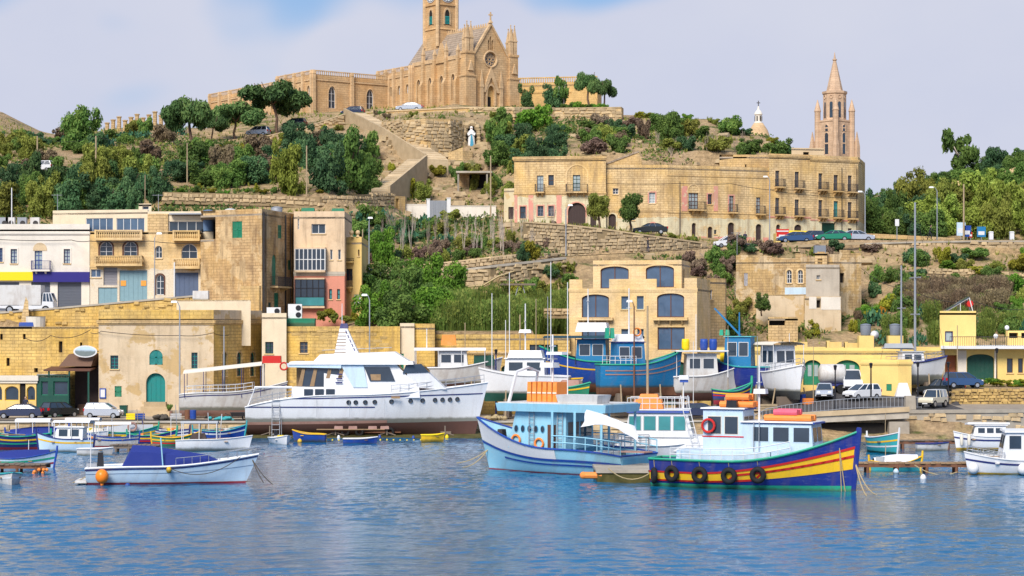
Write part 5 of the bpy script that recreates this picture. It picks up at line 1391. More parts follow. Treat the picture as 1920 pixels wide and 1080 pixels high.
# --------- church on the cliff
TH=rad(36)
CA=Vector((PX(883,355),355.0))
cx_,cy_=Vector((math.cos(TH),math.sin(TH))),Vector((-math.sin(TH),math.cos(TH)))
def cp(x,y):
 return CA+cx_*x+cy_*y
def pinnacle(mb,x,y,z,h,w,n=4):
 """square shaft with steep cap and knob"""
 mb.box(x-w/2,x+w/2,y-w/2,y+w/2,z,z+h*.42)
 mb.box(x-w*.62,x+w*.62,y-w*.62,y+w*.62,z+h*.42,z+h*.46)
 mb.taper(x-w*.5,x+w*.5,y-w*.5,y+w*.5,z+h*.46,z+h*.93,w*.44)
 mb.ball((x,y,z+h*.95),w*.22,6)
def cross(mb,x,y,z,h,t):
 mb.box(x-t,x+t,y-t,y+t,z,z+h)
 mb.box(x-h*.3,x+h*.3,y-t*.9,y+t*.9,z+h*.58,z+h*.58+t*2)
WF,LN,ZB=8.0,17.5,46.2
EV=PZ(104,355)-ZB
RG=PZ(47,357.5)-ZB
ch=House('church','tan gothic church with gabled front and clock tower on the cliff top',[cp(0,0),cp(WF,0),cp(WF,LN),cp(0,LN)],ZB,ZB+EV,'church_stone','church','church_trim',parapet=None)
R_=ch.root
f=ch.f(0)
f.tops=[(WF,EV-.3),(WF/2,RG),(0,EV-.3)]
f.hole(WF/2-.75,WF/2+.75,.35,4.4,'g',.5)
f.hole(WF/2-.55,WF/2-.2,EV+1.2,EV+2.9,'g',.4)
f.hole(WF/2-.18,WF/2+.18,EV+1.2,EV+3.5,'g',.4)
f.hole(WF/2+.2,WF/2+.55,EV+1.2,EV+2.9,'g',.4)
zr,rr_=PZ(110,356.5)-ZB,1.15
f.holes.append(([(WF/2+rr_*math.cos(a*.3927),zr+rr_*math.sin(a*.3927))for a in range(16)],.4))
T=f.M
MB(T).box(WF/2-.8,WF/2+.8,.42,.48,.3,4.5).obj('door_tympanum','church_yellow',R_)
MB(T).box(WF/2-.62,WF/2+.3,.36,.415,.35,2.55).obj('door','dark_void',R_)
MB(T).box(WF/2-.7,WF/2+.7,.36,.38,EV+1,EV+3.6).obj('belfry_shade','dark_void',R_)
rose=MB(T).prism([(WF/2+1.2*math.cos(a*.3927),zr+1.2*math.sin(a*.3927))for a in range(16)],.34,.39).obj('rose_window','win_glass',R_)
tr=MB(T)
for k in range(8):
 a=k*math.pi/4
 tr.torus((WF/2+.72*math.cos(a),.3,zr+.72*math.sin(a)),.26,.06,'y',10,5)
tr.torus((WF/2,.3,zr),.3,.09,'y',12,5)
tr.obj('tracery','church_trim',rose)
MB(T).torus((WF/2,-.02,zr),1.32,.16,'y',22,6).obj('rose_frame','church_trim',R_)
f.surround(f.outline(WF/2-.75,WF/2+.75,.35,4.4,'g'),R_,'church_trim',.3,.2)
g=MB(T)
gz=7.6
g.prism([(WF/2-1.75,3.2),(WF/2-1.2,3.2),(WF/2-.2,5.4),(WF/2,5.75),(WF/2+.2,5.4),(WF/2+1.2,3.2),(WF/2+1.75,3.2),(WF/2,gz)],-.3,-.003)
g.obj('porch_gable','church_trim',R_)
p=MB(T)
for x in(WF/2-2.0,WF/2+2.0):
 p.box(x-.28,x+.28,-.45,-.004,0,4.0)
 p.taper(x-.36,x+.36,-.5,.0,4.0,6.9,.3,.22)
 p.cut()
p.each('porch_buttress','church_trim',R_)
c=MB(T)
c.prism([(-.35,EV-.55),(-.05,EV-.75),(WF/2,RG-.1),(WF+.05,EV-.75),(WF+.35,EV-.55),(WF/2,RG+.45)],-.22,.3)
c.obj('gable_coping','church_trim',R_)
cr=MB(T)
cr.taper(WF/2-.35,WF/2+.35,-.3,.3,RG+.3,RG+.8,.2)
cross(cr,WF/2,0,RG+.8,1.35,.1)
cr.obj('cross','church_trim',R_)
fs=ch.f(3)
L=fs.L
nb=5
for k in range(nb):
 x=L*(k+.5)/nb
 fs.window(0,0,0,0,'g',2,1,'church_trim','win_glass',.3,.08,False,'church_trim',local=(x-.55,x+.55,2.2,6.6))
bt=MB(fs.M)
for k in range(1,nb):
 x=L*k/nb
 bt.box(x-.35,x+.35,-.95,.02,-1,5.2)
 bt.hexa([(x-.35,-.95,5.2),(x+.35,-.95,5.2),(x+.35,.02,5.2),(x-.35,.02,5.2),(x-.35,-.5,6.1),(x+.35,-.5,6.1),(x+.35,.02,6.1),(x-.35,.02,6.1)])
 bt.box(x-.3,x+.3,-.5,.02,6.1,EV+.2)
 bt.cut()
bt.each('buttress','church_stone',R_)
pin=MB(fs.M)
for k in range(1,nb):
 pinnacle(pin,L*k/nb,-.2,EV+.2,2.2+.8*(k%2),.5)
 pin.cut()
pin.each('pinnacle','church_trim',R_)
gb=MB(fs.M)
x=L*2.5/nb
gb.prism([(x-1.5,EV-.4),(x+1.5,EV-.4),(x,EV+3.0)],-.25,.3)
gb.obj('side_gable','church_stone',R_)
MB(fs.M).box(0,L,-.12,.3,EV-.15,EV+.5).obj('side_parapet','church_trim',R_)
for k in range(nb):
 pass
ch.build()
rf=MB()
rf.prism([(-.1,EV-.2),(WF/2,RG-.15),(WF+.1,EV-.2)],.3,LN+2)
rf.obj('roof','roof_stone',R_)
cs=MB()
for k in range(24):
 y=.6+k*.68
 cs.taper(WF/2-.1,WF/2+.1,y,y+.35,RG-.2,RG+.42,.05)
cs.box(WF/2-.13,WF/2+.13,.4,LN,RG-.3,RG-.02)
cs.obj('ridge_cresting','church_trim',R_)
for nm,x0 in(('turret',-.5),('turret',WF+.5)):
 t=MB()
 t.box(x0-1.0,x0+1.0,-.75,1.2,-1,5.6)
 t.box(x0-1.12,x0+1.12,-.87,1.32,5.6,5.85)
 t.box(x0-.82,x0+.82,-.55,1.0,5.85,EV+.3)
 t.box(x0-.95,x0+.95,-.68,1.13,EV+.3,EV+.7)
 o=t.obj(nm,'church_stone',R_)
 q=MB()
 for dx,dy in((-.4,-.1),(.4,-.1),(-.4,.6),(.4,.6)):
  pinnacle(q,x0+dx,dy,EV+.7,4.6 if dy>0 else 5.2,.62)
  q.cut()
 q.each('pinnacle','church_trim',o)
 s=MB().prism([(x0-.5,6.6),(x0+.5,6.6),(x0,8.3)],-.8,-.56).obj('turret_gable','church_trim',o)
tx,ty,tw=2.0,LN-4.6,4.0
zt0,zt1,zt2,zt3=EV-1,PZ(62,372)-ZB,PZ(17,372)-ZB,PZ(-22,372)-ZB
t=MB()
t.box(tx,tx+tw,ty,ty+tw,-1,zt1)
t.taper(tx-.15,tx+tw+.15,ty-.15,ty+tw+.15,zt1,zt1+.35,.2)
t.box(tx+.08,tx+tw-.08,ty+.08,ty+tw-.08,zt1+.3,zt2)
t.box(tx-.12,tx+tw+.12,ty-.12,ty+tw+.12,zt2,zt2+.3)
t.box(tx+.05,tx+tw-.05,ty+.05,ty+tw-.05,zt2+.3,zt3)
to=t.obj('tower','church_stone',R_)
ed=MB()
for ax in(tx,tx+tw):
 for ay in(ty,ty+tw):
  ed.lathe([(.34,zt1-3),(.34,zt3+.3),(.42,zt3+.4),(.42,zt3+.7),(.05,zt3+2.6)],(ax,ay,0),8)
  ed.cut()
ed.each('corner_shaft','church_trim',to)
sp=MB().taper(tx+.1,tx+tw-.1,ty+.1,ty+tw-.1,zt3,zt3+12,tw/2-.15).obj('spire','church_trim',to)
for nm,px0,py0,dx,dy in(('f',tx+tw/2,ty,1,0),('s',tx,ty+tw/2,0,1)):
 def PT(a,b,z):
  return(px0+a*dx-b*dy,py0+a*dy-b*dx if dx else py0-a,z)if dx else(px0-b,py0-a,z)
 Wm=Matrix(((dx,dy,0,px0),(-dy,dx,0,py0),(0,0,1,0),(0,0,0,1)))
 Wm=Matrix.Translation((px0,py0,0))@Matrix.Rotation(0 if dx else-math.pi/2,4,'Z')
 zc,ztp=zt1+.9,zt2-.7
 fx_=Face.outline(None,-.52,.52,zc,ztp,'g')
 w=MB(Wm).prism(fx_,.02,.1).obj('bell_window','dark_void',to)
 lv=MB(Wm)
 for k in range(6):
  z=zc+.1+k*(ztp-zc-1.2)/6
  lv.hexa([(-.5,-.03,z),(.5,-.03,z),(.5,.03,z+.12),(-.5,.03,z+.12),(-.5,-.03,z+.06),(.5,-.03,z+.06),(.5,.03,z+.2),(-.5,.03,z+.2)])
 lv.obj('louvre','teal_paint',w)
 fo=Face.outline(None,-.75,.75,zc,ztp+.35,'g')
 fi_=Face.outline(None,-.5,.5,zc,ztp-.02,'g')
 n=len(fo)
 vs=[(a,-.08,b)for a,b in fo]+[(a,-.08,b)for a,b in fi_]+[(a,.1,b)for a,b in fo]+[(a,.1,b)for a,b in fi_]
 rg=list(range(1,n))+[0]
 MB(Wm).add(vs,[x for a,b in zip(rg,rg[1:])for x in((a,b,n+b,n+a),(a,2*n+a,2*n+b,b),(n+a,n+b,3*n+b,3*n+a))]).obj('surround','church_trim',w)
 zk=(zt2+zt3)/2+.25
 ck=MB(Wm).prism([(1.55*math.cos(a*math.pi/14),zk+1.55*math.sin(a*math.pi/14))for a in range(28)],-.06,.02).obj('clock_face','white_paint',to)
 MB(Wm).torus((0,-.06,zk),1.38,.06,'y',28,5).obj('clock_ring','black_paint',ck)
 num=MB(Wm)
 for k in range(12):
  a=k*math.pi/6
  u,v=math.sin(a),math.cos(a)
  num.hexa([(u*1.0-v*.05,-.08,zk+v*1.0+u*.05),(u*1.0+v*.05,-.08,zk+v*1.0-u*.05),(u*1.0+v*.05,-.05,zk+v*1.0-u*.05),(u*1.0-v*.05,-.05,zk+v*1.0+u*.05),(u*1.25-v*.05,-.08,zk+v*1.25+u*.05),(u*1.25+v*.05,-.08,zk+v*1.25-u*.05),(u*1.25+v*.05,-.05,zk+v*1.25-u*.05),(u*1.25-v*.05,-.05,zk+v*1.25+u*.05)])
 num.obj('hour_mark','black_paint',ck)
 MB(Wm).tube([(-.12,-.1,zk+.3),(.5,-.1,zk-1.0)],.05,5).obj('minute_hand','black_paint',ck)
 MB(Wm).tube([(.08,-.11,zk-.2),(-.28,-.11,zk+.62)],.07,5).obj('hour_hand','black_paint',ck)
def wing(name,label,x0,x1,y0,y1,zb,zt,nf,ns,mat='church_stone',merlon=True,arch='g',wz=(2.0,5.6),big=False):
 hh=House(name,label,[cp(x0,y0),cp(x1,y0),cp(x1,y1),cp(x0,y1)],zb,zt,mat,'building','church_trim',parapet=.7)
 for fi,n in((0,nf),(3,ns)):
  fc=hh.f(fi)
  for k in range(n):
   x=fc.L*(k+.5)/n
   w=.75 if fi==0 and big else .45
   fc.window(0,0,0,0,arch,2,3,'white_paint','win_glass',.35,.07,False,'church_trim',local=(x-w,x+w,wz[0],wz[1]))
  b=MB(fc.M)
  for k in range(n+1):
   x=fc.L*k/n if n else 0
   b.box(x-.28,x+.28,-.5,.02,-2,zt-zb+.1)
   b.taper(x-.3,x+.3,-.55,.05,zt-zb+.1,zt-zb+.7,.12)
   b.cut()
  b.each('buttress','church_trim',hh.root)
  MB(fc.M).box(0,fc.L,-.15,.02,zt-zb-1.05,zt-zb-.8).obj('string_course','church_trim',hh.root)
  bl=MB(fc.M)
  m=int(fc.L/.42)
  for k in range(m):
   bl.box(.1+k*.42,.28+k*.42,-.06,.02,zt-zb,zt-zb+.55)
  bl.box(0,fc.L,-.1,.1,zt-zb+.55,zt-zb+.72)
  bl.obj('balustrade','church_trim',hh.root)
 hh.build()
 return hh
wing('church_nave_extension','lower rear part of the church with slim piers',-.3,7,LN+.05,LN+10.5,46.5,PZ(134,372),0,4,wz=(4.2,5.8))
fe=46.5
wing('parish_wing','gothic parish wing with tall white window left of the church',-15.8,-.36,LN+7.2,LN+19,45.5,PZ(154,378),2,4,big=True,wz=(2.4,6.2))
wing('convent_wing','long low convent wing running left behind the pines',-14.8,-4,LN+19.05,LN+46,43.5,PZ(170,386),0,7,wz=(2.5,5.2))
yw=House('convent_hall','plain yellow hall with balustrade right of the church',pf((962,375),(1120,372),(1128,384),(962,388)),45,PZ(152,372),'church_yellow','building','church_yellow',parapet=.5)
f=yw.f()
b=MB(f.M)
for k in range(int(f.L/.4)):
 b.box(.1+k*.4,.27+k*.4,-.05,.1,yw.zt-45,yw.zt-45+.7)
b.box(0,f.L,-.1,.15,yw.zt-45+.7,yw.zt-45+.9)
b.obj('balustrade','church_yellow',yw.root)
f.window(1076,185,1084,200,'g',2,2,'white_paint','win_glass',surround='church_trim')
x0,zz=f.loc(1093,160)
MB(f.M).prism([(x0-2.6,-1),(x0+2.6,-1),(x0+2.6,zz-3),(x0+1.3,zz+.2),(x0,zz+1.0),(x0-1.3,zz+.2),(x0-2.6,zz-3)],-.5,.3).obj('scroll_gable','church_yellow',yw.root)
f.band(172,.25,.12)
yw.build()
yh=House('convent_upper_hall','pale yellow upper hall rising behind the parish wing',pf((540,420),(735,400),(735,412),(540,432)),46,PZ(147,400),'church_yellow','building','church_yellow',parapet=.3)
yh.build()
SY=400.0
sx=PX(1565,SY)
zb=26.0
s=root('spire_church','slender pink stone gothic spire rising behind the three-storey block','church',(sx,SY,zb),rad(40))
k=SY/FPX
Z=lambda py:PZ(py,SY)-zb
w=2.25
b=MB().box(-w,w,-w,w,0,Z(227)).box(-w-.1,w+.1,-w-.1,w+.1,Z(229),Z(226)).obj('tower','spire_stone',s)
oc=MB().lathe([(2.15,Z(227)),(2.15,Z(178)),(2.35,Z(176)),(2.35,Z(172)),(1.75,Z(171))],n=8).obj('octagon','spire_stone',s)
MB().lathe([(1.62,Z(174)),(.28,Z(114)),(.42,Z(113)),(.42,Z(111)),(.2,Z(110)),(.05,Z(98))],n=8).obj('spire','spire_stone',s)
tb=MB()
for ax in(-1,1):
 for ay in(-1,1):
  tb.lathe([(.55,-2),(.55,Z(210)),(.66,Z(209)),(.6,Z(207)),(.06,Z(187))],(ax*w,ay*w,0),8)
  tb.taper(ax*w*1.3-.5,ax*w*1.3+.5,ay*w*1.3-.5,ay*w*1.3+.5,0,Z(275),.1)
  tb.taper(ax*w*1.3-.4,ax*w*1.3+.4,ay*w*1.3-.4,ay*w*1.3+.4,Z(275),Z(247),.36)
  tb.cut()
tb.each('corner_pinnacle','spire_stone',s)
for fi in range(2):
 Rm=Matrix.Rotation(-math.pi/2*fi,4,'Z')
 for x in(0.0,):
  for(z0,z1,ww,ar)in((Z(290),Z(250),.5,'r'),(Z(247.5),Z(235),.42,'r')):
   o=MB(Rm).prism(Face.outline(None,x-ww,x+ww,z0,z1,ar),-w-.03,-w+.02).obj('window','win_glass',s)
   MB(Rm).box(x-ww*1.1,x+ww*1.1,-w-.07,-w-.031,(z0+z1)/2-.12,(z0+z1)/2+.12).obj('transom','spire_stone',o)
   pts=Face.outline(None,x-ww,x+ww,z0,z1,ar)
   rg=MB(Rm)
   for(a,c_),(a2,c2)in zip(pts[1:],pts[2:]+pts[:1]):
    rg.tube([(a,-w-.02,c_),(a2,-w-.02,c2)],.1,4)
   rg.obj('surround','spire_stone',o)
 for a in(math.pi/8,):
  pass
for kk in range(8):
 a=kk*math.pi/4+math.pi/8
 Rm=Matrix.Rotation(a+math.pi/2,4,'Z')
 r8=2.15*math.cos(math.pi/8)
 MB(Rm).prism(Face.outline(None,-.3,.3,Z(222),Z(192),'r'),-r8-.02,-r8+.03).obj('window','win_glass',s)
 MB(Rm).torus((0,-r8-.03,Z(183)),.33,.09,'y',10,5).obj('roundel','spire_stone',s)
DY=470.0
d=root('domed_church','distant pale church dome with lantern peeping over the hill','church',(PX(1422,DY),DY,25))
Z=lambda py:PZ(py,DY)-25
MB().lathe([(2.6,0),(2.6,Z(262)),(2.5,Z(255)),(2.1,Z(245)),(1.5,Z(237)),(1.0,Z(231))],n=20).obj('dome','church_trim',d,True)
MB().lathe([(1.05,Z(232)),(1.05,Z(230)),(.75,Z(229)),(.75,Z(216)),(.95,Z(215)),(.8,Z(211)),(.3,Z(206)),(.12,Z(199))],n=12).obj('lantern','plaster_white',d)
lw=MB()
for kk in range(6):
 a=kk*math.pi/3
 lw.box(math.cos(a)*.72-.12,math.cos(a)*.72+.12,math.sin(a)*.72-.12,math.sin(a)*.72+.12,Z(227),Z(218))
 lw.cut()
lw.each('lantern_window','dark_void',d)
c=MB()
cross(c,0,0,Z(200),1.3,.08)
c.obj('cross','iron',d)
def ramp_path(name,label,pts,w,wallh=.9):
 """solid stone stair ramp along pts (world), parapet on the near side, steps as parts"""
 r0=Vector(pts[0])
 rt=root(name,label,'stairway',r0)
 for a,b in zip(pts,pts[1:]):
  a,b=Vector(a)-r0,Vector(b)-r0
  d=Vector((b.x-a.x,b.y-a.y,0)).normalized()
  n=Vector((-d.y,d.x,0))
  if n.y<0:
   n=-n
  q=lambda v,k,dz:(v.x+n.x*k,v.y+n.y*k,v.z+dz)
  MB().hexa([q(a,0,-5),q(b,0,-5),q(b,w,-5),q(a,w,-5),q(a,0,0),q(b,0,0),q(b,w,0),q(a,w,0)]).obj('ramp','pathstone',rt)
  MB().hexa([q(a,-.35,-4),q(b,-.35,-4),q(b,-.003,-4),q(a,-.003,-4),q(a,-.35,wallh),q(b,-.35,wallh),q(b,-.003,wallh),q(a,-.003,wallh)]).obj('parapet','pathstone',rt)
  m=int((b-a).length/1.2)
  for k in range(m):
   p0,p1=a.lerp(b,k/m),a.lerp(b,(k+.55)/m)
   MB().hexa([q(p0,0,-.2),q(p1,0,-.2),q(p1,w,-.2),q(p0,w,-.2),q(p0,0,.16),q(p1,0,.10),q(p1,w,.10),q(p0,w,.16)]).obj('step','pathstone',rt)
 return rt
ramp_path('cliff_stair','long straight stair ramp descending the cliff left of the statue',[P(648,212,328),P(720,248,315),P(800,298,302)],3.4,.7)
ramp_path('lower_stair','short lower flight of the cliff stair doubling back left',[P(797,300,300.5),P(727,358,284)],2.6,.7)
stone_wall('cliff_wall','tall ashlar retaining wall on the cliff left of the statue',[wpt(715,318.5,262,228),wpt(760,310.2,296,225),wpt(800,308.6,304,222),wpt(845,310.5,304,223),wpt(868,313.5,294,226)],'stone_a',1.0,.5,depth=1.0,maxp=290,core='limestone')
stone_wall('ridge_wall','low pale wall along the ridge road under the pines',[wpt(u,Y,pb,pt)for u,Y,pb,pt in((352,322,300,289),(420,322,287,276),(500,322,268,256),(580,324,248,237),(646,327,226,215))],'stone_a',.9,.45,core='limestone',cap=.15,capmat='pathstone',depth=.6,maxp=90)
stone_wall('summit_wall','low stone terrace wall along the church forecourt',[wpt(668,339,226,213),wpt(735,340,222,209),wpt(800,337,220,206),wpt(870,331,219,203),wpt(965,329,220,203),wpt(1040,334,220,204)],'stone_a',1.0,.5,cap=.2,depth=.7,maxp=150,core='limestone')
stone_wall('garden_wall','square-cut stone wall under the tall pines right of the church',[wpt(1040,336,226,204),wpt(1165,334,226,202)],'stone_a',1.1,.5,cap=.15,depth=2.5,maxp=180,core='limestone')
sY=314.0
st=root('statue','white robed statue with blue sash in a dark cliff niche','statue',P(884,277,sY))
b=MB()
rings=[]
for z,rx,ry in((0,.5,.4),(.5,.55,.42),(1.2,.5,.38),(1.9,.46,.34),(2.2,.52,.34),(2.45,.42,.3),(2.6,.2,.2),(2.72,.2,.22),(2.95,.24,.25),(3.12,.17,.18),(3.18,.05,.05)):
 rings.append([(rx*math.cos(a*math.pi/6),ry*math.sin(a*math.pi/6),z)for a in range(12)])
b.loft(rings)
b.obj('figure','statue_white',st,True)
MB().ball((0,-.1,2.86),.17,10).obj('face','skin',st)
MB().hexa([(-.2,-.5,.2),(.36,-.48,.2),(.36,-.35,.2),(-.2,-.35,.2),(-.1,-.4,1.85),(.1,-.4,1.85),(.1,-.3,1.85),(-.1,-.3,1.85)]).obj('sash','statue_blue',st)
MB().tube([(-.5,0,2.15),(-.42,-.3,1.75),(-.02,-.42,2.1)],[.14,.13,.09],7).tube([(.5,0,2.15),(.42,-.3,1.75),(.02,-.42,2.1)],[.14,.13,.09],7).obj('arm','statue_white',st,True)
MB().taper(-.6,.6,-.45,.45,-.5,0,.08).obj('plinth','concrete',st)
nc=MB()
for i in range(12):
 a=math.pi*i/11
 nc.ball((1.05*math.cos(a),.15,2.3+1.3*math.sin(a)),.38+.08*(i%3),6)
for s_ in(-1,1):
 for i in range(4):
  nc.ball((1.08*s_,.15,.2+i*.6),.36+.06*(i%2),6)
tag(nc.obj('rock_niche','stone_a',loc=P(884,277,sY)),'rough stone arch framing the white statue niche','niche')
tag(MB().prism(Face.outline(None,-1.0,1.0,-.4,3.75,'r'),0,.3).obj('niche_shade','dark_void',loc=P(884,277,sY+.5)),'near-black slab painting the niche shade behind the white statue','niche')  # flat near-black slab, its colour stands in for shade inside the niche
MBs=House('grotto_wall','plain stone platform below and left of the statue',pf((840,309.5),(868,309),(886,310),(886,316),(840,316)),PZ(312,309),PZ(283,309),'limestone','wall','limestone',parapet=None)
MBs.f(0).tops=[(MBs.f(0).L,PZ(276,309)-MBs.zb),(0,PZ(286,309)-MBs.zb)]
MBs.build()
g=root('grotto_shelter','flat-roofed concrete shelter over a dark grotto below the statue','shelter',P(888,365,298))
MB().box(-2.4,2.6,-2.2,2.6,2.9,3.15).obj('roof','concrete',g)
for x in(-2.1,1.9):
 MB().box(x-.12,x+.12,-2.0,-1.76,0,2.9).obj('post','concrete',g)
MB().box(-.6,2.3,1.2,2.4,-1,2.88).obj('grotto_mouth','dark_void',g)
MB().box(-2.2,-.62,.6,2.4,-1,2.88).obj('side_wall','limestone_brown',g)
for a,b,t,bt,mat,lab,nm in((760,800,384,410,'plaster_white','left piece of whitewashed compound wall under the cliff','compound_wall'),(800,806,374,408,'white_paint','white gate pier in the compound wall','gate_pier'),(806,838,376,408,'galv','pale corrugated blue-grey gate in the compound wall','metal_gate'),(838,845,372,408,'white_paint','second white gate pier right of the corrugated gate','gate_pier'),(845,930,387,412,'plaster_white','right piece of whitewashed compound wall behind bare saplings','compound_wall')):
 Y=284.5
 X0,X1,z0,z1=PX(a,Y),PX(b,Y),PZ(bt,Y)-1,PZ(t,Y)
 m=MB()
 if 'gate' in nm and mat=='galv':
  for i in range(14):
   m.box((X1-X0)*i/14,(X1-X0)*(i+.6)/14,.0+.05*(i%2),.12,0,z1-z0)
  m.box(0,X1-X0,.12,.16,0,z1-z0)
 else:
  m.box(0,X1-X0,0,.5,0,z1-z0).box(-.05,X1-X0+.05,-.05,.55,z1-z0,z1-z0+.1)
 tag(m.obj(nm,mat,loc=(X0,Y,z0)),lab,'gate' if nm=='metal_gate' else 'wall')
hh=House('gatehouse_ruin','roofless rubble hut with pale doorway left of the compound wall',pf((672,278.5),(735,282.5),(760,284),(760,289),(672,285)),PZ(398,281),PZ(366,281),'limestone','wall','limestone',parapet=None)
hh.f(1).void(750-8,372,756-8,396,depth=.4,mat='plaster_ochre')
hh.build()
# --------- vegetation
def set_tint(me,vals):
 a=me.attributes.new('tint','FLOAT','POINT')
 a.data.foreach_set('value',vals)
def leaf_mesh(name,seed,lobes,n,leaf,mat,aspect=1.6,up=0.25,shell=0.5):
 r=np.random.RandomState(seed)
 L=np.array(lobes,float)
 vol=(L[:,3]*L[:,4]*L[:,5])**0.8
 idx=r.choice(len(L),n,p=vol/vol.sum())
 d=r.randn(n,3)
 d/=np.linalg.norm(d,axis=1)[:,None]
 rad_=(shell+(1-shell)*r.rand(n)**0.6)*(0.9+0.2*r.rand(n))
 c=L[idx,:3]+d*L[idx,3:6]*rad_[:,None]
 nrm=d+r.randn(n,3)*0.7+np.array([0,0,up])
 nrm/=np.linalg.norm(nrm,axis=1)[:,None]
 t=np.cross(nrm,r.randn(n,3))
 t/=np.linalg.norm(t,axis=1)[:,None]+1e-9
 b=np.cross(nrm,t)
 sz=leaf*(0.55+0.9*r.rand(n))
 t*=(sz*aspect*0.5)[:,None]
 b*=(sz*0.5)[:,None]
 fold=nrm*(sz*0.25)[:,None]
 v=np.stack([c-t,c-b*.9+fold*.6,c+t,c+b*.9+fold*.6],1).reshape(-1,3)
 me=bpy.data.meshes.new(name)
 f=np.arange(4*n).reshape(-1,4)
 me.from_pydata(v.tolist(),[],f.tolist())
 me.materials.append(M(mat))
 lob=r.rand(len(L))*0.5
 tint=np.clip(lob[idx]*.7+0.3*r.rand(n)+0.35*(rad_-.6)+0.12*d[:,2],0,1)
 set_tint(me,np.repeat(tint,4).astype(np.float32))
 return me
def lobes_round(seed,k=9,flat=1.0):
 r=random.Random(seed)
 k=int(k*2.2)
 out=[(0,0,.5,.5,.5,.42*flat)]
 for i in range(k):
  a=r.uniform(0,6.283)
  q=r.uniform(.3,.72)
  s=r.uniform(.13,.32)
  out.append((q*math.cos(a)*r.uniform(.8,1.15),q*math.sin(a),.22+r.uniform(-.12,.85)*flat,s,s,s*r.uniform(.6,1.0)))
 return out
def lobes_pine(seed,k=8):
 r=random.Random(seed)
 out=[]
 for i in range(k):
  a=i*2.4+r.uniform(-.4,.4)
  q=.75*math.sqrt((i+.4)/k)
  s=r.uniform(.2,.36)
  out.append((q*math.cos(a),q*math.sin(a),.76+r.uniform(-.1,.14)-q*.14,s,s,s*.48))
 return out
def reed_mesh(name,seed,n,mat,lean=.35,w=.012):
 r=random.Random(seed)
 vs,fs,tint=[],[],[]
 for i in range(n):
  a,q=r.uniform(0,6.283),math.sqrt(r.random())*.8
  x,y=q*math.cos(a),q*math.sin(a)
  h=r.uniform(.55,1.05)
  dx,dy=r.gauss(0,lean*.5),r.gauss(0,lean*.5)
  b=r.uniform(0,3.14)
  wx,wy=w*math.cos(b),w*math.sin(b)
  o=len(vs)
  vs+=[(x-wx,y-wy,0),(x+wx,y+wy,0),(x+dx*.4+wx*1.6,y+dy*.4+wy*1.6,h*.6),(x+dx*.4-wx*1.6,y+dy*.4-wy*1.6,h*.6),(x+dx,y+dy,h)]
  fs+=[(o,o+1,o+2,o+3),(o+3,o+2,o+4)]
  t=r.random()
  tint+=[t*.6,t*.6,t,t,min(1,t+.2)]
  for k in range(2):
   zz=h*r.uniform(.35,.9)
   ang=r.uniform(0,6.283)
   ll=r.uniform(.1,.22)
   px_,py_=x+dx*.4*zz/h,y+dy*.4*zz/h
   o=len(vs)
   vs+=[(px_,py_,zz),(px_+ll*.5*math.cos(ang)-w,py_+ll*.5*math.sin(ang)+w,zz+ll*.5),(px_+ll*math.cos(ang),py_+ll*math.sin(ang),zz+ll*.2)]
   fs.append((o,o+1,o+2))
   tint+=[t]*3
 me=bpy.data.meshes.new(name)
 me.from_pydata(vs,[],fs)
 me.materials.append(M(mat))
 set_tint(me,tint)
 return me
def bare_mesh(name,seed,mat,depth=4,spread=.5,n0=3):
 r=random.Random(seed)
 mb=MB()
 def grow(p,d,l,rr,k):
  e=p+d*l
  mid=p.lerp(e,.5)+Vector((r.gauss(0,.03),r.gauss(0,.03),0))*l
  mb.tube([p,mid,e],[rr,rr*.85,rr*.65],4,cap=False)
  if k==0:
   return
  for i in range(2 if r.random()<.6 else 3):
   nd_=(d+Vector((r.gauss(0,spread),r.gauss(0,spread),r.gauss(.12,spread*.5)))).normalized()
   grow(p.lerp(e,r.uniform(.6,1)),nd_,l*r.uniform(.55,.85),rr*.62,k-1)
 for i in range(n0):
  grow(Vector((r.gauss(0,.06),r.gauss(0,.06),-.05)),Vector((r.gauss(0,.16),r.gauss(0,.16),1)).normalized(),r.uniform(.28,.42),.017,depth)
 return mb.mesh(name,mat)
def cactus_mesh(name,seed,n=120):
 r=random.Random(seed)
 mb=MB()
 tint=[]
 for i in range(n):
  a,q=r.uniform(0,6.283),math.sqrt(r.random())
  c=Vector((q*math.cos(a),q*math.sin(a),r.uniform(.05,.75)*(1.15-q*.5)))
  m=Matrix.Translation(c)@Matrix.Rotation(r.uniform(0,6.28),4,'Z')@Matrix.Rotation(r.gauss(0,.5),4,'X')@Matrix.Rotation(r.gauss(0,.6),4,'Y')
  s=r.uniform(.09,.15)
  ring=[m@Vector((s*.72*math.cos(k*.785),-.012,s*math.sin(k*.785)))for k in range(8)]
  ring2=[m@Vector((s*.72*math.cos(k*.785),.012,s*math.sin(k*.785)))for k in range(8)]
  mb.loft([ring,ring2])
  tint+=[r.random()]*16
 me=mb.mesh(name,'leaf_cactus')
 set_tint(me,tint)
 return me
_veg={}
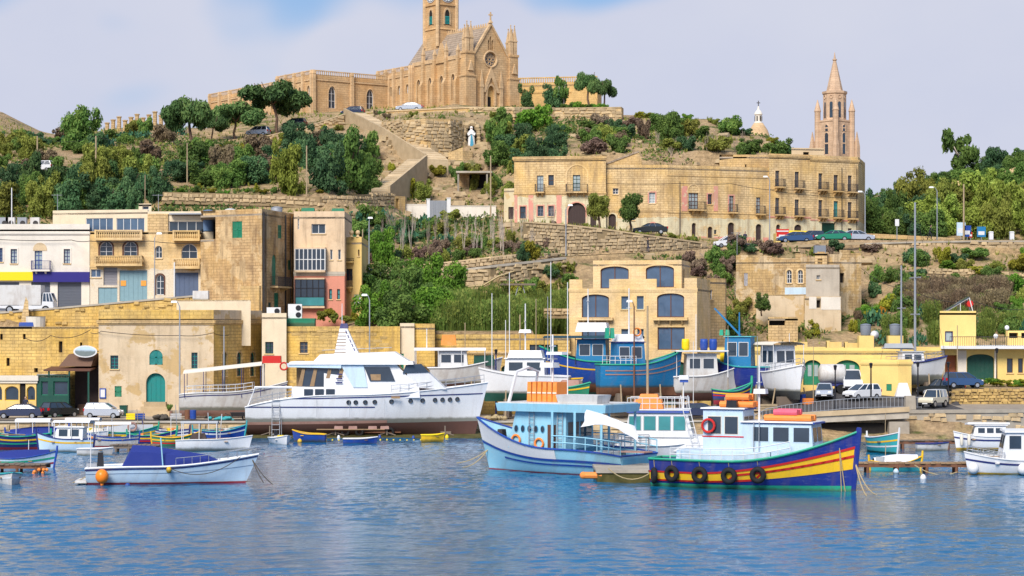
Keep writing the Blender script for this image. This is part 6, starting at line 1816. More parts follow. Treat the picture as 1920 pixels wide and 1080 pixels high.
def veg(kind,mat,var):
 key=(kind,mat,var)
 if key not in _veg:
  s=hash(kind)%97 if False else sum(map(ord,kind))*7+var*13
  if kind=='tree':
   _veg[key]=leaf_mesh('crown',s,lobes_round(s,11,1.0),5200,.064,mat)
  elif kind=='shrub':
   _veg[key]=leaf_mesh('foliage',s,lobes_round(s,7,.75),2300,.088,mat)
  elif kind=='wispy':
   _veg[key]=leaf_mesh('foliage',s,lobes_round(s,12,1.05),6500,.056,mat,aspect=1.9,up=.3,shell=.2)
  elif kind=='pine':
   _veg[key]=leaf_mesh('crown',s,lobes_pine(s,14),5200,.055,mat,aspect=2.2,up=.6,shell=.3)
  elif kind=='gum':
   r=random.Random(s)
   lb=[(r.uniform(-.7,.7),r.uniform(-.6,.6),r.uniform(.35,1.05),q,q,q*.8)for q in[r.uniform(.13,.24)for _ in range(12)]]
   _veg[key]=leaf_mesh('crown',s,lb,1700,.09,mat,2.0,0,.2)
  elif kind=='reed':
   _veg[key]=reed_mesh('foliage',s,460,mat,.5,.009)
  elif kind=='bare':
   _veg[key]=bare_mesh('branches',s,mat,3,.3,3)
  elif kind=='cactus':
   _veg[key]=cactus_mesh('pads',s)
 return _veg[key]
def trunk_mesh(seed,h,r0,limbs,mat,lean=0.0,spread=.6,top=.75):
 r=random.Random(seed)
 mb=MB()
 p=[Vector((0,0,-.06*h))]
 for i in range(1,5):
  p.append(Vector((lean*h*i/4+r.gauss(0,.02)*h,r.gauss(0,.015)*h,top*h*.62*i/4)))
 mb.tube(p,[r0,r0*.85,r0*.75,r0*.68,r0*.6],7)
 for i in range(limbs):
  a=i*2.4+r.random()
  e=Vector((p[-1].x+math.cos(a)*spread*h*.45,p[-1].y+math.sin(a)*spread*h*.45,top*h*r.uniform(.85,1.05)))
  m=p[-1].lerp(e,.5)+Vector((0,0,-.05*h))
  mb.tube([p[-1]-Vector((0,0,.03*h)),m,e],[r0*.5,r0*.36,r0*.2],5)
 return mb.mesh('trunk',mat,True)
def ground_at(px,py,Y0=219.0,Y1=440.0):
 Y=Y0
 while Y<Y1:
  X=PX(px,Y)
  if H0(X,Y)>=PZ(py,Y):
   return Vector((X,Y,H(X,Y)))
  Y+=0.6
 return Vector((PX(px,330),330,H(PX(px,330),330)))
VR=random.Random(21)
def plant(kind,mat,px,py,wpx,hpx,label,cat,group=None,Y=None,name=None,bark='bark',lean=0.0,var=None,sink=0.12,topf=.75,cb=0.0):
 g=ground_at(px,py)if Y is None else Vector((PX(px,Y),Y,PZ(py,Y)))
 s=g.y/FPX
 w,h=wpx*s/2,hpx*s
 var=VR.randrange(3)if var is None else var
 nm=name or{'tree':'leafy_tree','shrub':'shrub','wispy':'feathery_bush','pine':'pine_tree','gum':'eucalyptus_tree','reed':'reed_clump','bare':'bare_sapling','cactus':'prickly_pear'}[kind]
 rz=VR.uniform(0,6.28)
 me=veg(kind,mat,var)
 if kind in('tree','pine','gum'):
  t=root(nm,label,cat,g,0,group)
  tm_=trunk_mesh(VR.randrange(999),h,max(.1,h*.035),5 if kind!='tree' else 4,bark,lean,.75*w/h*1.3,topf)
  child('trunk',tm_,t)
  zs=h*(1-cb)/(1.15 if kind!='pine' else 1.0)
  child('crown',me,t,(lean*h,0,cb*h-(.06*h if kind=='tree' else 0)),(0,0,rz),(w,w*.9,zs))
  return t
 o=bpy.data.objects.new(nm,me)
 COL.objects.link(o)
 o.location=g-Vector((0,0,h*sink))
 o.rotation_euler.z=rz
 o.scale=(w,w*.9,h*(1.0 if kind in('reed','bare','cactus')else .95))
 return tag(o,label,cat,group)
def zone(where,specs,n,x0,x1,y0,y1,w,h,group,skip=None,seed=1,Y=None,sink=.12):
 """scatter n plants, bases between rows y0(x) and y1(x); specs = [(kind, material, adjective, noun)]"""
 global VR
 VR=random.Random(seed)
 pts=[]
 tries=0
 while len(pts)<n and tries<4000:
  tries+=1
  px,py=VR.uniform(x0,x1),VR.uniform(0,1)
  a,b=(y0(px)if callable(y0)else y0),(y1(px)if callable(y1)else y1)
  py=a+(b-a)*py
  if skip and skip(px,py):
   continue
  if any(abs(px-q[0])<w[0]*.38 and abs(py-q[1])<h[0]*.32 for q in pts):
   continue
  pts.append((px,py))
 pts.sort()
 cnt={}
 pick=[VR.choice(specs)for _ in pts]
 tot={}
 for s in pick:
  tot[s]=tot.get(s,0)+1
 for(px,py),s in zip(pts,pick):
  k=cnt.get(s,0)
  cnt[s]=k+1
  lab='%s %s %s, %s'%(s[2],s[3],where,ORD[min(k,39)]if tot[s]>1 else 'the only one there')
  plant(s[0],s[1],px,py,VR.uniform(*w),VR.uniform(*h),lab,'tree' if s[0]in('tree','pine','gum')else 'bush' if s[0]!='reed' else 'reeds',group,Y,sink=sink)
DK=('tree','leaf_dark','dark green','tree')
GT=('tree','leaf_green','mid green','tree')
BT=('tree','leaf_bright','fresh green','tree')
PT_=('tree','leaf_pine','pine green','tree')
GS=('shrub','leaf_green','green','shrub')
DS=('shrub','leaf_dark','dark green','shrub')
OS=('shrub','leaf_olive','olive','shrub')
YS=('shrub','leaf_yellow','yellow-green','shrub')
PS=('shrub','leaf_purple','leafless purplish','shrub')
RS=('shrub','leaf_dry','dry brown','shrub')
BS=('shrub','leaf_bright','bright green','shrub')
WL=('wispy','leaf_lime','lime feathery','bush')
WG=('wispy','leaf_green','green feathery','bush')
WO=('wispy','leaf_olive','olive feathery','bush')
CA_=('cactus','leaf_cactus','blue-green prickly','pear')
RD=('reed','leaf_reed','green','reed clump')
RP=('reed','leaf_dry','dry grey','reed clump')
BB=('bare','twig_grey','bare grey','sapling')
BP=('bare','bark_pale','bare pale','sapling')
zone('behind the left houses',[PT_,PT_,DK,GT,WO],22,-20,300,356,412,(60,105),(52,86),'trees behind the left houses',seed=3)
zone('on the upper left slope',[GS,DS,GS,CA_,OS,RS,GT,WO,RS],27,-10,310,lambda x:262-12*(x>80),345,(38,78),(26,52),'bushes on the upper left slope',seed=4)
plant('wispy','leaf_green',150,284,100,78,'big rounded feathery bush on the left skyline','bush')
plant('wispy','leaf_olive',55,300,60,52,'rusty olive feathery bush left of the big rounded one','bush')
zone('on the left skyline',[DS,CA_,GS],16,-10,340,lambda x:fit([(0,262),(100,268),(200,262),(340,248)],x),lambda x:fit([(0,266),(100,272),(200,266),(340,252)],x),(24,44),(16,26),'bushes on the left skyline',seed=5)
plant('pine','leaf_pine',362,290,108,112,'lone umbrella pine with bent trunk on the left ridge','tree',lean=-.06,topf=.95)
plant('pine','leaf_pine',520,254,158,104,'wide umbrella pine in front of the convent wing','tree',lean=-.05,topf=.95,Y=330)
plant('pine','leaf_pine',440,272,116,84,'lower umbrella pine left of the wide one','tree',Y=328,topf=.9)
plant('pine','leaf_pine',398,272,66,58,'small dark pine beside the ridge road','tree',Y=325,topf=.9)
zone('in the thicket below the church road',[DK,WG,GT,DS,GS,RS,WO],28,345,700,lambda x:fit([(345,306),(450,300),(560,292),(700,290)],x),360,(48,100),(38,72),'thicket below the church road',seed=6,skip=lambda x,y:500<x<590 and y>330)
plant('wispy','leaf_lime',540,362,84,96,'tall lime-green plume bush in the dark thicket','bush')
plant('tree','leaf_green',655,362,110,118,'tallest dense tree at the right end of the thicket','tree')
plant('tree','leaf_dark',610,358,100,96,'dark dense tree left of the tallest thicket tree','tree')
zone('on the ridge road bank',[OS,RS,DS,YS],18,400,640,lambda x:290-(x-400)*.19,lambda x:300-(x-400)*.2,(18,40),(12,24),'bushes on the ridge road bank',seed=7)
zone('on the foot wall',[OS,BS,YS,GS],18,310,760,358,366,(12,30),(8,18),'plants on the foot wall',seed=8)
zone('on the cliff face',[GS,OS,YS,RS],24,640,960,lambda x:216,lambda x:fit([(640,230),(700,236),(960,330)],x),(8,26),(5,16),'plants on the cliff face',seed=9,skip=lambda x,y:868<x<902 and y>225)
zone('beside the lower stair',[OS,WO,YS,GS],14,735,960,320,380,(24,52),(22,42),'bushes beside the lower stair',seed=10)
zone('right of the statue',[DK,GT,GS,BS,OS],15,925,1050,lambda x:240,330,(46,80),(36,62),'bushes right of the statue',seed=11)
plant('tree','leaf_pine',986,202,44,44,'small dark pine at the right foot of the church','tree',Y=352)
plant('tree','leaf_dark',1040,206,64,52,'dense dark tree in front of the yellow hall','tree',Y=348)
plant('gum','leaf_green',1056,206,46,66,'pale-trunked tree before the yellow hall','tree',Y=347,bark='bark_pale')
plant('pine','leaf_pine',1102,207,58,74,'taller umbrella pine at the right end of the yellow hall','tree',Y=346,topf=.95)
plant('pine','leaf_pine',1130,207,56,60,'outer umbrella pine with slender forked trunk','tree',Y=345,topf=.95,lean=.05)
zone('behind the garden wall',[BS,GS],8,1060,1130,205,207,(22,36),(12,20),'shrubs behind the garden wall',seed=12,Y=344)
zone('above the upper street',[GS,GS,DS,OS,RS,WG,PS,GS],27,1050,1480,lambda x:fit([(1050,232),(1330,232),(1480,282)],x),lambda x:fit([(1050,296),(1480,300)],x),(34,76),(22,48),'bushes above the upper street',seed=13)
zone('along the hill crest',[OS,BS,DS,YS],11,1165,1480,lambda x:fit([(1165,214),(1330,226),(1480,280)],x),lambda x:fit([(1165,220),(1330,232),(1480,286)],x),(22,42),(12,24),'bushes along the hill crest',seed=14)
zone('above the long house',[BP,BB],10,1230,1400,270,292,(40,60),(34,52),'bare saplings above the long house',seed=15)
plant('tree','leaf_green',1252,262,70,62,'rounded tree standing out on the crest above the long house','tree')
zone('on the slope below the compound',[BP,BB,BP],52,715,1045,lambda x:fit([(720,452),(1045,440)],x),lambda x:fit([(720,494),(1045,474)],x),(40,70),(78,118),'bare saplings below the compound',seed=16)
zone('under the bare saplings',[OS,DS,PS,GS,PS],26,690,1050,lambda x:fit([(690,470),(1050,456)],x),lambda x:fit([(690,502),(1050,474)],x),(26,56),(18,36),'undergrowth below the compound',seed=17)
zone('on the terrace left of the saplings',[CA_,CA_,DS,GS,OS],22,650,860,412,462,(34,60),(22,40),'plants on the terrace',seed=18)
plant('tree','leaf_bright',716,508,70,76,'round bright green tree left of the bare saplings','tree')
zone('above the yellow warehouse',[BT,BT,GT],15,684,850,566,626,(82,128),(66,92),'trees above the yellow warehouse',seed=19)
zone('above the long warehouse',[RD],40,824,1066,590,640,(40,64),(50,74),'reeds above the long warehouse',seed=20)
zone('left of the cream house',[YS,OS,WO,GS,DS],20,960,1072,512,588,(30,62),(22,46),'bushes left of the cream house',seed=22)
zone('behind the cream house',[PS,DS,GS,BP],14,1290,1385,486,560,(30,54),(24,44),'bushes behind the cream house',seed=23)
zone('between cream house and ruin',[DS,GS,OS],8,1335,1392,590,632,(34,56),(26,46),'bushes between house and ruin',seed=24)
plant('tree','leaf_green',1428,590,44,42,'small crooked tree before the ruin','tree',Y=233,cb=.25)
zone('around the ruin',[OS,YS,GS,RS],20,1440,1640,600,640,(20,46),(14,30),'bushes around the ruin',seed=25)
zone('along the road above the ruin',[PS,OS,DS,PS],12,1345,1640,472,486,(30,60),(14,30),'scrub along the road above the ruin',seed=26)
zone('on the right slope',[GS,GS,YS,DS,OS,BS],40,1612,1930,486,612,(34,72),(20,44),'bushes on the right slope',seed=27)
zone('midway on the right slope',[RP],30,1704,1880,545,582,(34,54),(30,46),'dry reeds on the right slope',seed=28)
zone('at the foot of the right slope',[RD,CA_,GS],26,1640,1930,600,645,(34,58),(30,54),'plants at the foot of the right slope',seed=29)
plant('shrub','leaf_orange',1656,600,24,34,'orange flowering bush on the right slope','bush')
zone('behind the right road',[DK,DK,GT,WG],16,1622,1740,408,448,(56,92),(44,68),'dark trees behind the right road',seed=30)
zone('lining the right road',[WO,WL,WL],24,1722,1940,402,450,(80,118),(58,92),'feathery trees lining the right road',seed=31)
zone('on the right hill',[GT,DK,GS,CA_,GT,WG],28,1640,1940,lambda x:fit([(1640,392),(1760,352),(1800,335),(1930,304)],x),lambda x:fit([(1640,402),(1800,368),(1930,350)],x),(40,74),(26,44),'trees on the right hill',seed=32)
plant('gum','leaf_green',1805,338,92,96,'tall open eucalyptus on the right skyline','tree',bark='bark_pale')
plant('tree','leaf_dark',1868,330,72,62,'dark tree right of the eucalyptus','tree')
plant('tree','leaf_olive',1124,430,60,76,'left small olive tree before the arched doorway','tree',Y=270.5,topf=.8,cb=.34)
plant('tree','leaf_green',1180,436,66,82,'right small dark tree beside the parked black car','tree',Y=271,topf=.8,cb=.34)
zone('on top of the rubble wall',[OS,GS,PS,YS],16,1000,1320,lambda x:fit([(1000,421),(1320,458)],x),lambda x:fit([(1000,424),(1320,461)],x),(12,30),(7,16),'plants on top of the rubble wall',seed=33)
zone('on the grass bank',[BS,YS],18,1790,1940,716,726,(20,40),(7,14),'shrubs on the grass bank',seed=34,Y=207)
zone('on roofs and ledges left',[OS,YS],9,600,690,590,604,(18,34),(10,20),'plants beside the pink tenement',seed=35,Y=227)
gr=np.random.RandomState(3)
sv,sf,stn=[],[],[]
for i in range(26000):
 Y=222+128*gr.rand()
 u=gr.rand()*2060-70
 X=PX(u,Y)
 nz=noise.noise(Vector((X*.055,Y*.055,2.0)))+.45*noise.noise(Vector((X*.2,Y*.2,5.0)))
 if nz<-.06 or on_road(X,Y)or(Y<250 and(u<700 or 1060<u<1370))or(Y<232 and u>1290)or(690<u<925 and Y>293)or(930<u<1640 and 262<Y<298)or(u<720 and Y>318):
  continue
 z0=H0(X,Y)
 if abs(H0(X,Y+.8)-z0)>1.3:
  continue
 z=H(X,Y)
 hh_=.25+.75*min(1.0,nz*1.6)
 t=min(1.0,max(0.0,.45+.5*noise.noise(Vector((X*.12,Y*.12,9)))+.2*gr.randn()))
 for k in range(4):
  c=np.array([X+gr.randn()*.35,Y+gr.randn()*.35,z+hh_*gr.rand()])
  a_,b_=gr.randn(3),gr.randn(3)
  a_*=.27/(np.linalg.norm(a_)+1e-6)
  b_*=.17/(np.linalg.norm(b_)+1e-6)
  o=len(sv)
  sv+=[tuple(c-a_),tuple(c-b_),tuple(c+a_),tuple(c+b_)]
  sf.append((o,o+1,o+2,o+3))
  stn+=[min(1.0,t*.75+.25*gr.rand())]*4
sm=bpy.data.meshes.new('scrub')
sm.from_pydata(sv,[],sf)
sm.materials.append(M('leaf_scrub'))
set_tint(sm,stn)
so=bpy.data.objects.new('scrub',sm)
COL.objects.link(so)
tag(so,'low green scrub spreading over the open slopes','scrub',kind='stuff')
gv,gf,gt=[],[],[]
rv=MB()
for i in range(15000):
 Y=219+190*gr.rand()
 X=(gr.rand()*2-1)*0.26*Y
 if on_road(X,Y)or(Y<247 and X<-38*Y/232+1.5)or noise.noise(Vector((X*.09,Y*.09,7)))<-.12:
  continue
 u=960+FPX*X/Y
 z0=H0(X,Y)
 if abs(H0(X,Y+.8)-z0)>1.3:
  continue
 z=H(X,Y)-.05
 h_,w_=.25+.5*gr.rand(),.10
 t=gr.rand()
 for k in range(3):
  a=gr.rand()*6.28
  o=len(gv)
  dx,dy=math.cos(a),math.sin(a)
  gv+=[(X-dy*w_,Y+dx*w_,z),(X+dy*w_,Y-dx*w_,z),(X+dx*h_*.5,Y+dy*h_*.5,z+h_)]
  gf.append((o,o+1,o+2))
  gt+=[t*.7,t*.7,t]
gm=bpy.data.meshes.new('grass')
gm.from_pydata(gv,[],gf)
gm.materials.append(M('leaf_olive'))
set_tint(gm,gt)
go=bpy.data.objects.new('grass',gm)
COL.objects.link(go)
tag(go,'rough olive grass covering the open hillside','grass',kind='stuff')
for i in range(900):
 u,py=640+340*gr.rand(),215+200*gr.rand()
 if i>520:
  u,py=300+1400*gr.rand(),240+380*gr.rand()
 g=ground_at(u,py)
 if on_road(g.x,g.y):
  continue
 s=.25+.7*gr.rand()**2
 m=Matrix.Translation(g)@Matrix.Rotation(gr.rand()*6.28,4,'Z')@Matrix.Rotation(gr.randn()*.4,4,'X')
 q=MB(m).taper(-s,s,-s*.7,s*.7,-s*.4,s*.5,s*.35*gr.rand(),s*.3,sx=s*.2*gr.randn())
 rv.add(q.v,q.f)
ro=rv.obj('rubble','stone_a')
tag(ro,'loose limestone rubble strewn over cliff and slopes','rubble',kind='stuff')
# --------- boats
class Boat:
 def __init__(s,name,label,px,py,Y,head,L,B,hb,hm,hs,draft=.5,sternw=.8,rake=.06,tm=.42,pw=2.0,group=None,cat='boat',q0=.3,roll=0):
  """px,py: photo place of the midship waterline at distance Y; head: bow direction in degrees (0 right, 180 left)"""
  s.L,s.B,s.hb,s.hm,s.hs,s.draft,s.sw,s.rake,s.tm,s.pw,s.q0=L,B,hb,hm,hs,draft,sternw,rake,tm,pw,q0
  s.root=root(name,label,cat,P(px,py,Y),rad(head),group)
  if roll:
   s.root.rotation_euler.x=rad(roll)
 def sheer(s,t):
  return s.hm+(s.hb-s.hm)*((t-.4)/.6)**2 if t>.4 else s.hm+(s.hs-s.hm)*((.4-t)/.4)**2
 def W(s,t):
  if t<s.tm:
   return s.sw+(1-s.sw)*math.sin(math.pi/2*t/s.tm)
  return max(.012,1-((t-s.tm)/(1-s.tm))**s.pw)
 def pt(s,t,v,side,off=0.0):
  z=-s.draft+(s.sheer(t)+s.draft)*v
  q=s.q0+(.75-s.q0)*max(0,(t-.35)/.65)**1.5
  y=s.B/2*s.W(t)*max(v,.02)**q+off
  k=max(0,(t-.72)/.28)**1.4
  x=(t-.5)*s.L+s.rake*s.L*k*v-s.rake*s.L*.5*k
  if s.sw<.3:
   k2=max(0,(.2-t)/.2)**1.4
   x-=s.rake*.6*s.L*k2*v
  return Vector((x,side*y,z))
 def vz(s,z):
  return lambda t:max(.0,min(1.0,((z(t)if callable(z)else z)+s.draft)/(s.sheer(t)+s.draft)))
 def band(s,name,mat,z0=None,z1=None,off=0.0,t0=0.0,t1=1.0,parent=None,n=22,m=7,sides=(1,-1),transom=True,label=None):
  f0=s.vz(z0)if z0 is not None else(lambda t:0.0)
  f1=s.vz(z1)if z1 is not None else(lambda t:1.0)
  if z0 is not None or z1 is not None:
   m=3
  mb=MB()
  ts=[t0+(t1-t0)*i/n for i in range(n+1)]
  for sd in sides:
   rows=[[s.pt(t,f0(t)+(f1(t)-f0(t))*j/m,sd,off)for j in range(m+1)]for t in ts]
   mb.loft(rows if sd<0 else[r[::-1]for r in rows],closed=False)
  if transom and t0==0 and s.sw>.25:
   a=[s.pt(0,f0(0)+(f1(0)-f0(0))*j/m,1,off)+Vector((-off,0,0))for j in range(m+1)]
   b=[s.pt(0,f0(0)+(f1(0)-f0(0))*j/m,-1,off)+Vector((-off,0,0))for j in range(m+1)]
   mb.loft([a,b],closed=False)
  o=mb.obj(name,mat,parent or s.root,True)
  if label:
   o['label']=label
  return o
 def deck(s,z,mat,t0=.02,t1=.97,name='deck'):
  f=s.vz(z)
  mb=MB()
  ts=[t0+(t1-t0)*i/16 for i in range(17)]
  mb.loft([[s.pt(t,f(t),-1,-.03),s.pt(t,f(t),1,-.03)]for t in ts],closed=False)
  return mb.obj(name,mat,s.root)
 def gunwale(s,mat,r=.06,dz=0.0,name='gunwale',t0=0.0,t1=1.0,off=.02):
  mb=MB()
  for sd in(1,-1):
   mb.tube([s.pt(t0+(t1-t0)*i/20,1,sd,off)+Vector((0,0,dz))for i in range(21)],r,5)
  if s.sw>.25 and t0==0:
   mb.tube([s.pt(0,1,1,off)+Vector((0,0,dz)),s.pt(0,1,-1,off)+Vector((0,0,dz))],r,5)
  return mb.obj(name,mat,s.root)
 def stem(s,mat,w=.16,up=.35,stern=False):
  mb=MB()
  for t,e in((1.0,1),)+(((0.0,-1),)if stern else()):
   p=[s.pt(t,v,1)for v in(.0,.35,.7,1.0)]
   pts=[(a.x+.05*e,0,a.z)for a in p]+[(p[-1].x+.08*e,0,p[-1].z+up)]
   mb.tube(pts,[w*.5,w*.55,w*.6,w*.65,w*.5],6)
  return mb.obj('stem_post',mat,s.root)
 def rail(s,mat,h,t0,t1,n=8,r=.025,dz=0,sides=(1,-1),mid=True,name='guard_rail'):
  for sd in sides:
   mb=MB()
   base=[s.pt(t0+(t1-t0)*i/n,1,sd,-.06)+Vector((0,0,dz))for i in range(n+1)]
   for b in base:
    mb.tube([b,b+Vector((0,0,h))],r,4)
   for k in((1,.5)if mid else(1,)):
    mb.tube([b+Vector((0,0,h*k))for b in base],r*1.1,4)
   mb.obj(name,mat,s.root)
 def cabin(s,x0,x1,w,z0,z1,mat,roof=None,win=3,fw=2,wz=(.5,.85),slope=.0,back=.0,tin=.08,frame='white_paint',pane='win_glass',name='cabin',over=.15,port=False,wx=None,rt=.08,bw=0):
  c=MB().hexa([(x0,-w/2,z0),(x1,-w/2,z0),(x1,w/2,z0),(x0,w/2,z0),(x0+back,-w/2+tin,z1),(x1-slope,-w/2+tin,z1),(x1-slope,w/2-tin,z1),(x0+back,w/2-tin,z1)]).obj(name,mat,s.root)
  if roof:
   MB().taper(x0+back-over,x1-slope+over,-w/2+tin-over,w/2-tin+over,z1,z1+rt,.03).obj('roof',roof,c)
  za,zb=z0+(z1-z0)*wz[0],z0+(z1-z0)*wz[1]
  xa,xb=wx or(x0+.2,x1-.2-slope*.6)
  g=(xb-xa)/max(1,win)
  for sd in(1,-1):
   ya,yb=w/2-tin*wz[0],w/2-tin*wz[1]
   for i in range(win):
    a,b=xa+g*(i+.12),xa+g*(i+.88)
    if port:
     m,rr,zc=(a+b)/2,min(g*.36,(zb-za)/2),(za+zb)/2
     ring=lambda k,e,y:[(m+k*rr*math.cos(q*.5236)*.8,sd*y,zc+k*rr*math.sin(q*.5236)*1.25)for q in range(12)]
     f_=MB().loft([ring(1.15,0,ya-.05),ring(1.15,0,ya+.02),ring(.95,0,ya+.03)],True,False).obj('window',frame,c)
     MB().loft([ring(1,0,ya),ring(.98,0,ya+.02)]).obj('pane',pane,f_)
    else:
     f_=MB().hexa([(a-.05,sd*(ya-.03),za-.05),(b+.05,sd*(ya-.03),za-.05),(b+.05,sd*(ya+.015),za-.05),(a-.05,sd*(ya+.015),za-.05),(a-.05,sd*(yb-.03),zb+.05),(b+.05,sd*(yb-.03),zb+.05),(b+.05,sd*(yb+.015),zb+.05),(a-.05,sd*(yb+.015),zb+.05)]).obj('window',frame,c)
     MB().hexa([(a,sd*ya,za),(b,sd*ya,za),(b,sd*(ya+.03),za),(a,sd*(ya+.03),za),(a,sd*yb,zb),(b,sd*yb,zb),(b,sd*(yb+.03),zb),(a,sd*(yb+.03),zb)]).obj('pane',pane,f_)
  for e,cnt,xx,sl in((1,fw,x1,slope),(-1,bw,x0,back)):
   for i in range(cnt):
    a,b=-w/2+.15+(w-.3)*(i+.08)/cnt,-w/2+.15+(w-.3)*(i+.92)/cnt
    xl,xh=xx-e*sl*wz[0],xx-e*sl*wz[1]
    f_=MB().hexa([(xl-.02,a-.04,za-.04),(xl+e*.015,a-.04,za-.04),(xl+e*.015,b+.04,za-.04),(xl-.02,b+.04,za-.04),(xh-.02,a-.04,zb+.04),(xh+e*.015,a-.04,zb+.04),(xh+e*.015,b+.04,zb+.04),(xh-.02,b+.04,zb+.04)]).obj('window',frame,c)
    MB().hexa([(xl,a,za),(xl+e*.03,a,za),(xl+e*.03,b,za),(xl,b,za),(xh,a,zb),(xh+e*.03,a,zb),(xh+e*.03,b,zb),(xh,b,zb)]).obj('pane',pane,f_)
  return c
 def box(s,name,mat,x0,x1,y0,y1,z0,z1,t=0.03,parent=None,label=None):
  o=MB().taper(x0,x1,y0,y1,z0,z1,t).obj(name,mat,parent or s.root)
  if label:
   o['label']=label
  return o
 def mast(s,x,y,z0,z1,r=.06,mat='white_paint',name='mast',arms=(),parent=None):
  mb=MB().tube([(x,y,z0),(x,y,z1)],[r,r*.7],7)
  for z,w in arms:
   mb.tube([(x,y-w,z),(x,y+w,z)],r*.5,5)
  return mb.obj(name,mat,parent or s.root)
 def tube(s,name,mat,pts,r=.03,n=5):
  return MB().tube(pts,r,n).obj(name,mat,s.root)
 def canopy(s,mat,x0,x1,w,z,h=.18,posts=4,post='galv',zb=1.0,name='canopy',sag=.0):
  rows=[]
  for i in range(7):
   x=x0+(x1-x0)*i/6
   dz=sag*i/6
   rows.append([(x,-w/2,z+dz),(x,-w/3,z+h*.8+dz),(x,0,z+h+dz),(x,w/3,z+h*.8+dz),(x,w/2,z+dz),(x,w/2+.01,z-.12+dz)])
   rows[-1].insert(0,(x,-w/2-.01,z-.12+dz))
  o=MB().loft(rows,closed=False).obj(name,mat,s.root,True)
  for i in range(posts):
   x=x0+.1+(x1-x0-.2)*i/(posts-1)
   for y in(-w/2+.05,w/2-.05):
    MB().tube([(x,y,zb),(x,y,z+sag*i/posts)],.035,5).obj('post',post,o)
  return o
def rope_pts(a,b,sag,n=10):
 a,b=Vector(a),Vector(b)
 return[a.lerp(b,i/n)+Vector((0,0,-sag*4*(i/n)*(1-i/n)))for i in range(n+1)]
def ring_buoy(parent,x,y,z,r=.33,mat='orange_raft',axis='y'):
 return MB().torus((x,y,z),r,.08,axis,14,6).obj('life_ring',mat,parent)
def mooring(label,a,b,sag=.3,mat='rope',r=.035):
 return tag(MB().tube(rope_pts(a,b,sag),r,5).obj('mooring_rope',mat),label,'rope')
b=Boat('fishing_boat','large royal blue wooden boat with yellow and red stripes at right',1412,915,133.3,-24,13.0,4.3,3.65,1.75,1.75,draft=.6,sternw=.55,rake=.03,pw=2.3)
b.band('hull','royal')
zt=lambda t:.95+1.75*max(0,(t-.25)/.75)**1.7
zb=lambda t:.42+.95*max(0,(t-.25)/.75)**1.7
b.band('yellow_stripe','yellow_paint',zb,zt,.03)
for q,nm in((lambda t:zt(t),'red_rail'),(lambda t:.6*zt(t)+.4*zb(t)if t>.45 else zb(t)+.001,'red_rail'),(lambda t:zb(t)if t<.55 else .6*zt(t)+.4*zb(t)+.002,'red_rail')):
 b.band(nm,'red_paint',lambda t:q(t)-.05-.03*t,lambda t:q(t)+.05+.03*t,.06)
b.band('boot_stripe','green_bright',None,lambda t:.22+.1*t,.02)
b.gunwale('green_bright',.08)
b.stem('royal',.3,.25)
b.deck(1.25,'wood_grey')
b.box('coaming','ice_blue',-4.6,1.6,-1.5,1.5,1.26,2.35,.06)
MB().hexa([(1.6,-1.45,1.3),(4.6,-.5,1.7),(4.6,.5,1.7),(1.6,1.45,1.3),(1.6,-1.4,2.36),(4.6,-.45,2.85),(4.6,.45,2.85),(1.6,1.4,2.36)]).obj('fore_coaming','ice_blue',b.root)
c=b.cabin(-2.9,-.3,2.3,2.3,4.95,'ice_blue','white_paint',2,2,(.42,.82),0,0,.03,'cloth_cream',bw=1)
MB().box(-3.05,-.15,-1.2,1.2,4.9,5.0).obj('roof_edge','blue_paint',c)
MB().box(-2.95,-.25,-1.17,1.17,3.2,3.27).obj('red_line','red_paint',c)
c2=b.cabin(-.3,4.2,2.3,2.3,4.15,'ice_blue','white_paint',3,2,(.38,.85),.15,0,.04,'ice_blue',wx=(.2,4.1))
MB().box(-.35,4.3,-1.2,1.2,4.1,4.2).obj('roof_edge','blue_paint',c2)
b.rail('white_paint',.75,.12,.72,11)
for x0,x1,z,m,nm in((.9,3.9,4.25,'orange_raft','life_raft'),(1.5,3.0,4.6,'pink_cover','life_raft'),(-2.0,.2,5.05,'orange_raft','life_raft'),(-1.6,-.1,5.5,'orange_raft','life_raft')):
 o=MB().tube([(x0,-.45,z+.18),(x1,-.45,z+.18)],.2,8).tube([(x0,.45,z+.18),(x1,.45,z+.18)],.2,8).box(x0+.05,x1-.05,-.45,.45,z+.03,z+.32).obj(nm,m,b.root)
b.mast(.4,0,4.2,8.3,.07,arms=((6.6,.5),))
b.box('radar','white_paint',.1,.9,-.3,.3,5.9,6.2)
b.box('spot_lamp','black_paint',-1.4,-.7,-1.15,-.8,5.05,5.5)
ring_buoy(b.root,-2.5,-1.32,3.9,.4,'red_paint')
b.tube('ladder','galv',[(.45,-1.4,1.5),(.45,-1.28,4.2)],.03)
b.tube('ladder','galv',[(.8,-1.4,1.5),(.8,-1.28,4.2)],.03)
for k,t in enumerate((.03,.13,.28,.43,.57)):
 p=b.pt(t,.62 if t>.05 else .55,-1,.2)
 o=MB().torus((0,0,0),.37,.17,'y',16,7).obj('tyre_fender','rubber',b.root,True,p,rad(-60 if k==0 else-12 if k==1 else 0))
 MB().tube([(p.x,p.y+.1,p.z+.4),b.pt(t,1,-1,.05)],.025,4).obj('tyre_rope','rope',b.root)
for dx in(0,.25):
 b.tube('bow_rope','rope',rope_pts(b.pt(.93,.85,-1,.05),b.pt(.95,.1,-1,.15)+Vector((dx,0,0)),.05),.03)
pb=b.root.matrix_basis@b.pt(1,.55,1)
mooring('left yellow rope running from the royal blue bow to the water',pb,P(1625,930,127),.3)
mooring('right yellow rope running from the royal blue bow to the water',pb,P(1644,928,126),.4)
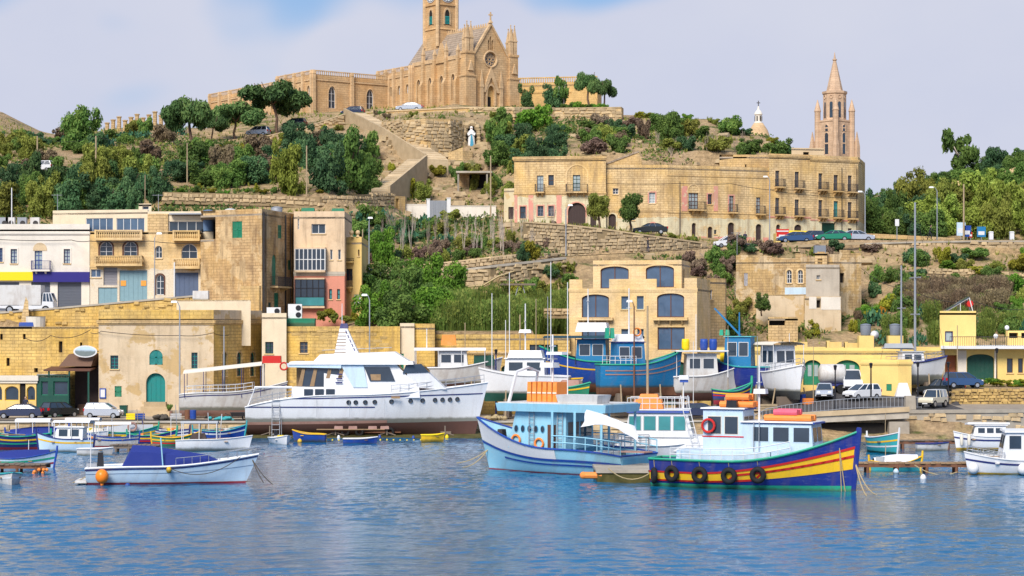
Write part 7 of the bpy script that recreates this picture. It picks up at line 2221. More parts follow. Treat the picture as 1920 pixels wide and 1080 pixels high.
b=Boat('passenger_boat','light blue passenger boat with portholes and thick roof',1050,886,148.5,147,12.6,5.6,3.7,1.8,1.45,draft=.7,sternw=.92,rake=.10,pw=2.2)
b.band('hull','sky_blue')
b.band('bulwark','white_paint',lambda t:b.sheer(t)*.57+.02,None,.03,.40,1.0,label='white upper bow bulwark')
b.band('rub_rail','blue_paint',lambda t:b.sheer(t)*.52,lambda t:b.sheer(t)*.52+.16,.05)
b.band('rub_rail','blue_paint',lambda t:b.sheer(t)*.36,lambda t:b.sheer(t)*.36+.12,.06,.12,.8)
b.band('boot_stripe','red_boot',None,.12,.02)
b.box('transom_panel','sky_deep',-6.42,-6.36,-2.45,2.45,.25,1.25,0,label='deeper blue stern panel')
b.gunwale('blue_paint',.07)
b.deck(1.05,'sky_deep')
c=b.cabin(-1.6,3.1,3.7,1.75,4.3,'sky_blue',None,5,3,(.32,.72),.6,0,.05,'sky_deep',port=True,wx=(.0,2.7),bw=2)
MB().box(-.8,-.15,1.8,1.88,1.1,3.4).obj('door','wood_brown',c)
r=b.box('roof','sky_blue',-5.0,3.7,-2.3,2.3,4.3,4.85,-.1)
b.box('roof_deck','white_worn',-4.9,3.6,-2.35,2.35,4.85,4.92,0)
for x in(-4.7,-2.6,-.8):
 for y in(-2.3,2.3):
  b.tube('post','sky_blue',[(x,y,1.2),(x,y,4.3)],.1)
b.rail('sky_blue',.9,0,.42,6,.04)
b.tube('stern_rail','galv',[(-5.7,-2.4,1.4),(-5.7,-2.4,2.5),(-5.7,2.4,2.5),(-5.7,2.4,1.4)],.04)
b.box('gangway','rust_pink',-6.4,-4.2,-1.8,-.6,1.52,1.6)
for x in(-1.2,1.1):
 b.tube('ladder','galv',[(x-.2,2.0,1.4),(x-.2,1.95,4.6)],.03)
 b.tube('ladder','galv',[(x+.2,2.0,1.4),(x+.2,1.95,4.6)],.03)
 for k in range(8):
  b.tube('rung','galv',[(x-.2,1.99,1.7+k*.36),(x+.2,1.99,1.7+k*.36)],.025)
ring_buoy(b.root,2.4,1.95,2.3)
ring_buoy(b.root,.5,1.95,2.1)
for k in range(6):
 o=b.box('life_raft','orange_raft',1.9-.42*k,2.26-.42*k,-.75,.75,4.93,6.3,.03)
 MB().box(1.93-.42*k,2.23-.42*k,-.78,.78,5.5,5.6).obj('strap','cloth_cream',o)
b.tube('arch','white_paint',[(3.2,-1.6,4.9),(2.7,-1.4,7.0),(2.6,0,7.3),(2.7,1.4,7.0),(3.2,1.6,4.9)],.12)
b.box('radar','white_paint',.3,1.4,-.45,.45,7.3,7.65)
b.box('radar','white_gel',-.4,.9,-.4,.4,8.2,8.4)
b.mast(.6,0,4.9,9.6,.09,arms=((7.9,.6),(8.8,.4)))
b.mast(-1.6,1.6,4.9,13.2,.04,name='antenna')
b.box('dinghy','white_worn',-4.3,-1.2,.6,2.2,4.93,5.5,-.12)
for x in(-4.4,-3.4):
 b.box('seat','white_worn',x,x+.4,-1.6,1.6,1.1,1.6)
b.box('winch','iron',4.6,5.1,-.3,.3,2.3,2.9,.06)
for k,y in enumerate((-1.0,.2,1.3)):
 MB().torus((-5.3,y,1.2),.28,.07,'z',14,5).obj('rope_coil','rope',b.root)
pb=b.root.matrix_basis@b.pt(.97,.5,1)
mooring('left rope from the light blue bow down to the water',pb,P(856,868,150),.2)
mooring('right rope from the light blue bow down to the water',pb,P(868,876,150),.3)
rows=[]
for i in range(9):
 u=i/8
 a_,b_=P(1100+92*u,768+30*u,141+u),P(1090+108*u,800+28*u-14*math.sin(3.1*u),140.2+u)
 rows.append([a_.lerp(b_,k/6)+Vector((.06*math.sin(5*k+3*i),.12*math.sin(4*i+k),-.12*math.sin(math.pi*k/6)+.05*math.sin(7*i+2*k)))for k in range(7)])
o=MB().loft(rows,closed=False)
tag(o.obj('stern_awning','cloth_white',None,True),'sagging white awning over the light blue boat stern','awning')
b=Boat('day_boat','white cabin boat with blue roof band between the two big boats',1250,873,153.5,-8,7.6,3.4,2.2,1.5,1.4,draft=.5,sternw=.85,rake=.06)
b.band('hull','white_gel')
b.gunwale('white_paint',.06)
b.deck(1.1,'white_worn')
b.box('trunk','white_gel',-3.4,2.9,-1.45,1.45,1.1,2.2,.1)
c=b.cabin(-2.9,2.0,2.9,2.1,3.85,'white_gel','blue_paint',4,2,(.3,.85),.45,.3,.1,'cloth_grey',rt=.16,pane='win_teal')
b.box('roof_deck','white_gel',-2.8,1.7,-1.5,1.5,4.02,4.1,0)
mb=MB()
for y in(-1.4,1.4):
 for i in range(9):
  mb.tube([(-2.7+i*.53,y,4.1),(-2.7+i*.53,y,4.9)],.025,4)
 mb.tube([(-2.7,y,4.9),(1.55,y,4.9)],.03,4).tube([(-2.7,y,4.5),(1.55,y,4.5)],.025,4)
mb.obj('roof_rail','white_paint',b.root)
b.box('life_raft','orange_raft',-2.4,-.2,-.9,.9,4.12,4.75,.15)
b.box('life_raft','orange_raft',-2.0,-.5,-.6,.6,4.76,5.15,.15)
for x in(1.2,1.7):
 b.tube('ladder','white_paint',[(x+.7,-1.65,1.6),(x,-1.5,4.3),(x-.1,-1.4,5.1)],.035)
for k in range(6):
 b.tube('rung','white_paint',[(1.85-.11*k,-1.62+.02*k,1.9+.45*k),(2.35-.11*k,-1.62+.02*k,1.9+.45*k)],.03)
b.mast(-1.4,.3,4.1,11.5,.1,'timber_pole')
b.mast(1.2,0,4.1,6.2,.06)
b.box('radar','white_gel',.9,1.6,-.35,.35,6.2,6.5)
b.box('radar_base','blue_paint',.95,1.55,-.3,.3,6.0,6.2)
b.rail('galv',.8,.0,.35,4)
b=Boat('motor_boat','white and pale blue motorboat under navy cover with orange buoy',318,906,137.5,4,10.4,3.0,1.85,1.15,1.05,draft=.4,sternw=.88,rake=.10,pw=2.2)
b.band('hull','ice_blue')
b.band('boot_stripe','red_boot',None,.12,.02)
b.band('pinstripe','tank_blue',lambda t:b.sheer(t)*.62,lambda t:b.sheer(t)*.62+.035,.015)
b.band('top_stripe','navy',lambda t:b.sheer(t)-.17,lambda t:b.sheer(t)-.06,.03)
b.gunwale('white_gel',.07)
b.deck(.95,'white_gel')
cv=[]
for x,w,h in((-2.9,1.25,.3),(-2.35,1.25,1.45),(-1.2,1.2,1.4),(.6,1.15,1.1),(2.4,.95,.8),(3.3,.55,.4)):
 cv.append([(x-(.25 if h==1.45 else 0),-w,1.0),(x,-w*.85,1.0+h*.75),(x,0,1.02+h),(x,w*.85,1.0+h*.75),(x,w,1.0)])
MB().loft(cv,closed=False).add(cv[0],[(0,1,2,3,4)]).obj('boat_cover','cloth_blue',b.root)
b.rail('steel',.5,.55,.99,9,.02,mid=False)
MB().ball((0,0,0),.42,16,rz=.46).lathe([(.1,-.6),(.12,-.44)],n=8).obj('buoy','orange_buoy',b.root,True,(-4.1,-1.75,.58),0)
MB().ball((0,0,0),.18,10,rz=.22).obj('fender','yellow_paint',b.root,True,(.1,-1.62,.95))
MB().ball((0,0,0),.2,10).obj('fender','blue_paint',b.root,True,(-2.5,-1.6,-.05))
e=b.box('outboard_engine','black_paint',-4.6,-4.2,-.2,.2,1.1,2.0,.05)
b.box('engine_leg','galv',-5.3,-4.6,-.15,.15,1.0,1.3,.02)
b.tube('antenna','white_paint',[(-4.9,-1.0,1.1),(-4.9,-1.0,3.4)],.03)
b.tube('boarding_pole','sky_blue',[(-.3,-1.3,1.1),(-.45,-1.25,3.0)],.05)
b.box('swim_platform','white_worn',-5.9,-5.15,-1.1,1.1,.1,.28)
b.tube('hull_rope','rope_dark',rope_pts((.1,-1.6,1.1),(4.6,-.8,1.75),.75),.025)
pb=b.root.matrix_basis@b.pt(.98,.85,-1)
mooring('left rope hanging from the motorboat bow',pb,P(494,905,134),.1,'rope_dark')
mooring('right rope hanging from the motorboat bow',pb,P(511,908,134),.15,'rope_dark')
mooring('stern rope of the motorboat running left',P(168,890,137),P(136,905,136),.05,'rope')
b=Boat('motor_yacht','long white motor yacht propped on the slipway with rusty bottom',684,784,197.2,0,21.6,5.4,3.3,2.2,1.1,draft=1.45,sternw=.82,rake=.055,pw=2.4,cat='yacht',q0=.22)
b.band('hull','white_gel')
b.band('bottom_paint','rust_hull',None,lambda t:-.55+.3*t,.02)
b.band('primer_stripe','rust_pink',lambda t:-.55+.3*t,lambda t:-.3+.3*t,.025,0,.6)
b.band('dark_line','navy',lambda t:1.85+.55*max(0,t-.3),lambda t:1.95+.55*max(0,t-.3),.03,.2,.99)
b.band('dark_line','navy',1.05,1.15,.03,.0,.55)
b.deck(2.1,'white_worn',.1)
b.gunwale('white_gel',.06)
for t in(.44,.47,.51,.55,.62,.70,.75,.80,.83,.86,.89):
 p=b.pt(t,b.vz(1.55+.6*max(0,t-.5))(t),-1,.02)
 MB().torus((p.x,p.y,p.z),.17,.05,'y',12,5).obj('porthole','black_paint',b.root)
 MB().prism([(p.x+.16*math.cos(q*.5236),p.z+.16*math.sin(q*.5236))for q in range(12)],p.y-.02,p.y+.1).obj('porthole_pane','win_glass',b.root)
b.box('hatch_board','wood_plain',2.6,3.4,-2.72,-2.66,1.9,2.1,0)
for x in(-5.4,-4.4,-3.4):
 b.box('aft_window','win_glass',x,x+.8,-2.24,-2.18,2.15,2.75,0)
b.box('superstructure','white_gel',-6.6,5.2,-2.2,2.2,1.95,2.95,.1)
c=b.cabin(-3.6,5.0,4.2,2.9,5.0,'white_gel',None,0,0,slope=2.0,tin=.25)
for(x0,x1,x2,x3,z0,z1,m)in((-5.9,-.4,-1.0,-5.0,3.05,4.75,'wood_plain'),(3.0,5.15,4.5,2.6,3.75,4.8,'win_glass'),(-.2,1.6,1.3,-.55,3.45,4.75,'win_curtain')):
 pass
w=MB().hexa([(.6,-2.16,3.5),(2.9,-2.16,3.5),(2.9,-2.0,3.5),(.6,-2.0,3.5),(.1,-2.0,4.75),(2.4,-2.0,4.75),(2.4,-1.8,4.75),(.1,-1.8,4.75)]).obj('saloon_window','win_glass',b.root)
b.rail('steel',.75,.62,.985,10,.02)
b.rail('steel',.6,.03,.2,4,.02)
for x in(-4.2,-1.2,2.0,5.2):
 b.tube('panel_seam','cloth_grey',[(x,-b.B/2*b.W(x/b.L+.5)-.005,.2),(x,-b.B/2*b.W(x/b.L+.5)-.02,1.8)],.012,4)
b.tube('flybridge_rail','steel',[(-3.8,-1.75,6.3),(2.6,-1.7,6.55)],.025)
MB().hexa([(.75,-2.19,3.55),(1.6,-2.19,3.55),(1.6,-2.1,3.55),(.75,-2.1,3.55),(.65,-2.12,4.1),(1.6,-2.12,4.1),(1.6,-2.0,4.1),(.65,-2.0,4.1)]).obj('window_board','wood_plain',w)
MB().hexa([(3.6,-2.12,4.2),(6.0,-1.9,4.3),(6.0,1.9,4.3),(3.6,2.12,4.2),(3.9,-1.98,4.95),(5.3,-1.8,5.05),(5.3,1.8,5.05),(3.9,1.98,4.95)]).obj('wheelhouse_window','win_glass',b.root)
MB().hexa([(4.0,-1.95,2.9),(7.6,-1.6,2.7),(7.6,1.6,2.7),(4.0,1.95,2.9),(4.0,-2.0,4.2),(5.9,-1.8,4.28),(5.9,1.8,4.28),(4.0,2.0,4.2)]).obj('fore_cabin','white_gel',b.root)
MB().box(-6.3,-.4,-.2,1.8,2.9,4.7).obj('aft_saloon','wood_plain',b.root)
for x in(-5.7,-3.9):
 MB().box(x,x+1,-.26,-.21,3.1,4.5).obj('saloon_opening','green_dark',b.root)
MB().hexa([(-.9,-2.2,2.9),(.4,-2.2,2.9),(.4,2.2,2.9),(-.9,2.2,2.9),(-2.1,-2.05,5.05),(.0,-2.05,5.05),(.0,2.05,5.05),(-2.1,2.05,5.05)]).obj('side_wing','ice_blue',b.root)
for z in(3.35,3.7,4.1):
 b.tube('louvre','navy',[(-1.9,-2.22,z),(-3.2+z*.2,-2.2,z)],.06)
b.box('roof','white_gel',-6.8,4.6,-2.3,2.3,5.0,5.25,.1)
MB().hexa([(-6.9,-2.2,4.75),(-2.0,-2.25,4.65),(-2.0,2.25,4.65),(-6.9,2.2,4.75),(-7.0,-2.2,5.1),(-2.0,-2.2,5.24),(-2.0,2.2,5.24),(-7.0,2.2,5.1)]).obj('aft_roof','ice_blue',b.root)
MB().hexa([(-4.6,-1.9,5.25),(4.2,-1.9,5.25),(4.2,1.9,5.25),(-4.6,1.9,5.25),(-4.0,-1.8,5.9),(2.8,-1.75,6.15),(2.8,1.75,6.15),(-4.0,1.8,5.9)]).obj('flybridge','white_gel',b.root)
MB().hexa([(-2.75,-.8,5.9),(-.5,-.8,5.9),(-.5,.8,5.9),(-2.75,.8,5.9),(-2.3,-.35,8.3),(-1.6,-.35,8.3),(-1.6,.35,8.3),(-2.3,.35,8.3)]).obj('funnel_mast','white_gel',b.root)
for k in range(7):
 b.tube('mast_rung','wood_plain',[(-2.74+.055*k,-.8+.06*k,6.1+k*.3),(-1.7,-.8+.06*k,6.1+k*.3)],.03)
for k in range(5):
 b.tube('mast_slot','navy',[(-.85-.19*k,-.76+.08*k,6.2+k*.4),(-.98-.19*k,-.72+.08*k,6.48+k*.4)],.05)
b.box('radar','navy',-2.3,-1.5,-.4,.4,8.32,8.75,.1)
b.mast(-2.1,0,8.7,10.6,.04,name='antenna')
aw=MB().hexa([(-6.0,-1.95,3.0),(-1.4,-2.0,3.0),(-1.4,-1.9,3.0),(-6.0,-1.85,3.0),(-5.2,-1.9,4.65),(-2.3,-1.95,4.65),(-2.3,-1.85,4.65),(-5.2,-1.8,4.65)]).obj('saloon_glazing','win_glass',b.root)
for x in(-5.7,-4.6,-3.3,-2.2):
 MB().hexa([(x-.3,-2.02,3.0),(x+.1,-2.02,3.0),(x+.1,-1.9,3.0),(x-.3,-1.9,3.0),(x+.1,-1.98,4.65),(x+.4,-1.98,4.65),(x+.4,-1.86,4.65),(x+.1,-1.86,4.65)]).obj('window_post','wood_plain',aw)
b.tube('stern_frame','white_gel',[(-10.6,-2.0,1.0),(-9.9,-2.0,2.9),(-6.5,-2.0,2.9)],.12)
b.tube('ladder','galv',[(-8.3,-2.6,-1.6),(-8.3,-2.3,2.5)],.04)
b.tube('ladder','galv',[(-7.6,-2.6,-1.6),(-7.6,-2.3,2.5)],.04)
for k in range(8):
 b.tube('rung','galv',[(-8.3,-2.58,-1.4+k*.45),(-7.6,-2.58,-1.4+k*.45)],.03)
for k,x in enumerate((-8.5,-2.5,2.2,7.5)):
 o=MB().tube([(x,-2.6,-1.45),(x,-2.4,-.6)],.07,5).tube([(x-.8,-2.6,-1.45),(x,-2.45,-1.2)],.05,5).tube([(x+.8,-2.6,-1.45),(x,-2.45,-1.2)],.05,5).box(x-.5,x+.5,-.5,.5,-1.45,-1.2).obj('prop','wood_grey',b.root)
b.box('trailer','rust',-4.0,3.4,-1.2,1.2,-1.3,-1.2,0)
for x in(-2.6,-1.7,-.4,2.4):
 MB().torus((x,-1.4,-1.2),.3,.12,'y',14,6).obj('trailer_wheel','rubber',b.root)
b.box('staging','wood_plain',-4.2,2.0,-2.9,-2.4,-.95,-.88,0)
for x in(-2.6,-1.3,.5,1.6):
 b.box('paint_tin','rust_pink',x,x+.8,-2.85,-2.45,-.88,-.62)
b=Boat('excursion_boat','white open excursion boat with long cream canopy behind the yacht',436,764,206.5,3,10.0,3.2,2.5,1.5,1.3,draft=.8,sternw=.75,rake=.06)
b.band('hull','white_worn')
b.band('bottom_paint','rust_pink',None,-.25,.02)
b.band('dark_line','navy',lambda t:b.sheer(t)-.3,lambda t:b.sheer(t)-.22,.03)
b.gunwale('white_paint',.05)
b.deck(1.0,'white_worn')
b.canopy('cloth_cream',-4.6,2.9,2.8,3.4,.25,5,'navy',1.0,sag=.8)
b.rail('white_paint',.7,.05,.7,8)
b.box('raft_box','red_paint',2.9,4.7,-.8,.8,4.3,5.0)
b.tube('bow_arch','white_paint',[(3.0,-1.2,1.8),(3.0,-1.2,4.2),(3.0,1.2,4.2),(3.0,1.2,1.8)],.06)
ring_buoy(b.root,5.0,-1.0,4.0,.35,'red_paint')
b.box('trailer','iron',-3,3,-1,1,-1.35,-1.15)
for x in(-2.2,2.4):
 MB().torus((x,-1.2,-1.2),.35,.13,'y',14,6).obj('trailer_wheel','rubber',b.root)
def yard(name,label,px,py,Y,head,L,B,hb,hm,hs,hull,bottom='rust_hull',stripe=None,gun='white_paint',sw=.7,cab=None,roof='white_paint',extra=None,pw=2.2,rake=.07,draft=.9):
 b=Boat(name,label,px,py,Y,head,L,B,hb,hm,hs,draft=draft,sternw=sw,rake=rake,pw=pw)
 b.band('hull',hull)
 b.band('bottom_paint',bottom,None,-.1,.02)
 if stripe:
  b.band('stripe',stripe,lambda t:b.sheer(t)*.6,lambda t:b.sheer(t)*.6+.14,.04)
 b.gunwale(gun,.08)
 b.deck(lambda t:b.hm*.75,'wood_grey')
 if cab:
  x0,x1,z1,mat=cab
  b.cabin(x0,x1,B*.62,b.hm*.6,z1,mat,roof,2,2,(.5,.85),.2,.1)
 for x in(-L*.28,L*.2):
  MB().box(x-.25,x+.25,-B*.35,B*.35,-b.draft-1.5,-b.draft+.25).obj('keel_block','wood_grey',b.root)
  for sd in(-1,1):
   MB().tube([(x,sd*B*.55,-b.draft-1.5),(x,sd*B*.42,.2)],.07,5).obj('prop','timber_pole',b.root)
 return b
b=yard('white_launch','white fishing launch with orange raft behind the yacht bow',850,716,209,0,9,3.2,2.4,1.4,1.3,'white_worn',cab=(-1.5,1.5,3.0,'white_paint'))
b.canopy('cloth_white',-3.8,3.2,2.6,3.2,.15,4,'white_paint',1.2)
b.box('life_raft','orange_raft',-1.2,.3,-.5,.5,3.6,4.6,.12)
b.box('dark_box','green_dark',2.0,4.0,-.8,.8,1.6,2.6)
b.mast(-2.6,0,3.2,5.2,arms=((4.6,.5),))
b=yard('radar_boat','white boat with radar arch behind the light blue roof',985,735,205,172,8.5,3.0,2.3,1.6,1.5,'white_gel','green_dark',cab=(-2,2,3.2,'white_gel'))
b.box('flybridge','white_gel',-1.8,1.6,-1.1,1.1,3.3,4.0,.2)
b.mast(0,0,3.3,8.5,.08,arms=((5.6,.9),(6.8,.5)))
b.box('radar','white_gel',-.6,.6,-.4,.4,5.7,6.0,.1)
for dx,hh in((-2.5,12.5),(1.5,11.5),(3.2,9.5)):
 b.mast(dx,.3,1.5,hh,.05,'white_paint','antenna')
b=yard('trawler','big blue trawler with green rim and bow to the right',1198,724,205,14,8.2,3.6,3.5,2.1,2.1,'trawler_blue','rust',None,'green_bright',.55,(-2.6,.4,4.2,'trawler_blue'),'navy',pw=2.4)
for f_ in(.55,.72):
 b.band('orange_rail','rust_pink',lambda t:b.sheer(t)*f_-.05,lambda t:b.sheer(t)*f_+.06,.05,.05,1)
b.box('upper_deck','white_gel',-2.4,.2,-1.1,1.1,4.3,5.0,.2)
b.rail('white_paint',.8,.1,.4,5,.03)
b.mast(-1.0,0,4.7,9.4,.08,arms=((7.5,.8),))
ring_buoy(b.root,-.6,-1.35,5.2,.36)
b.box('gas_bottle','green_bright',-3.6,-3.2,-.9,-.5,4.6,5.6,.05)
b.box('gas_bottle','green_bright',-3.1,-2.7,-.9,-.5,4.6,5.6,.05)
b=yard('trawler','blue trawler with dark sun net behind the green-rimmed one',1112,718,208.5,168,10,3.8,3.6,2.1,2.2,'blue_paint','rust','yellow_paint','green_bright',.6,(-1.5,1.6,4.2,'trawler_blue'),'navy')
b.canopy('shade_net',-4.8,4.6,3.8,4.5,.12,4,'iron',1.8,name='shade_net')
b.box('rack','white_paint',-1.6,1.6,-1.0,1.0,5.0,5.9,.2)
b.mast(.5,0,4.4,9.2,.07,arms=((8,.6),))
b=yard('white_trawler','white trawler with blue barrels on its gantry',1314,734,207,5,7.2,3.0,2.5,1.5,1.4,'white_worn',cab=(-1.6,1.6,3.6,'white_worn'))
b.tube('gantry','white_paint',[(-2.6,-1.4,1.4),(-2.6,-1.4,3.9),(2.4,-1.4,3.9),(2.4,-1.4,1.4)],.06)
b.box('gantry_deck','white_worn',-2.7,2.5,-1.4,1.4,3.9,4.0)
for x,m in((.2,'blue_paint'),(1.1,'blue_paint'),(-1.6,'yellow_sign')):
 MB().lathe([(.34,4.0),(.38,4.3),(.38,4.8),(.34,5.1)],(x,-.6,0),12).obj('barrel',m,b.root,True)
b.mast(-.4,.4,4,7.5,.05)
b=yard('blue_trawler','dark blue fishing boat with teal wheelhouse and crane arm',1390,724,208,160,6.4,3.0,3.0,1.9,1.9,'royal','rust_hull',None,'aqua',.7,(-1.2,1.6,4.8,'trawler_blue'),'aqua')
b.tube('crane_arm','trawler_blue',[(.2,-.6,4.9),(2.9,-.8,7.6)],.1)
b.mast(.2,0,4.8,7.2,.09,'trawler_blue')
for x in(1.3,1.9):
 b.box('gas_bottle','green_bright',x,x+.4,-.7,-.3,4.95,5.5,.05)
b.box('fish_box','yellow_sign',1.8,2.3,-1,-.6,2.0,3.2)
b=yard('cabin_cruiser','white round-bowed cruiser facing the camera beside green arch',1466,730,206,-68,7.4,3.7,2.4,1.7,1.6,'white_gel','navy',None,'white_paint',.85,(-2.4,.8,4.2,'white_gel'),'cloth_cream',pw=2.8)
b.canopy('cloth_cream',-3.2,1.4,3.4,4.4,.2,3,'white_paint',1.6)
b.rail('steel',.7,.5,.98,7)
b=yard('painted_boat','small striped luzzu propped in the yard before the dark blue boat',1372,748,202.5,22,3.9,1.7,1.5,.75,.95,'royal','red_boot','yellow_paint','green_bright',.12,draft=.5)
b.band('stripe','red_paint',lambda t:b.sheer(t)*.35,lambda t:b.sheer(t)*.35+.1,.04)
b.stem('green_bright',.22,.7)
b=yard('painted_boat','small luzzu with orange cover propped behind the light blue roof',1072,742,203,-35,3.9,1.7,1.3,.8,.9,'green_paint','red_boot','yellow_paint','green_bright',.12,draft=.5)
b.box('cover','rust_pink',-1.5,1.2,-.5,.5,.8,1.5,.3)
b=yard('painted_boat','small yellow-trimmed boat between radar boat and trawlers',1046,728,206,160,4.6,1.8,1.5,.9,1.0,'white_worn','navy','yellow_paint','yellow_paint',.15,draft=.5)
b=yard('sailing_yacht','two-masted white sailing yacht propped beside the yellow annex',1712,704,209.5,8,6.2,2.6,1.9,1.3,1.2,'white_gel','white_worn',None,'navy',.5,(-1.4,1.0,2.3,'white_gel'),'cloth_grey',rake=.12)
b.mast(.2,0,1.3,17.0,.13,'galv','main_mast',arms=((9.6,1.6),(6.0,1.3)))
b.mast(-1.2,0,1.3,10.8,.11,'galv','mizzen_mast',arms=((6.6,1.2),))
b.tube('boom','galv',[(.2,0,2.6),(-3.2,0,2.7)],.08)
b.box('sail_cover','cloth_grey',-3.0,0,-.25,.25,2.7,3.15,.15)
b.rail('steel',.6,.1,.95,9,.02)
for x,z in((3.3,1.9),(-3.3,1.5)):
 b.tube('stay','wire',[(x,0,z),(.2,0,16.8)],.015)
def small(name,label,px,py,Y,head,L,B,hb,hm,hs,hull,stripe=None,gun='white_paint',sw=.7,boot=None,inner='wood_plain',cover=None,stripe2=None,thw=2,**kw):
 b=Boat(name,label,px,py,Y,head,L,B,hb,hm,hs,draft=.3,sternw=sw,**kw)
 b.band('hull',hull)
 if stripe:
  b.band('stripe',stripe,lambda t:b.sheer(t)*.62,lambda t:b.sheer(t)*.62+.13,.02)
 if stripe2:
  b.band('stripe',stripe2,lambda t:b.sheer(t)*.34,lambda t:b.sheer(t)*.34+.12,.02)
 if boot:
  b.band('boot_stripe',boot,None,.1,.015)
 b.gunwale(gun,.045)
 b.deck(lambda t:b.hm*.4,inner)
 for k in range(thw):
  x=-L*.22+L*.4*k
  MB().box(x-.14,x+.14,-B*.42,B*.42,b.hm*.72,b.hm*.8).obj('thwart',inner,b.root)
 if cover:
  rows=[]
  for i in range(9):
   t=.06+.86*i/8
   a=b.pt(t,1,1,0)
   k=.25+.35*math.sin(math.pi*i/8)
   rows.append([(a.x,-a.y,a.z),(a.x,-a.y*.5,a.z+k*.8),(a.x,0,a.z+k),(a.x,a.y*.5,a.z+k*.8),(a.x,a.y,a.z)])
  MB().loft(rows,closed=False).obj('boat_cover',cover,b.root,True)
 if sw<.3:
  b.stem(gun,.14,.4,True)
 if L>3.4 and thw:
  g=random.Random(int(px*7+py))
  for k in range(4):
   x,y,w=g.uniform(-.36,.3)*L,g.uniform(-.25,.25)*B,g.uniform(.16,.32)
   m=g.choice(('white_worn','blue_paint','orange_raft','cloth_grey','yellow_sign','wood_plain','green_paint'))
   MB(Matrix.Rotation(g.uniform(0,3),4,'Z')).taper(-w,w,-w*.7,w*.7,0,w*1.1,.03).obj('gear_box',m,b.root,False,(x,y,b.hm*.82+(.25 if cover else 0)))
  x=g.uniform(-.3,.2)*L
  MB().tube([(x,.1,b.hm*.5),(x+g.uniform(-.2,.2),.1,b.hm+g.uniform(1.1,2.4))],.028,5).obj('pole',g.choice(('white_paint','timber_pole','galv')),b.root)
  MB().tube([(-.3*L,-.2*B,b.hm+.06),(.32*L,.12*B,b.hm+.16)],.035,5).obj('oar','wood_plain',b.root)
  b.root.rotation_euler.x=rad(g.uniform(-4,4))
 return b
small('dinghy','small white outboard dinghy floating before the yacht stern',528,833,184,-70,3.8,1.7,.85,.6,.55,'white_gel',inner='white_worn',sw=.85).box('outboard_engine','black_paint',-2.1,-1.8,-.15,.15,.5,1.1)
small('rowing_boat','small blue rowing boat with yellow bow inside',580,826,187,172,2.9,1.4,.95,.6,.55,'blue_paint',None,'yellow_paint',.6,inner='yellow_paint')
small('rowing_boat','low blue skiff with white rim under the yacht',675,832,184.5,3,2.9,1.2,.6,.45,.45,'blue_paint',None,'white_paint',.75)
small('rowing_boat','small yellow rowing boat right of the blue skiff',811,826,187,6,2.0,1.1,.65,.5,.5,'yellow_paint',None,'yellow_sign',.8)
small('luzzu','dark luzzu with yellow and green stripes at the far left',20,840,176,186,6.0,2.1,1.9,1.0,1.2,'navy','yellow_paint','green_bright',.12,'red_boot',stripe2='green_bright')
b=small('luzzu','white cabin luzzu with navy band left of the old rowing boat',122,846,172,176,4.4,1.9,1.5,.95,1.0,'ice_blue','yellow_paint','navy',.15,None,stripe2=None)
b.cabin(-1.6,.9,1.4,.9,1.9,'white_gel','white_paint',2,1,(.3,.85),.4)
b.canopy('cloth_white',-2.2,.8,1.6,2.4,.1,3,'white_paint',.9)
b=small('luzzu','blue-covered luzzu moored at the left wooden jetty',34,882,152,8,5.0,1.9,1.35,.85,1.0,'ice_blue','green_bright','blue_paint',.12,None,cover='cloth_blue',stripe2='red_boot')
small('rowing_boat','white clinker rowing boat in front of the left jetty',18,912,137.5,-72,3.2,1.6,1.0,.8,.75,'white_worn','white_paint','aqua',.8)
b=small('rowing_boat','old white rowing boat with grab frame beside the cabin luzzu',178,853,168,3,2.7,1.2,.6,.5,.5,'white_worn',None,'white_paint',.8)
b=small('fishing_skiff','white open skiff with nets near the quay left of the yacht',400,842,174,4,6.0,1.9,1.1,.75,.7,'white_gel',None,'white_paint',.8)
b.box('net_pile','wood_dark',-2.0,-.4,-.6,.6,.5,1.3,.3)
b.canopy('cloth_grey',-2.6,.4,1.6,2.2,.1,3,'white_paint',.6)
for k,(px,py,Y,hd,L,lab,hu,st,gu,cv)in enumerate(((240,826,190,15,5.0,'grey-covered luzzu with teal rim near the quay','aqua','yellow_paint','green_bright','cloth_grey'),(205,838,180,190,4.6,'white luzzu under a pale awning left of the grey-covered one','white_worn','blue_paint','blue_paint',None),(285,834,184,-12,4.2,'luzzu with red and yellow stripes near the quay','royal','yellow_paint','green_bright',None),(330,838,181,8,3.8,'luzzu with yellow rim left of the open skiff','green_paint','yellow_paint','yellow_paint',None),(312,824,191,170,4.0,'small white and navy luzzu tucked against the quay','white_gel','navy','navy',None),(412,824,191,12,4.4,'blue luzzu lying behind the open skiff','blue_paint','white_paint','aqua',None),(70,830,185,5,5.0,'blue-decked luzzu with white arch behind the dark luzzu','navy','white_paint','blue_paint','cloth_blue'),(150,828,187,182,4.4,'white boat with folded canvas near the parked hatchbacks','white_gel',None,'white_paint','cloth_cream'))):
 b=small('luzzu',lab,px,py,Y,hd,L,1.7,1.3,.8,.95,hu,st,gu,.13,'red_boot' if k%2 else None,cover=cv,stripe2='red_paint' if k in(2,3)else None)
 if k in(1,6,7):
  b.canopy('cloth_white',-1.8,1.2,1.5,2.0,.1,3,'white_paint',.7)
 if k in(0,):
  MB().torus((.3,-.9,1.3),.35,.1,'y',14,6).obj('tyre_fender','rust_pink',b.root)
b=small('luzzu','teal and white luzzu facing the camera beyond the right jetty',1655,848,171,-72,5.0,2.2,1.7,1.2,1.2,'aqua','yellow_paint','white_paint',.15,'green_dark',stripe2='white_paint')
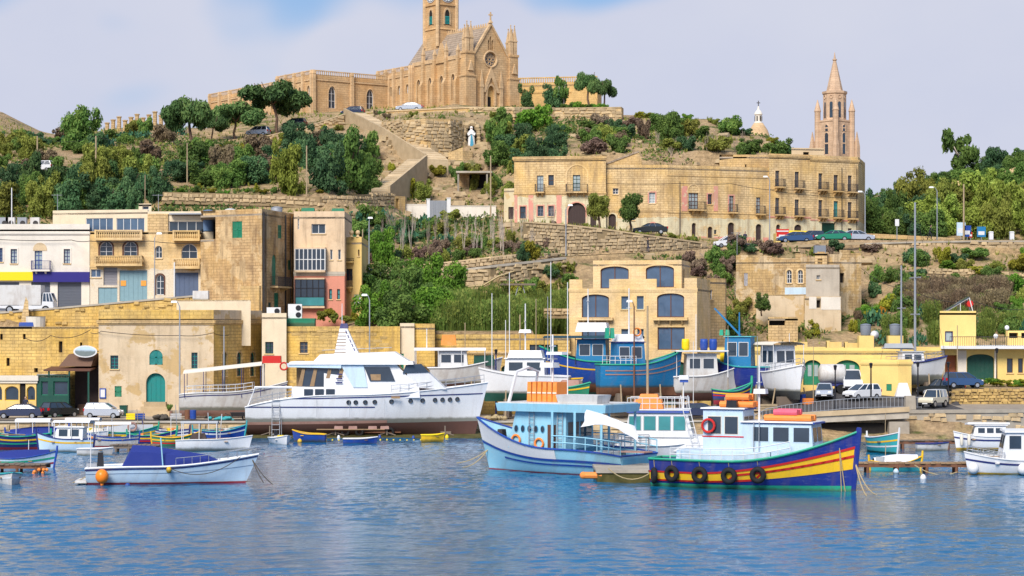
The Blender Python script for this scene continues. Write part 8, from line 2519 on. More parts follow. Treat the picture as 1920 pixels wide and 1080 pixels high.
b=small('luzzu','aqua luzzu under a white sheet behind the right jetty',1680,888,150.5,10,3.6,1.7,1.2,.75,.95,'aqua','yellow_paint','yellow_paint',.15,None,cover='cloth_white')
small('rowing_boat','long white rowing boat between the two right jetties',1748,843,174,2,2.6,1.1,.6,.5,.5,'white_worn',None,'navy',.8)
b=small('cabin_boat','white cabin boat with long fenders at the far right quay',1842,842,174,176,4.4,1.9,1.45,1.0,1.0,'white_gel','navy','white_paint',.8,'yellow_paint')
b.cabin(-1.8,.9,1.5,.9,1.9,'white_gel','white_paint',3,2,(.4,.8),.3)
b.box('hard_top','white_gel',-2.1,1.3,-.85,.85,2.0,2.15)
for x in(1.2,1.8):
 MB().lathe([(.05,-.5),(.14,-.35),(.14,.35),(.05,.5)],n=8).obj('fender','cloth_cream',b.root,True,(x,.95,.7))
b=small('cabin_boat','white fishing boat with wheelhouse and round fenders cut by right edge',1895,888,146,178,6.0,2.3,1.5,1.05,1.0,'white_gel','navy','white_paint',.85,'yellow_paint',inner='white_worn')
b.cabin(-1.9,.8,1.7,1.0,2.9,'white_gel','white_paint',2,2,(.42,.88),.35,rt=.12)
for x in(2.7,-.6):
 MB().ball((0,0,0),.4,14).obj('fender','white_paint',b.root,True,(x,1.25 if x<2 else .85,.45))
b.rail('steel',.45,.6,.97,6,.02)
def jetty(name,label,x0,x1,Y,w,z,mat,plank='wood_grey',n=None,piles=4):
 t=root(name,label,'jetty',(PX(x0,Y),Y,0))
 L=PX(x1,Y)-PX(x0,Y)
 n=n or int(L/.35)
 me=MB().box(0,L/n*.9,0,w,z-.08,z).mesh('plank',plank)
 for k in range(n):
  child('plank',me,t,(L*k/n,RNG.uniform(-.06,.06),RNG.uniform(-.02,.02)))
 for y in(.15,w-.15):
  MB().box(0,L,y-.08,y+.08,z-.32,z-.09).obj('beam',mat,t)
 for k in range(piles):
  x=L*(k+.5)/piles
  for y in(.15,w-.15):
   MB().tube([(x,y,-2),(x,y,z-.1)],.11,7).obj('pile',mat,t)
 return t
jetty('wooden_jetty','short wooden jetty at the left edge beside the white rowing boat',-60,86,147,1.6,.62,'rust')
jetty('wooden_jetty','long low jetty in front of the aqua luzzu at right',1600,1822,147,1.3,.72,'rust','wood_plain')
jetty('wooden_jetty','thin rear jetty behind the long white rowing boat',1630,1800,176,1.0,.75,'rust')
jetty('wooden_jetty','small wooden landing behind the old rowing boat at left',205,300,172,1.2,.6,'wood_grey')
q=root('concrete_jetty','stained concrete landing between the two big boats','jetty',(PX(1120,138),138,0))
MB().box(0,4.4,0,7,-1.5,.62).obj('concrete_body','algae',q)
MB().box(-.08,4.48,-.1,7,.62,.8).obj('concrete_slab','concrete',q)
q2=MB().tube([(-.9,.3,.45),(.3,.2,.45)],.22,8).ball((-.9,.3,.45),.24,10).obj('fender','orange_raft',q)
mooring('yellow rope looping along the concrete landing',P(1140,878,137.5),P(1232,876,137.5),.75,'rope')
mooring('yellow rope looping under the long right jetty',P(1715,872,146),P(1795,885,146),.4,'rope')
for px,py,mat,lab,r in((1731,899,'white_paint','white and blue mooring buoy before the right jetty',.2),(1680,888,'ice_blue','pale blue float beside the aqua luzzu',.2),(635,823,'white_paint','small white float left of the blue skiff',.14),(712,823,'blue_paint','small blue float right of the blue skiff',.14),(775,824,'blue_paint','small blue float left of the yellow rowing boat',.14),(838,822,'yellow_sign','small yellow float right of the yellow rowing boat',.16),(562,830,'yellow_paint','round yellow float before the blue rowing boat',.2)):
 Y=FPX*CAMZ/(py-HORY)
 tag(MB().lathe([(.03,-.2),(r,-.1),(r*1.05,.1),(r*.6,.25),(.04,.3)],n=10).obj('mooring_buoy',mat,smooth=True,loc=(PX(px,Y),Y,0.05)),lab,'buoy')
cl=MB()
for k in range(9):
 cl.ball((RNG.uniform(-.5,.5),RNG.uniform(-.2,.2),RNG.uniform(-.1,.45)),.13,7)
tag(cl.obj('float_bunch','orange_raft',loc=P(76,893,146.3)),'bunch of red net floats hanging at the left jetty end','floats')
# --------- vehicles
def car(kind,mat,px,py,Y,head,label,group=None,s=1.0,z=None):
 X=PX(px,Y)
 cat,nm={'van':('van','van'),'truck':('truck','box_truck'),'jeep':('jeep','jeep'),'pickup':('pickup','pickup_truck')}.get(kind,('car','parked_car'))
 t=root(nm,label,cat,(X,Y,(H0(X,Y)+.06 if z is None else z)),rad(head),group)
 t.scale=(s,s,s)
 K={'hatch':([(-1.78,.28),(-1.82,.6),(-1.74,1.0),(.75,.98),(1.45,.85),(1.76,.68),(1.8,.4),(1.72,.28)],(-1.74,1.05,-1.5,.25),1.52,(-1.15,1.15),1.62,.29),'sedan':([(-2.2,.3),(-2.25,.65),(-2.15,.98),(-1.4,1.02),(.9,.95),(1.9,.82),(2.2,.65),(2.22,.4),(2.1,.28)],(-1.75,1.1,-1.0,.3),1.42,(-1.35,1.35),1.72,.31),'van':([(-2.3,.35),(-2.35,1.2),(1.5,1.2),(2.2,1.0),(2.35,.6),(2.3,.35)],(-2.33,1.65,-2.25,.95),2.1,(-1.4,1.45),1.85,.33),'jeep':([(-1.6,.45),(-1.62,.95),(.55,.98),(1.6,.95),(1.68,.7),(1.65,.45)],(-1.6,.65,-1.5,.35),1.68,(-1.0,1.1),1.5,.36),'pickup':([(-2.3,.4),(-2.32,1.0),(-.3,1.0),(1.3,.95),(2.2,.85),(2.3,.5),(2.2,.4)],(-.5,1.2,-.4,.55),1.6,(-1.4,1.5),1.7,.35),'truck':([(-3.0,.55),(-3.0,.85),(1.7,.85),(1.75,1.3),(2.9,1.25),(3.0,.5),(2.9,.35),(1.6,.35)],(1.75,2.92,1.8,2.6),2.2,(-1.7,2.1),1.95,.42)}[kind]
 prof,g,rh,wh,w,wr=K
 hw=w/2
 cxz=[(sum(p[0]for p in prof)/len(prof)),(sum(p[1]for p in prof)/len(prof))]
 ins=[((p[0]-cxz[0])*.97+cxz[0],(p[1]-cxz[1])*.9+cxz[1])for p in prof]
 rings=[[(x,y,z_)for x,z_ in q]for y,q in((-hw,ins),(-hw+.12,prof),(hw-.12,prof),(hw,ins))]
 MB().loft(rings).obj('body',mat,t)
 wz=max(z_ for x,z_ in prof if x<1.2)-.03
 if kind=='truck':
  wz=1.26
 if kind=='jeep':
  wz=.97
 gl=MB().hexa([(g[0],-hw+.08,wz),(g[1],-hw+.08,wz),(g[1],hw-.08,wz),(g[0],hw-.08,wz),(g[2],-hw+.24,rh-.06),(g[3],-hw+.24,rh-.06),(g[3],hw-.24,rh-.06),(g[2],hw-.24,rh-.06)])
 gl.obj('windows','cloth_grey' if kind=='jeep' and False else 'win_glass',t)
 top=mat if kind!='jeep' else 'cloth_grey'
 MB().taper(g[2]-.03,g[3]+.03,-hw+.22,hw-.22,rh-.06,rh,.05).obj('roof',top,t)
 for a in(0,.36,.68,1.0):
  xb,xt=g[0]+(g[1]-g[0])*a,g[2]+(g[3]-g[2])*a
  for sd in(-1,1):
   MB().tube([(xb,sd*(hw-.075),wz),(xt,sd*(hw-.235),rh-.05)],.045,4).obj('pillar',mat,t)
 if kind in('van','jeep'):
  b1=g[0]+(g[1]-g[0])*(.62 if kind=='van' else .5)
  b2=g[2]+(g[3]-g[2])*(.62 if kind=='van' else .5)
  MB().hexa([(g[0]-.02,-hw+.06,wz),(b1,-hw+.06,wz),(b1,hw-.06,wz),(g[0]-.02,hw-.06,wz),(g[2]-.02,-hw+.21,rh-.05),(b2,-hw+.21,rh-.05),(b2,hw-.21,rh-.05),(g[2]-.02,hw-.21,rh-.05)]).obj('rear_body',top,t)
 if kind=='truck':
  MB().box(-3.0,1.6,-hw-.02,hw+.02,.9,3.0).obj('cargo_box','white_worn',t)
 if kind=='pickup':
  MB().box(-2.2,-.55,-hw+.12,hw-.12,1.0,1.02).obj('load_bed','black_paint',t)
 for x in wh:
  for sd in(-1,1):
   tw=MB().tube([(x,sd*(hw-.2),wr),(x,sd*(hw+.01),wr)],wr,14).obj('wheel','rubber',t)
   MB().tube([(x,sd*(hw-.02),wr),(x,sd*(hw+.025),wr)],wr*.62,10).obj('rim','steel',tw)
 xf,xr=max(p[0]for p in prof),min(p[0]for p in prof)
 for sd in(-1,1):
  MB().taper(xf-.22,xf-.02,sd*(hw-.28)-.17,sd*(hw-.28)+.17,.62,.8,.03).obj('headlight','lamp_white',t)
  MB().box(xr-.02,xr+.1,sd*(hw-.16)-.12,sd*(hw-.16)+.12,.72,.98).obj('tail_light','tail_red',t)
 MB().box(xf-.06,xf+.03,-hw+.1,hw-.1,.3,.5).obj('bumper','black_paint',t)
 MB().box(xf+.02,xf+.04,-.26,.26,.36,.47).obj('number_plate','white_paint',t)
 return t
for a in(('sedan','car_navy',36,783,205.6,184,'dark blue sedan parked at the left quay edge'),('hatch','car_black',112,777,208.3,48,'black hatchback seen from behind on the left quay'),('hatch','car_silver',195,781,206.2,-6,'silver hatchback beside the pale rendered building'),('truck','car_white',52,578,226,0,'white box truck before the shop shutters'),('jeep','car_cream',1750,766,198.5,-128,'cream jeep with grey soft top on the right quay'),('hatch','car_white',1616,754,203.5,-148,'white hatchback on the harbour road before the yellow annex'),('hatch','car_silver',1546,747,205.5,-100,'silver people carrier facing the camera by the white tanker'),('van','car_white',1597,727,209.5,-95,'white van facing the camera before the green arched door'),('pickup','car_black',1764,722,208,172,'black pickup parked beside the dark green garage door'),('hatch','car_blue',1806,733,204.2,4,'blue hatchback half hidden by the stone wall'),('sedan','car_navy',1314,765,201.8,6,'dark blue car parked between white trawler and day boat'),('hatch','car_white',1366,470,264.5,190,'white hatchback on the upper road beside two people'),('sedan','car_blue',1490,462,268.5,184,'dark blue sedan parked before the kiosk'),('hatch','car_navy',1519,460,271.5,182,'navy hatchback half behind the blue sedan by the kiosk'),('sedan','car_green',1562,458,270,178,'green car parked before the green garage'),('sedan','car_silver',1606,456,272,4,'grey-blue car at the right corner of the balcony block'),('sedan','car_black',1219,440,273,178,'black car below the right small tree'),('hatch','car_white',688,524,246,186,'white car on the lower hill road behind the pink tenement'),('hatch','car_navy',661,215,339,165,'dark car at the top of the cliff stair'),('sedan','car_silver',768,208,351,170,'grey car parked against the church side'),('hatch','car_black',553,235,334,165,'black car on the ridge road under the wide pine'),('hatch','car_silver',484,254,330,165,'pale car on the ridge road left of the wide pine'),('hatch','car_white',76,322,286,170,'white car half hidden in bushes on the left hill'),):
 car(*a)
tk=root('tanker_trailer','white round tank trailer beside the silver people carrier','trailer',(PX(1560,209),209,H0(PX(1560,209),209)+.05))
MB().tube([(-1.3,0,1.9),(-1.1,0,1.9),(1.1,0,1.9),(1.3,0,1.9)],[.6,.95,.95,.6],16).obj('tank','white_worn',tk,True)
MB().box(-1.4,1.4,-.7,.7,.7,.95).obj('chassis','navy',tk)
for x in(-.8,.8):
 for y in(-.75,.75):
  MB().tube([(x,y-.1,.45),(x,y+.1,.45)],.45,14).obj('wheel','rubber',tk)
# --------- poles, lamps, wires
def pole(px,pt,pb,Y,label,mat='timber_pole',r=.11,arm=None,name='utility_pole',head=None,bars=0):
 z0,z1=PZ(pb,Y),PZ(pt,Y)
 X=PX(px,Y)
 zb=min(z0,H0(X,Y))
 t=root(name,label,'lamp post' if head else 'pole',(X,Y,zb))
 h=z1-zb
 MB().tube([(0,0,-.3),(0,0,h)],[r,r*.7],7).obj('shaft',mat,t)
 if arm:
  MB().tube([(0,0,h-.05),(arm*.4,0,h+.45),(arm,0,h+.5)],[r*.6,r*.5,r*.4],6).obj('arm',mat,t)
 if head=='hook':
  MB().taper(arm-.35,arm+.25,-.15,.15,h+.38,h+.58,.06).obj('lamp_head','lamp_white',t)
 if head=='globe':
  MB().ball((0,0,h+.2),.24,12).obj('lamp_head','lamp_white',t,True)
 if head=='lantern':
  MB().lathe([(.1,h),(.16,h+.35),(.2,h+.4),(.05,h+.5)],n=8).obj('lamp_head','black_paint',t)
 for k in range(bars):
  MB().box(-.7,.7,-.06,.06,h-.3-k*.5,h-.2-k*.5).obj('cross_arm',mat,t)
 return(X,Y,z1)
Tp=[]
for a in((70,255,318,292,'timber pole on the left hill beside the half-hidden car','timber_pole',.13),(180,255,335,283,'taller timber pole right of the first on the left hill','timber_pole',.15),(351,268,362,274,'thin timber pole under the lone umbrella pine','timber_pole',.1),(272,328,388,246,'yellowish roof pole on the stair head','timber_pole',.06),(575,273,380,268,'tall pole in front of the lime plume bush','timber_pole',.11),(920,292,412,281,'timber pole left of the pink-trimmed house','timber_pole',.12),(680,430,520,251.5,'wooden pole on the lower road behind the ochre house','timber_pole',.1),(1275,340,448,277.5,'dark pole against the long ochre house','iron',.08),(22,352,420,236,'white flag pole on the shop house roof','white_paint',.08),(327,492,585,219.5,'white steel post rising from the terrace parapet','white_paint',.1),(1807,345,452,266,'utility pole with boxes beside the blue signs','timber_pole',.13),(872,605,740,211,'thin wooden pole before the long warehouse','timber_pole',.06),(975,590,740,210.5,'weathered mast pole behind the radar boat','timber_pole',.1),(1795,610,718,208.5,'thin brown pole before the canopy building','timber_pole',.06),(420,612,745,209,'grey service pole against the yellow stone wing','galv',.08),):
 Tp.append(pole(*a))
for(px,pt,pb,Y,lab,mat,r,arm,hd)in((337,575,782,207.5,'tall grey street lamp before the pale rendered building','galv',.09,-.5,'hook'),(693,562,690,211.8,'grey street lamp above the yellow warehouse','galv',.08,-.45,'hook'),(692,416,522,250.9,'street lamp on the lower road above the bright trees','galv',.09,.2,'hook'),(1061,392,492,260.3,'street lamp at the foot of the tall rubble wall','galv',.09,.6,'hook'),(1443,338,464,277,'street lamp at the joint of long house and balcony block','galv',.09,-.5,'hook'),(1622,366,456,278,'street lamp right of the balcony block','galv',.09,-.6,'hook'),(290,446,574,229.8,'street lamp before the limestone balcony house','galv',.07,.55,'hook'),(1189,574,770,203,'tall floodlight pole before the cream house','rust',.09,-.4,'hook'),(1757,358,450,275,'street lamp in front of the feathery trees','galv',.08,-.7,'hook'),(1566,694,760,198.6,'black promenade lantern nearest the silver people carrier','black_paint',.09,None,'lantern'),(1633,690,758,198.6,'black promenade lantern beside the white hatchback','black_paint',.09,None,'lantern'),(1721,688,762,198.2,'black promenade lantern left of the cream jeep','black_paint',.09,None,'lantern'),(1778,688,757,201.5,'black promenade lantern right of the cream jeep','black_paint',.09,None,'lantern'),(1869,662,716,207.5,'black lantern post beside the dark green garage','black_paint',.07,None,'lantern'),(930,664,740,208,'navy lantern post behind the ferry bow','navy',.09,None,'lantern'),(1888,618,650,216,'globe lamp on the far right garden wall','iron',.05,None,'globe'),(1867,634,655,214,'globe lamp on the canopy roof terrace','iron',.05,None,'globe'),):
 pole(px,pt,pb,Y,lab,mat,r,arm,'street_lamp',hd)
def wire(label,pts,sag,r=.022,name='overhead_wire',mat='wire'):
 mb=MB()
 al=[]
 for a,b in zip(pts,pts[1:]):
  al+=rope_pts(a,b,sag,8)[:-1]
 al.append(Vector(pts[-1]))
 return tag(mb.tube(al,r,4).obj(name,mat),label,'wire' if name!='water_pipe' else 'pipe')
wire('upper wire between the two left hill poles',[Tp[0],Tp[1],Tp[2]],.8)
wire('cable sagging across the white shop house and balcony house',[P(-20,448,233.6),P(134,450,233.6),P(168,452,231),P(280,452,230.8),P(375,456,230.6)],.12,.035)
wire('double cable across the pale rendered building front',[P(170,624,212),P(190,621,210.6),P(336,629,210.6),P(400,624,210.6),P(430,628,213)],.15,.03)
wire('cable along the old stone house to the oval sign',[P(45,632,214.2),P(95,629,214),P(170,618,212.8)],.5,.03)
wire('cable along the long ochre house',[P(1137,344,279),P(1275,344,279),P(1370,344,281.5),P(1443,356,284),P(1520,366,286.5),P(1606,372,289.8)],.1,.03)
wire('long cable from the ruin down to the yellow rooftop block',[P(1615,503,241),P(1700,540,235),P(1830,566,228),P(1960,574,226)],.6,.03)
wire('yellow water pipe snaking along the road retaining wall',[P(792,536,240.6),P(870,538,240.7),P(905,536,241),P(935,518,241.2),P(965,508,243.5),P(1062,499,248)],.0,.11,'water_pipe','rope')
stone_wall('retaining_wall','stained ashlar retaining wall carrying the lower road and yellow pipe',[wpt(u,Y,pb,pt)for u,Y,pb,pt in((690,241.4,560,526),(780,241.4,562,517),(850,241.4,575,510),(920,241.4,572,502),(1000,245,545,493),(1062,248.4,530,486))],'stone_b',.95,.46,cap=.25,capmat='concrete',depth=.6,maxp=280)
stone_wall('retaining_wall','long ashlar wall carrying the upper road at right',[wpt(u,Y,pb,pt)for u,Y,pb,pt in((1612,264.2,484,459),(1700,262.6,488,456),(1832,262.6,494,454),(1990,262.6,496,454))],'stone_a',.95,.46,cap=.2,capmat='concrete',depth=.6,maxp=280)
o=MB().hexa([P(1335,472,258.5),P(1620,458,263.6),P(1620,458,264),P(1335,472,258.9),P(1335,466,258.5),P(1620,453.5,263.6),P(1620,453.5,264),P(1335,466,258.9)]).obj('road_parapet','pathstone')
tag(o,'low stone kerb wall along the upper road above the ruin','wall')
for k in range(13):
 px=201+k*11.2
 Y=336-k*.3
 g=PZ(fit([(200,246),(345,226)],px)+2,Y)
 hh=1.3+.35*(k%3)
 tag(MB().lathe([(.32,-2),(.32,hh),(.42,hh+.05),(.42,hh+.2),(.1,hh+.25)],n=8).obj('stone_pillar','limestone',loc=(PX(px,Y),Y,g)),'stubby stone pillar in the row on the left ridge, %s'%ORD[k],'pillar','stone pillars on the left ridge')
# --------- left quay restaurant
h=House('conservatory','yellow framed restaurant conservatory with arched windows at the far left',pf((-50,210.5),(68,210),(68,214.9),(-50,214.9)),1.4,PZ(706,210),'yellow_paint' if False else 'plaster_ochre','restaurant','white_worn',parapet=.02,roofmat='cloth_cream')
f=h.f()
for a,b in((-40,-12),(-22+16,4),(9,35),(50,66)):
 f.window(a,724,b,751,.45,1,1,'yellow_paint','win_glass',sill=False)
f.door(37,718,48,768,0,'dark_void',1,.2)
f.band(709,.5,.25,mat='cloth_cream',name='awning_edge')
h.build()
h=House('green_kiosk','dark green glazed kiosk beside the yellow conservatory',pf((69,210),(129,209.6),(129,214.2),(69,214.2)),1.4,PZ(703,210),'green_dark','kiosk','galv',parapet=.05)
f=h.f()
for a,b in((77,90),(100,127)):
 f.window(a,715,b,741,0,1,1,'green_paint','win_glass',sill=False)
h.build()
t=root('awning_terrace','brown awning and dark timber porch left of the pale building','awning',(PX(132,211),211,1.4))
MB().hexa([(-2.4,-1.2,4.35),(2.2,-1.2,4.35),(2.2,2.4,4.6),(-2.4,2.4,4.6),(-2.4,-1.2,4.5),(2.2,-1.2,4.5),(2.2,2.4,4.75),(-2.4,2.4,4.75)]).obj('porch_roof','wood_brown',t)
MB().hexa([(-1.2,.2,4.8),(2.0,.2,4.8),(2.3,2.4,4.85),(-.2,2.4,4.85),(-.4,1.2,6.0),(2.2,1.2,6.0),(2.3,2.4,6.1),(.2,2.4,6.1)]).obj('awning','cloth_brown',t)
MB().box(.0,2.6,2.2,2.5,0,5.2).obj('porch_wall','wood_dark',t)
for x in(-1.9,.1,2.0):
 MB().box(x-.08,x+.08,-1.1,-.94,0,4.35).obj('post','green_dark',t)
for k in range(4):
 MB().box(.4,2.4,.4+k*.4,.8+k*.4,0,.25*(k+1)).obj('step','cloth_brown',t)
s=root('oval_sign','blank white oval sign on a bracket above the brown awning','sign',P(160,659,211.2))
MB().prism([(1.18*math.cos(a*.2618),.6*math.sin(a*.2618))for a in range(24)],-.06,.06).obj('board','white_paint',s)
MB().prism([(1.02*math.cos(a*.2618),.48*math.sin(a*.2618))for a in range(24)],-.075,-.061).obj('board_centre','ice_blue',s)
MB().tube([(.9,.05,0),(1.4,.6,0)],.05,5).obj('bracket','iron',s)
MB().torus((0,0,0),.01,.005).obj('bolt','iron',s)
for px,py,lab,fans,Y,zz in((513,590,'single-fan air unit above the cream block',1,216.5,None),(553,597,'double-fan air unit beside the green tarpaulin',2,217,None)):
 t=root('air_conditioner',lab,'air conditioner',(PX(px,Y),Y,PZ(py,Y)))
 hh=.72*fans
 MB().box(-.7,.7,0,.5,0,hh+.02).obj('casing','white_paint',t)
 for k in range(fans):
  MB().prism([(.35+.28*math.cos(a*.5236),.36+.7*k+.28*math.sin(a*.5236))for a in range(12)],-.03,.01).obj('fan','black_paint',t)
 MB().box(-.75,.75,-.05,.6,-1.6,-.003).obj('stand','concrete',t)
tag(MB().box(-1.4,1.5,0,1.5,-.8,.55).box(-1.45,1.55,-.03,1.53,.4,.5).obj('tarpaulin_box','green_paint',loc=P(562,607,216.2)),'green tarpaulin box on the yellow warehouse roof','box')
# --------- right promenade
rl=root('promenade_railing','grey metal railing along the harbour road before the yellow annex','railing',(PX(1400,197.6),197.6,0))
for k in range(46):
 x=k*.36
 u=1400+x*FPX/197.6
 z0=H0(PX(u,197.6),197.6)
 MB().box(x-.02,x+.02,-.02,.02,z0,z0+1.05).obj('baluster','galv',rl)
for dz in(.15,1.05):
 MB().tube([(k*.36*5,0,H0(PX(1400+k*1.8*FPX/197.6,197.6),197.6)+dz)for k in range(10)],.03,4).obj('rail','galv',rl)
br=root('footbridge','pale concrete footbridge slab over a dark gap at the right quay','bridge',P(1590,800,192.5))
MB().hexa([(-5.2,-1.2,.3),(5.3,-1.2,.8),(5.3,1.6,.8),(-5.2,1.6,.3),(-5.2,-1.2,1.0),(5.3,-1.2,1.55),(5.3,1.6,1.55),(-5.2,1.6,1.0)]).obj('deck_slab','concrete',br)
MB().hexa([(-5.2,-1.35,.85),(5.3,-1.35,1.4),(5.3,-1.2,1.4),(-5.2,-1.2,.85),(-5.2,-1.35,1.3),(5.3,-1.35,1.85),(5.3,-1.2,1.85),(-5.2,-1.2,1.3)]).obj('parapet','pathstone',br)
MB().box(-4.9,3.2,-.4,1.3,-.9,.3).obj('shadow','dark_void',br)  # solid near-black block painted in as the shade under the slab
for x in(-5.6,4.4):
 MB().box(x-.9,x+.9,-1.3,1.5,-1.4,.5).obj('abutment','concrete',br)
tag(MB().taper(-.5,.5,-.45,.45,0,1.4,.06).obj('concrete_block','concrete',loc=(PX(1706,196.5),196.5,2.35)),'square concrete block beside the cream jeep','block')
tag(MB().taper(-.8,.7,-.5,.5,0,1.3,.35).obj('white_sack','cloth_white',loc=(PX(1694,206),206,3.4)),'white covered heap at the corner of the yellow annex','heap')
for px,pt,pb,w,mat,lab in((1802,417,450,1.1,'ice_blue','tall pale blue tourist sign beside the utility pole'),(1814,423,446,.9,'blue_paint','round-topped blue sign right of the pale one'),(1840,425,448,1.1,'trawler_blue','blue information board on the upper right road'),(1820,435,448,.4,'red_paint','small red sign between the blue boards'),(1682,411,452,.5,'white_paint','white bus stop sign on the upper right road')):
 Y=267.5
 t=root('road_sign',lab,'sign',(PX(px,Y),Y,H0(PX(px,Y),Y)))
 h1=PZ(pt,Y)-t.location.z
 h0=h1-min(h1*.7,w*1.7)
 MB().tube([(0,.06,0),(0,.06,h1)],.05,6).obj('sign_post','galv',t)
 MB().box(-w/2,w/2,-.03,.03,h0,h1).obj('sign_board',mat,t)
 MB().box(-w*.35,w*.35,-.036,-.031,h0+(h1-h0)*.2,h0+(h1-h0)*.55).obj('sign_panel','white_paint',t)
for px,lab in((1858,'left white gate pier on the upper right road'),(1897,'right white gate pier on the upper right road')):
 tag(MB().box(-.25,.25,-.25,.25,0,1.0).taper(-.3,.3,-.3,.3,1.0,1.12,.1).obj('gate_pier','white_paint',loc=(PX(px,265),265,H0(PX(px,265),265))),lab,'pier')
wl=MB().hexa([P(1618,446,282.6),P(1790,452,282.6),P(1790,452,283),P(1618,446,283),P(1618,437,282.6),P(1790,446,282.6),P(1790,446,283),P(1618,437,283)])
tag(wl.obj('road_wall','limestone'),'low stone wall behind the upper right road','wall')
for a,b,Y,zz,lab in((1784,1845,318,(342,330),'pink terrace wall on the right hill below the dark trees'),(1880,1925,322,(322,308),'tan terrace wall near the top right edge')):
 tag(MB().hexa([P(a,zz[0]+8,Y),P(b,zz[1]+10,Y),P(b,zz[1]+10,Y+.6),P(a,zz[0]+8,Y+.6),P(a,zz[0],Y),P(b,zz[1]-2,Y),P(b,zz[1]-2,Y+.6),P(a,zz[0],Y+.6)]).obj('terrace_wall','limestone_pale'),lab,'wall')
ws=root('timber_trestle','grey timber trestle platform on the slope left of the cream house','trestle',P(976,577,229))
for x in(-.9,.9):
 MB().tube([(x,0,0),(x*.25,0,2.4)],.06,5).obj('leg','galv',ws)
MB().tube([(-.5,0,1.0),(.5,0,1.0)],.04,5).obj('brace','galv',ws)
MB().box(-2.2,1.6,-.4,.6,2.4,2.6).obj('platform','wood_grey',ws)
aerial(P(108,396,239),1.9,'small television aerial on the left penthouse roof')
aerial(P(297,398,238),2.0,'small television aerial right of the stair head')
aerial(P(1382,478,243),2.6,'long television aerial at the left corner of the ruin')
# --------- people
def clothes(name,top,legs):
 m,nt,b=newmat(name)
 z_=nd(nt,'ShaderNodeSeparateXYZ',{0:objco(nt)}).outputs[2]
 col=ramp(nt,mth(nt,'DIVIDE',z_,1.8),[(0.0,(.03,.025,.02)),(.05,legs),(.53,top),(.83,(.5,.3,.2))],'CONSTANT')
 setb(nt,b,Base_Color=col,Roughness=.85)
 _M[name]=m
def person(px,Y,z,rz,label,top,legs,pose='stand',hold=None):
 key='clothes_%d'%px
 clothes(key,top,legs)
 t=root('person',label,'person',(PX(px,Y),Y,z),rad(rz))
 st=.16 if pose!='ride' else .3
 v=[(0,0,.95),(0,0,1.15),(0,0,1.38),(0,0,1.5),(0,.01,1.56),(-.1,0,.9),(-.11,-st,.5),(-.11,-st*.4,.06),(-.11,-st*.4-.14,.03),(.1,0,.9),(.11,st*.4,.48),(.11,st,.06),(.11,st-.14,.03),(-.2,0,1.4),(-.25,.02,1.12),(-.22,-.16,.92),(.2,0,1.4),(.25,.02,1.12),(.22,-.16,.92)]
 if pose=='ride':
  v=[(x,y-.25*max(0,z_-.95),z_)for x,y,z_ in v]
  v[14],v[15],v[17],v[18]=(-.24,-.3,1.2),(-.2,-.55,1.05),(.24,-.3,1.2),(.2,-.55,1.05)
 e=[(0,1),(1,2),(2,3),(3,4),(0,5),(5,6),(6,7),(7,8),(0,9),(9,10),(10,11),(11,12),(2,13),(13,14),(14,15),(2,16),(16,17),(17,18)]
 rr_=[.15,.15,.17,.06,.06,.1,.075,.05,.045,.1,.075,.05,.045,.07,.05,.04,.07,.05,.04]
 me=bpy.data.meshes.new('body')
 me.from_pydata(v,e,[])
 me.materials.append(M(key))
 o=bpy.data.objects.new('body',me)
 COL.objects.link(o)
 o.parent=t
 o.modifiers.new('skin','SKIN')
 if len(me.skin_vertices)==0:
  return t
 for i,q in enumerate(rr_):
  me.skin_vertices[0].data[i].radius=(q,q*(.75 if i<3 else 1))
  me.skin_vertices[0].data[i].use_root=i==0
 o.modifiers.new('smooth','SUBSURF').render_levels=1
 hy=-.25*.65 if pose=='ride' else 0
 hd=MB().ball((0,hy-.01,1.66),.1,12,rz=.13).ball((0,hy-.115,1.65),.02,6).obj('head','skin',t,True)
 MB().ball((0,hy+.02,1.69),.112,10,rz=.12).obj('hair','hair',hd,True)
 return t
person(1386,263.4,H0(PX(1386,263.4),263.4)+.07,20,'person in pale top standing beside the white hatchback',(.45,.5,.6),(.04,.05,.12))
person(1397,263.2,H0(PX(1397,263.2),263.2)+.07,-30,'person in dark clothes right of the one in the pale top',(.03,.03,.06),(.03,.03,.05))
person(1215,256.3,H0(PX(1215,256.3),256.3)+.07,80,'person in dark jacket walking along the lower hill road',(.03,.03,.045),(.05,.05,.08))
person(48,209.2,1.5,10,'person in dark clothes at the conservatory doorway',(.03,.035,.07),(.03,.03,.05))
zz=H0(PX(1743,266),266)+.08
person(1743,266,zz+.12,75,'cyclist in black riding on the upper right road',(.015,.015,.02),(.02,.02,.03),'ride')
bk=root('bicycle','dark bicycle ridden along the upper right road','bicycle',(PX(1743,266),266,zz),rad(75-90))
for x in(-.5,.55):
 MB().torus((x,0,.34),.32,.025,'y',18,5).obj('wheel','rubber',bk)
MB().tube([(-.5,0,.34),(0,0,.32),(.4,0,.8),(-.15,0,.82),(0,0,.32)],.025,5).tube([(-.5,0,.34),(-.15,0,.82)],.02,5).tube([(.55,0,.34),(.4,0,.95)],.025,5).obj('frame','black_paint',bk)
MB().box(-.28,-.05,-.07,.07,.88,.93).obj('saddle','black_paint',bk)
MB().tube([(.4,-.25,1.0),(.4,.25,1.0)],.02,5).obj('handlebar','black_paint',bk)
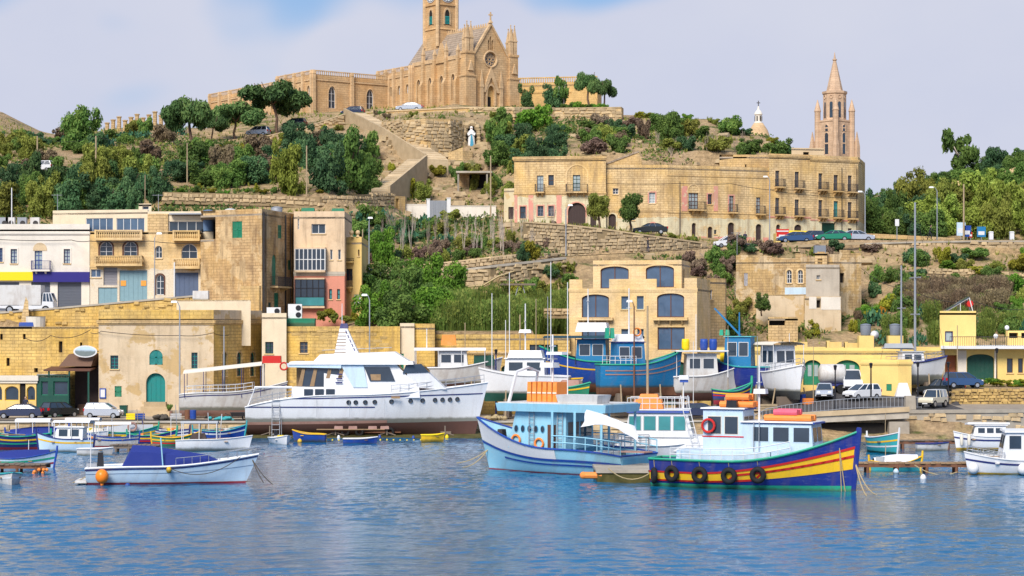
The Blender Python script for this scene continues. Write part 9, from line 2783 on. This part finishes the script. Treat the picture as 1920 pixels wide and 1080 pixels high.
# --------- quay and yard clutter
def put(name,mb,mat,px,Y,label,cat,rz=0.0,dz=0.02):
 X=PX(px,Y)
 return tag(mb.obj(name,mat,loc=(X,Y,H0(X,Y)+dz),rz=rz),label,cat)
def crate():
 mb=MB()
 for z in(0,.2,.4):
  for y in(-.3,.28):
   mb.box(-.45,.45,y,y+.02,z,z+.16)
  for x in(-.45,.43):
   mb.box(x,x+.02,-.28,.28,z,z+.16)
 return mb.box(-.43,.43,-.28,.28,0,.03)
def drum(r=.3,h=.9):
 return MB().lathe([(r,0),(r,h*.33),(r*1.05,h*.35),(r,h*.37),(r,h*.66),(r*1.05,h*.68),(r,h*.7),(r,h)],n=14)
def heap(s,seed):
 r=random.Random(seed)
 mb=MB()
 for k in range(14):
  mb.ball((r.gauss(0,s*.4),r.gauss(0,s*.25),r.uniform(0,s*.35)),s*r.uniform(.2,.36),7,rz=s*.2)
 return mb
put('fish_crate',crate(),'blue_paint',262,203.6,'blue slatted crate on the quay below the teal door','crate',.3,.1)
put('fish_crate',crate(),'yellow_sign',247,203.8,'yellow slatted crate beside the silver hatchback','crate',-.2,.1)
put('fish_crate',crate(),'white_worn',330,203.5,'white slatted crate near the tall grey street lamp','crate',.5,.1)
put('oil_drum',drum(),'rust',352,204,'rusty oil drum before the excursion boat','drum',0,.1)
put('oil_drum',drum(),'blue_paint',362,203.6,'blue oil drum right of the rusty one','drum',0,.1)
put('net_heap',heap(1.0,1),'rope_dark',300,203.6,'dark heap of nets on the quay before the stone steps','nets',0,.1)
put('net_heap',heap(.9,2),'aqua',420,202.8,'teal heap of nets under the excursion boat','nets',0,.05)
put('net_heap',heap(1.1,3),'rope',930,203,'tan heap of nets behind the ferry bow','nets')
put('wheelie_bin',MB().taper(-.3,.3,-.35,.35,.05,1.0,-.05).box(-.36,.36,-.42,.4,1.0,1.08),'green_dark',232,209.6,'dark green wheelie bin against the pale rendered wall','bin',0,.1)
put('barrow',MB().taper(-.6,.6,-.35,.35,.35,.7,-.12).tube([(-.5,-.3,.3),(-1.2,-.3,.6)],.03,5).tube([(-.5,.3,.3),(-1.2,.3,.6)],.03,5).torus((.6,0,.22),.18,.06,'y',12,5),'iron',446,203.2,'iron barrow parked left of the yacht stern','barrow',.2,.1)
for k,(px,Y,m,lab)in enumerate(((1008,203,'timber_pole','stack of timber props behind the ferry roof'),(1290,204,'wood_grey','grey stack of planks below the white trawler'),(1430,203.5,'timber_pole','stack of timbers between the dark blue boat and the cruiser'))):
 mb=MB()
 for i in range(9):
  mb.box(-1.4+.1*(i%3),1.3,-.5+.32*(i%3),-.22+.32*(i%3),.22*(i//3),.22*(i//3)+.18)
 put('timber_stack',mb,m,px,Y,lab,'timber',.1*k)
put('oil_drum',drum(),'red_paint',1340,203.5,'red oil drum before the white trawler','drum')
put('oil_drum',drum(),'blue_paint',1505,204.5,'blue oil drum beside the cabin cruiser','drum')
put('fish_crate',crate(),'orange_raft',1515,203.5,'orange slatted crate in front of the cabin cruiser','crate',.4)
put('flower_pot',MB().lathe([(.2,0),(.3,.5),(.27,.5)],n=10),'rust_pink',318,209.9,'clay plant pot at the right end of the stone steps','pot',0,.1)
plant('shrub','leaf_green',318,768,15,12,'small potted bush at the right end of the stone steps','bush',Y=209.9)
for k,(px,pt,pb,Y,r)in enumerate(((948,600,745,206,.05),(1005,560,745,204.5,.05),(1027,556,745,206.5,.05),(1300,640,745,204,.04),(1365,610,730,206,.04),(1420,630,745,204,.04),(1480,625,735,206.5,.04),(1525,640,745,203.6,.04))):
 pole(px,pt,pb,Y,'thin mast pole standing among the yard boats, %s'%ORD[k],('white_paint','timber_pole','galv')[k%3],r,None,'mast_pole')
for px0,px1,Y,lab in((20,170,192,'left chain of small floats along the quay'),(560,840,190,'chain of small yellow floats before the yacht')):
 mb=MB()
 n=22
 for i in range(n):
  u=px0+(px1-px0)*i/n
  mb.ball((PX(u,Y)-PX(px0,Y),.5*math.sin(i*.7),.03),.08,6)
 tag(mb.obj('float_line','yellow_sign' if px0>300 else 'orange_raft',loc=(PX(px0,Y),Y,0)),lab,'floats')
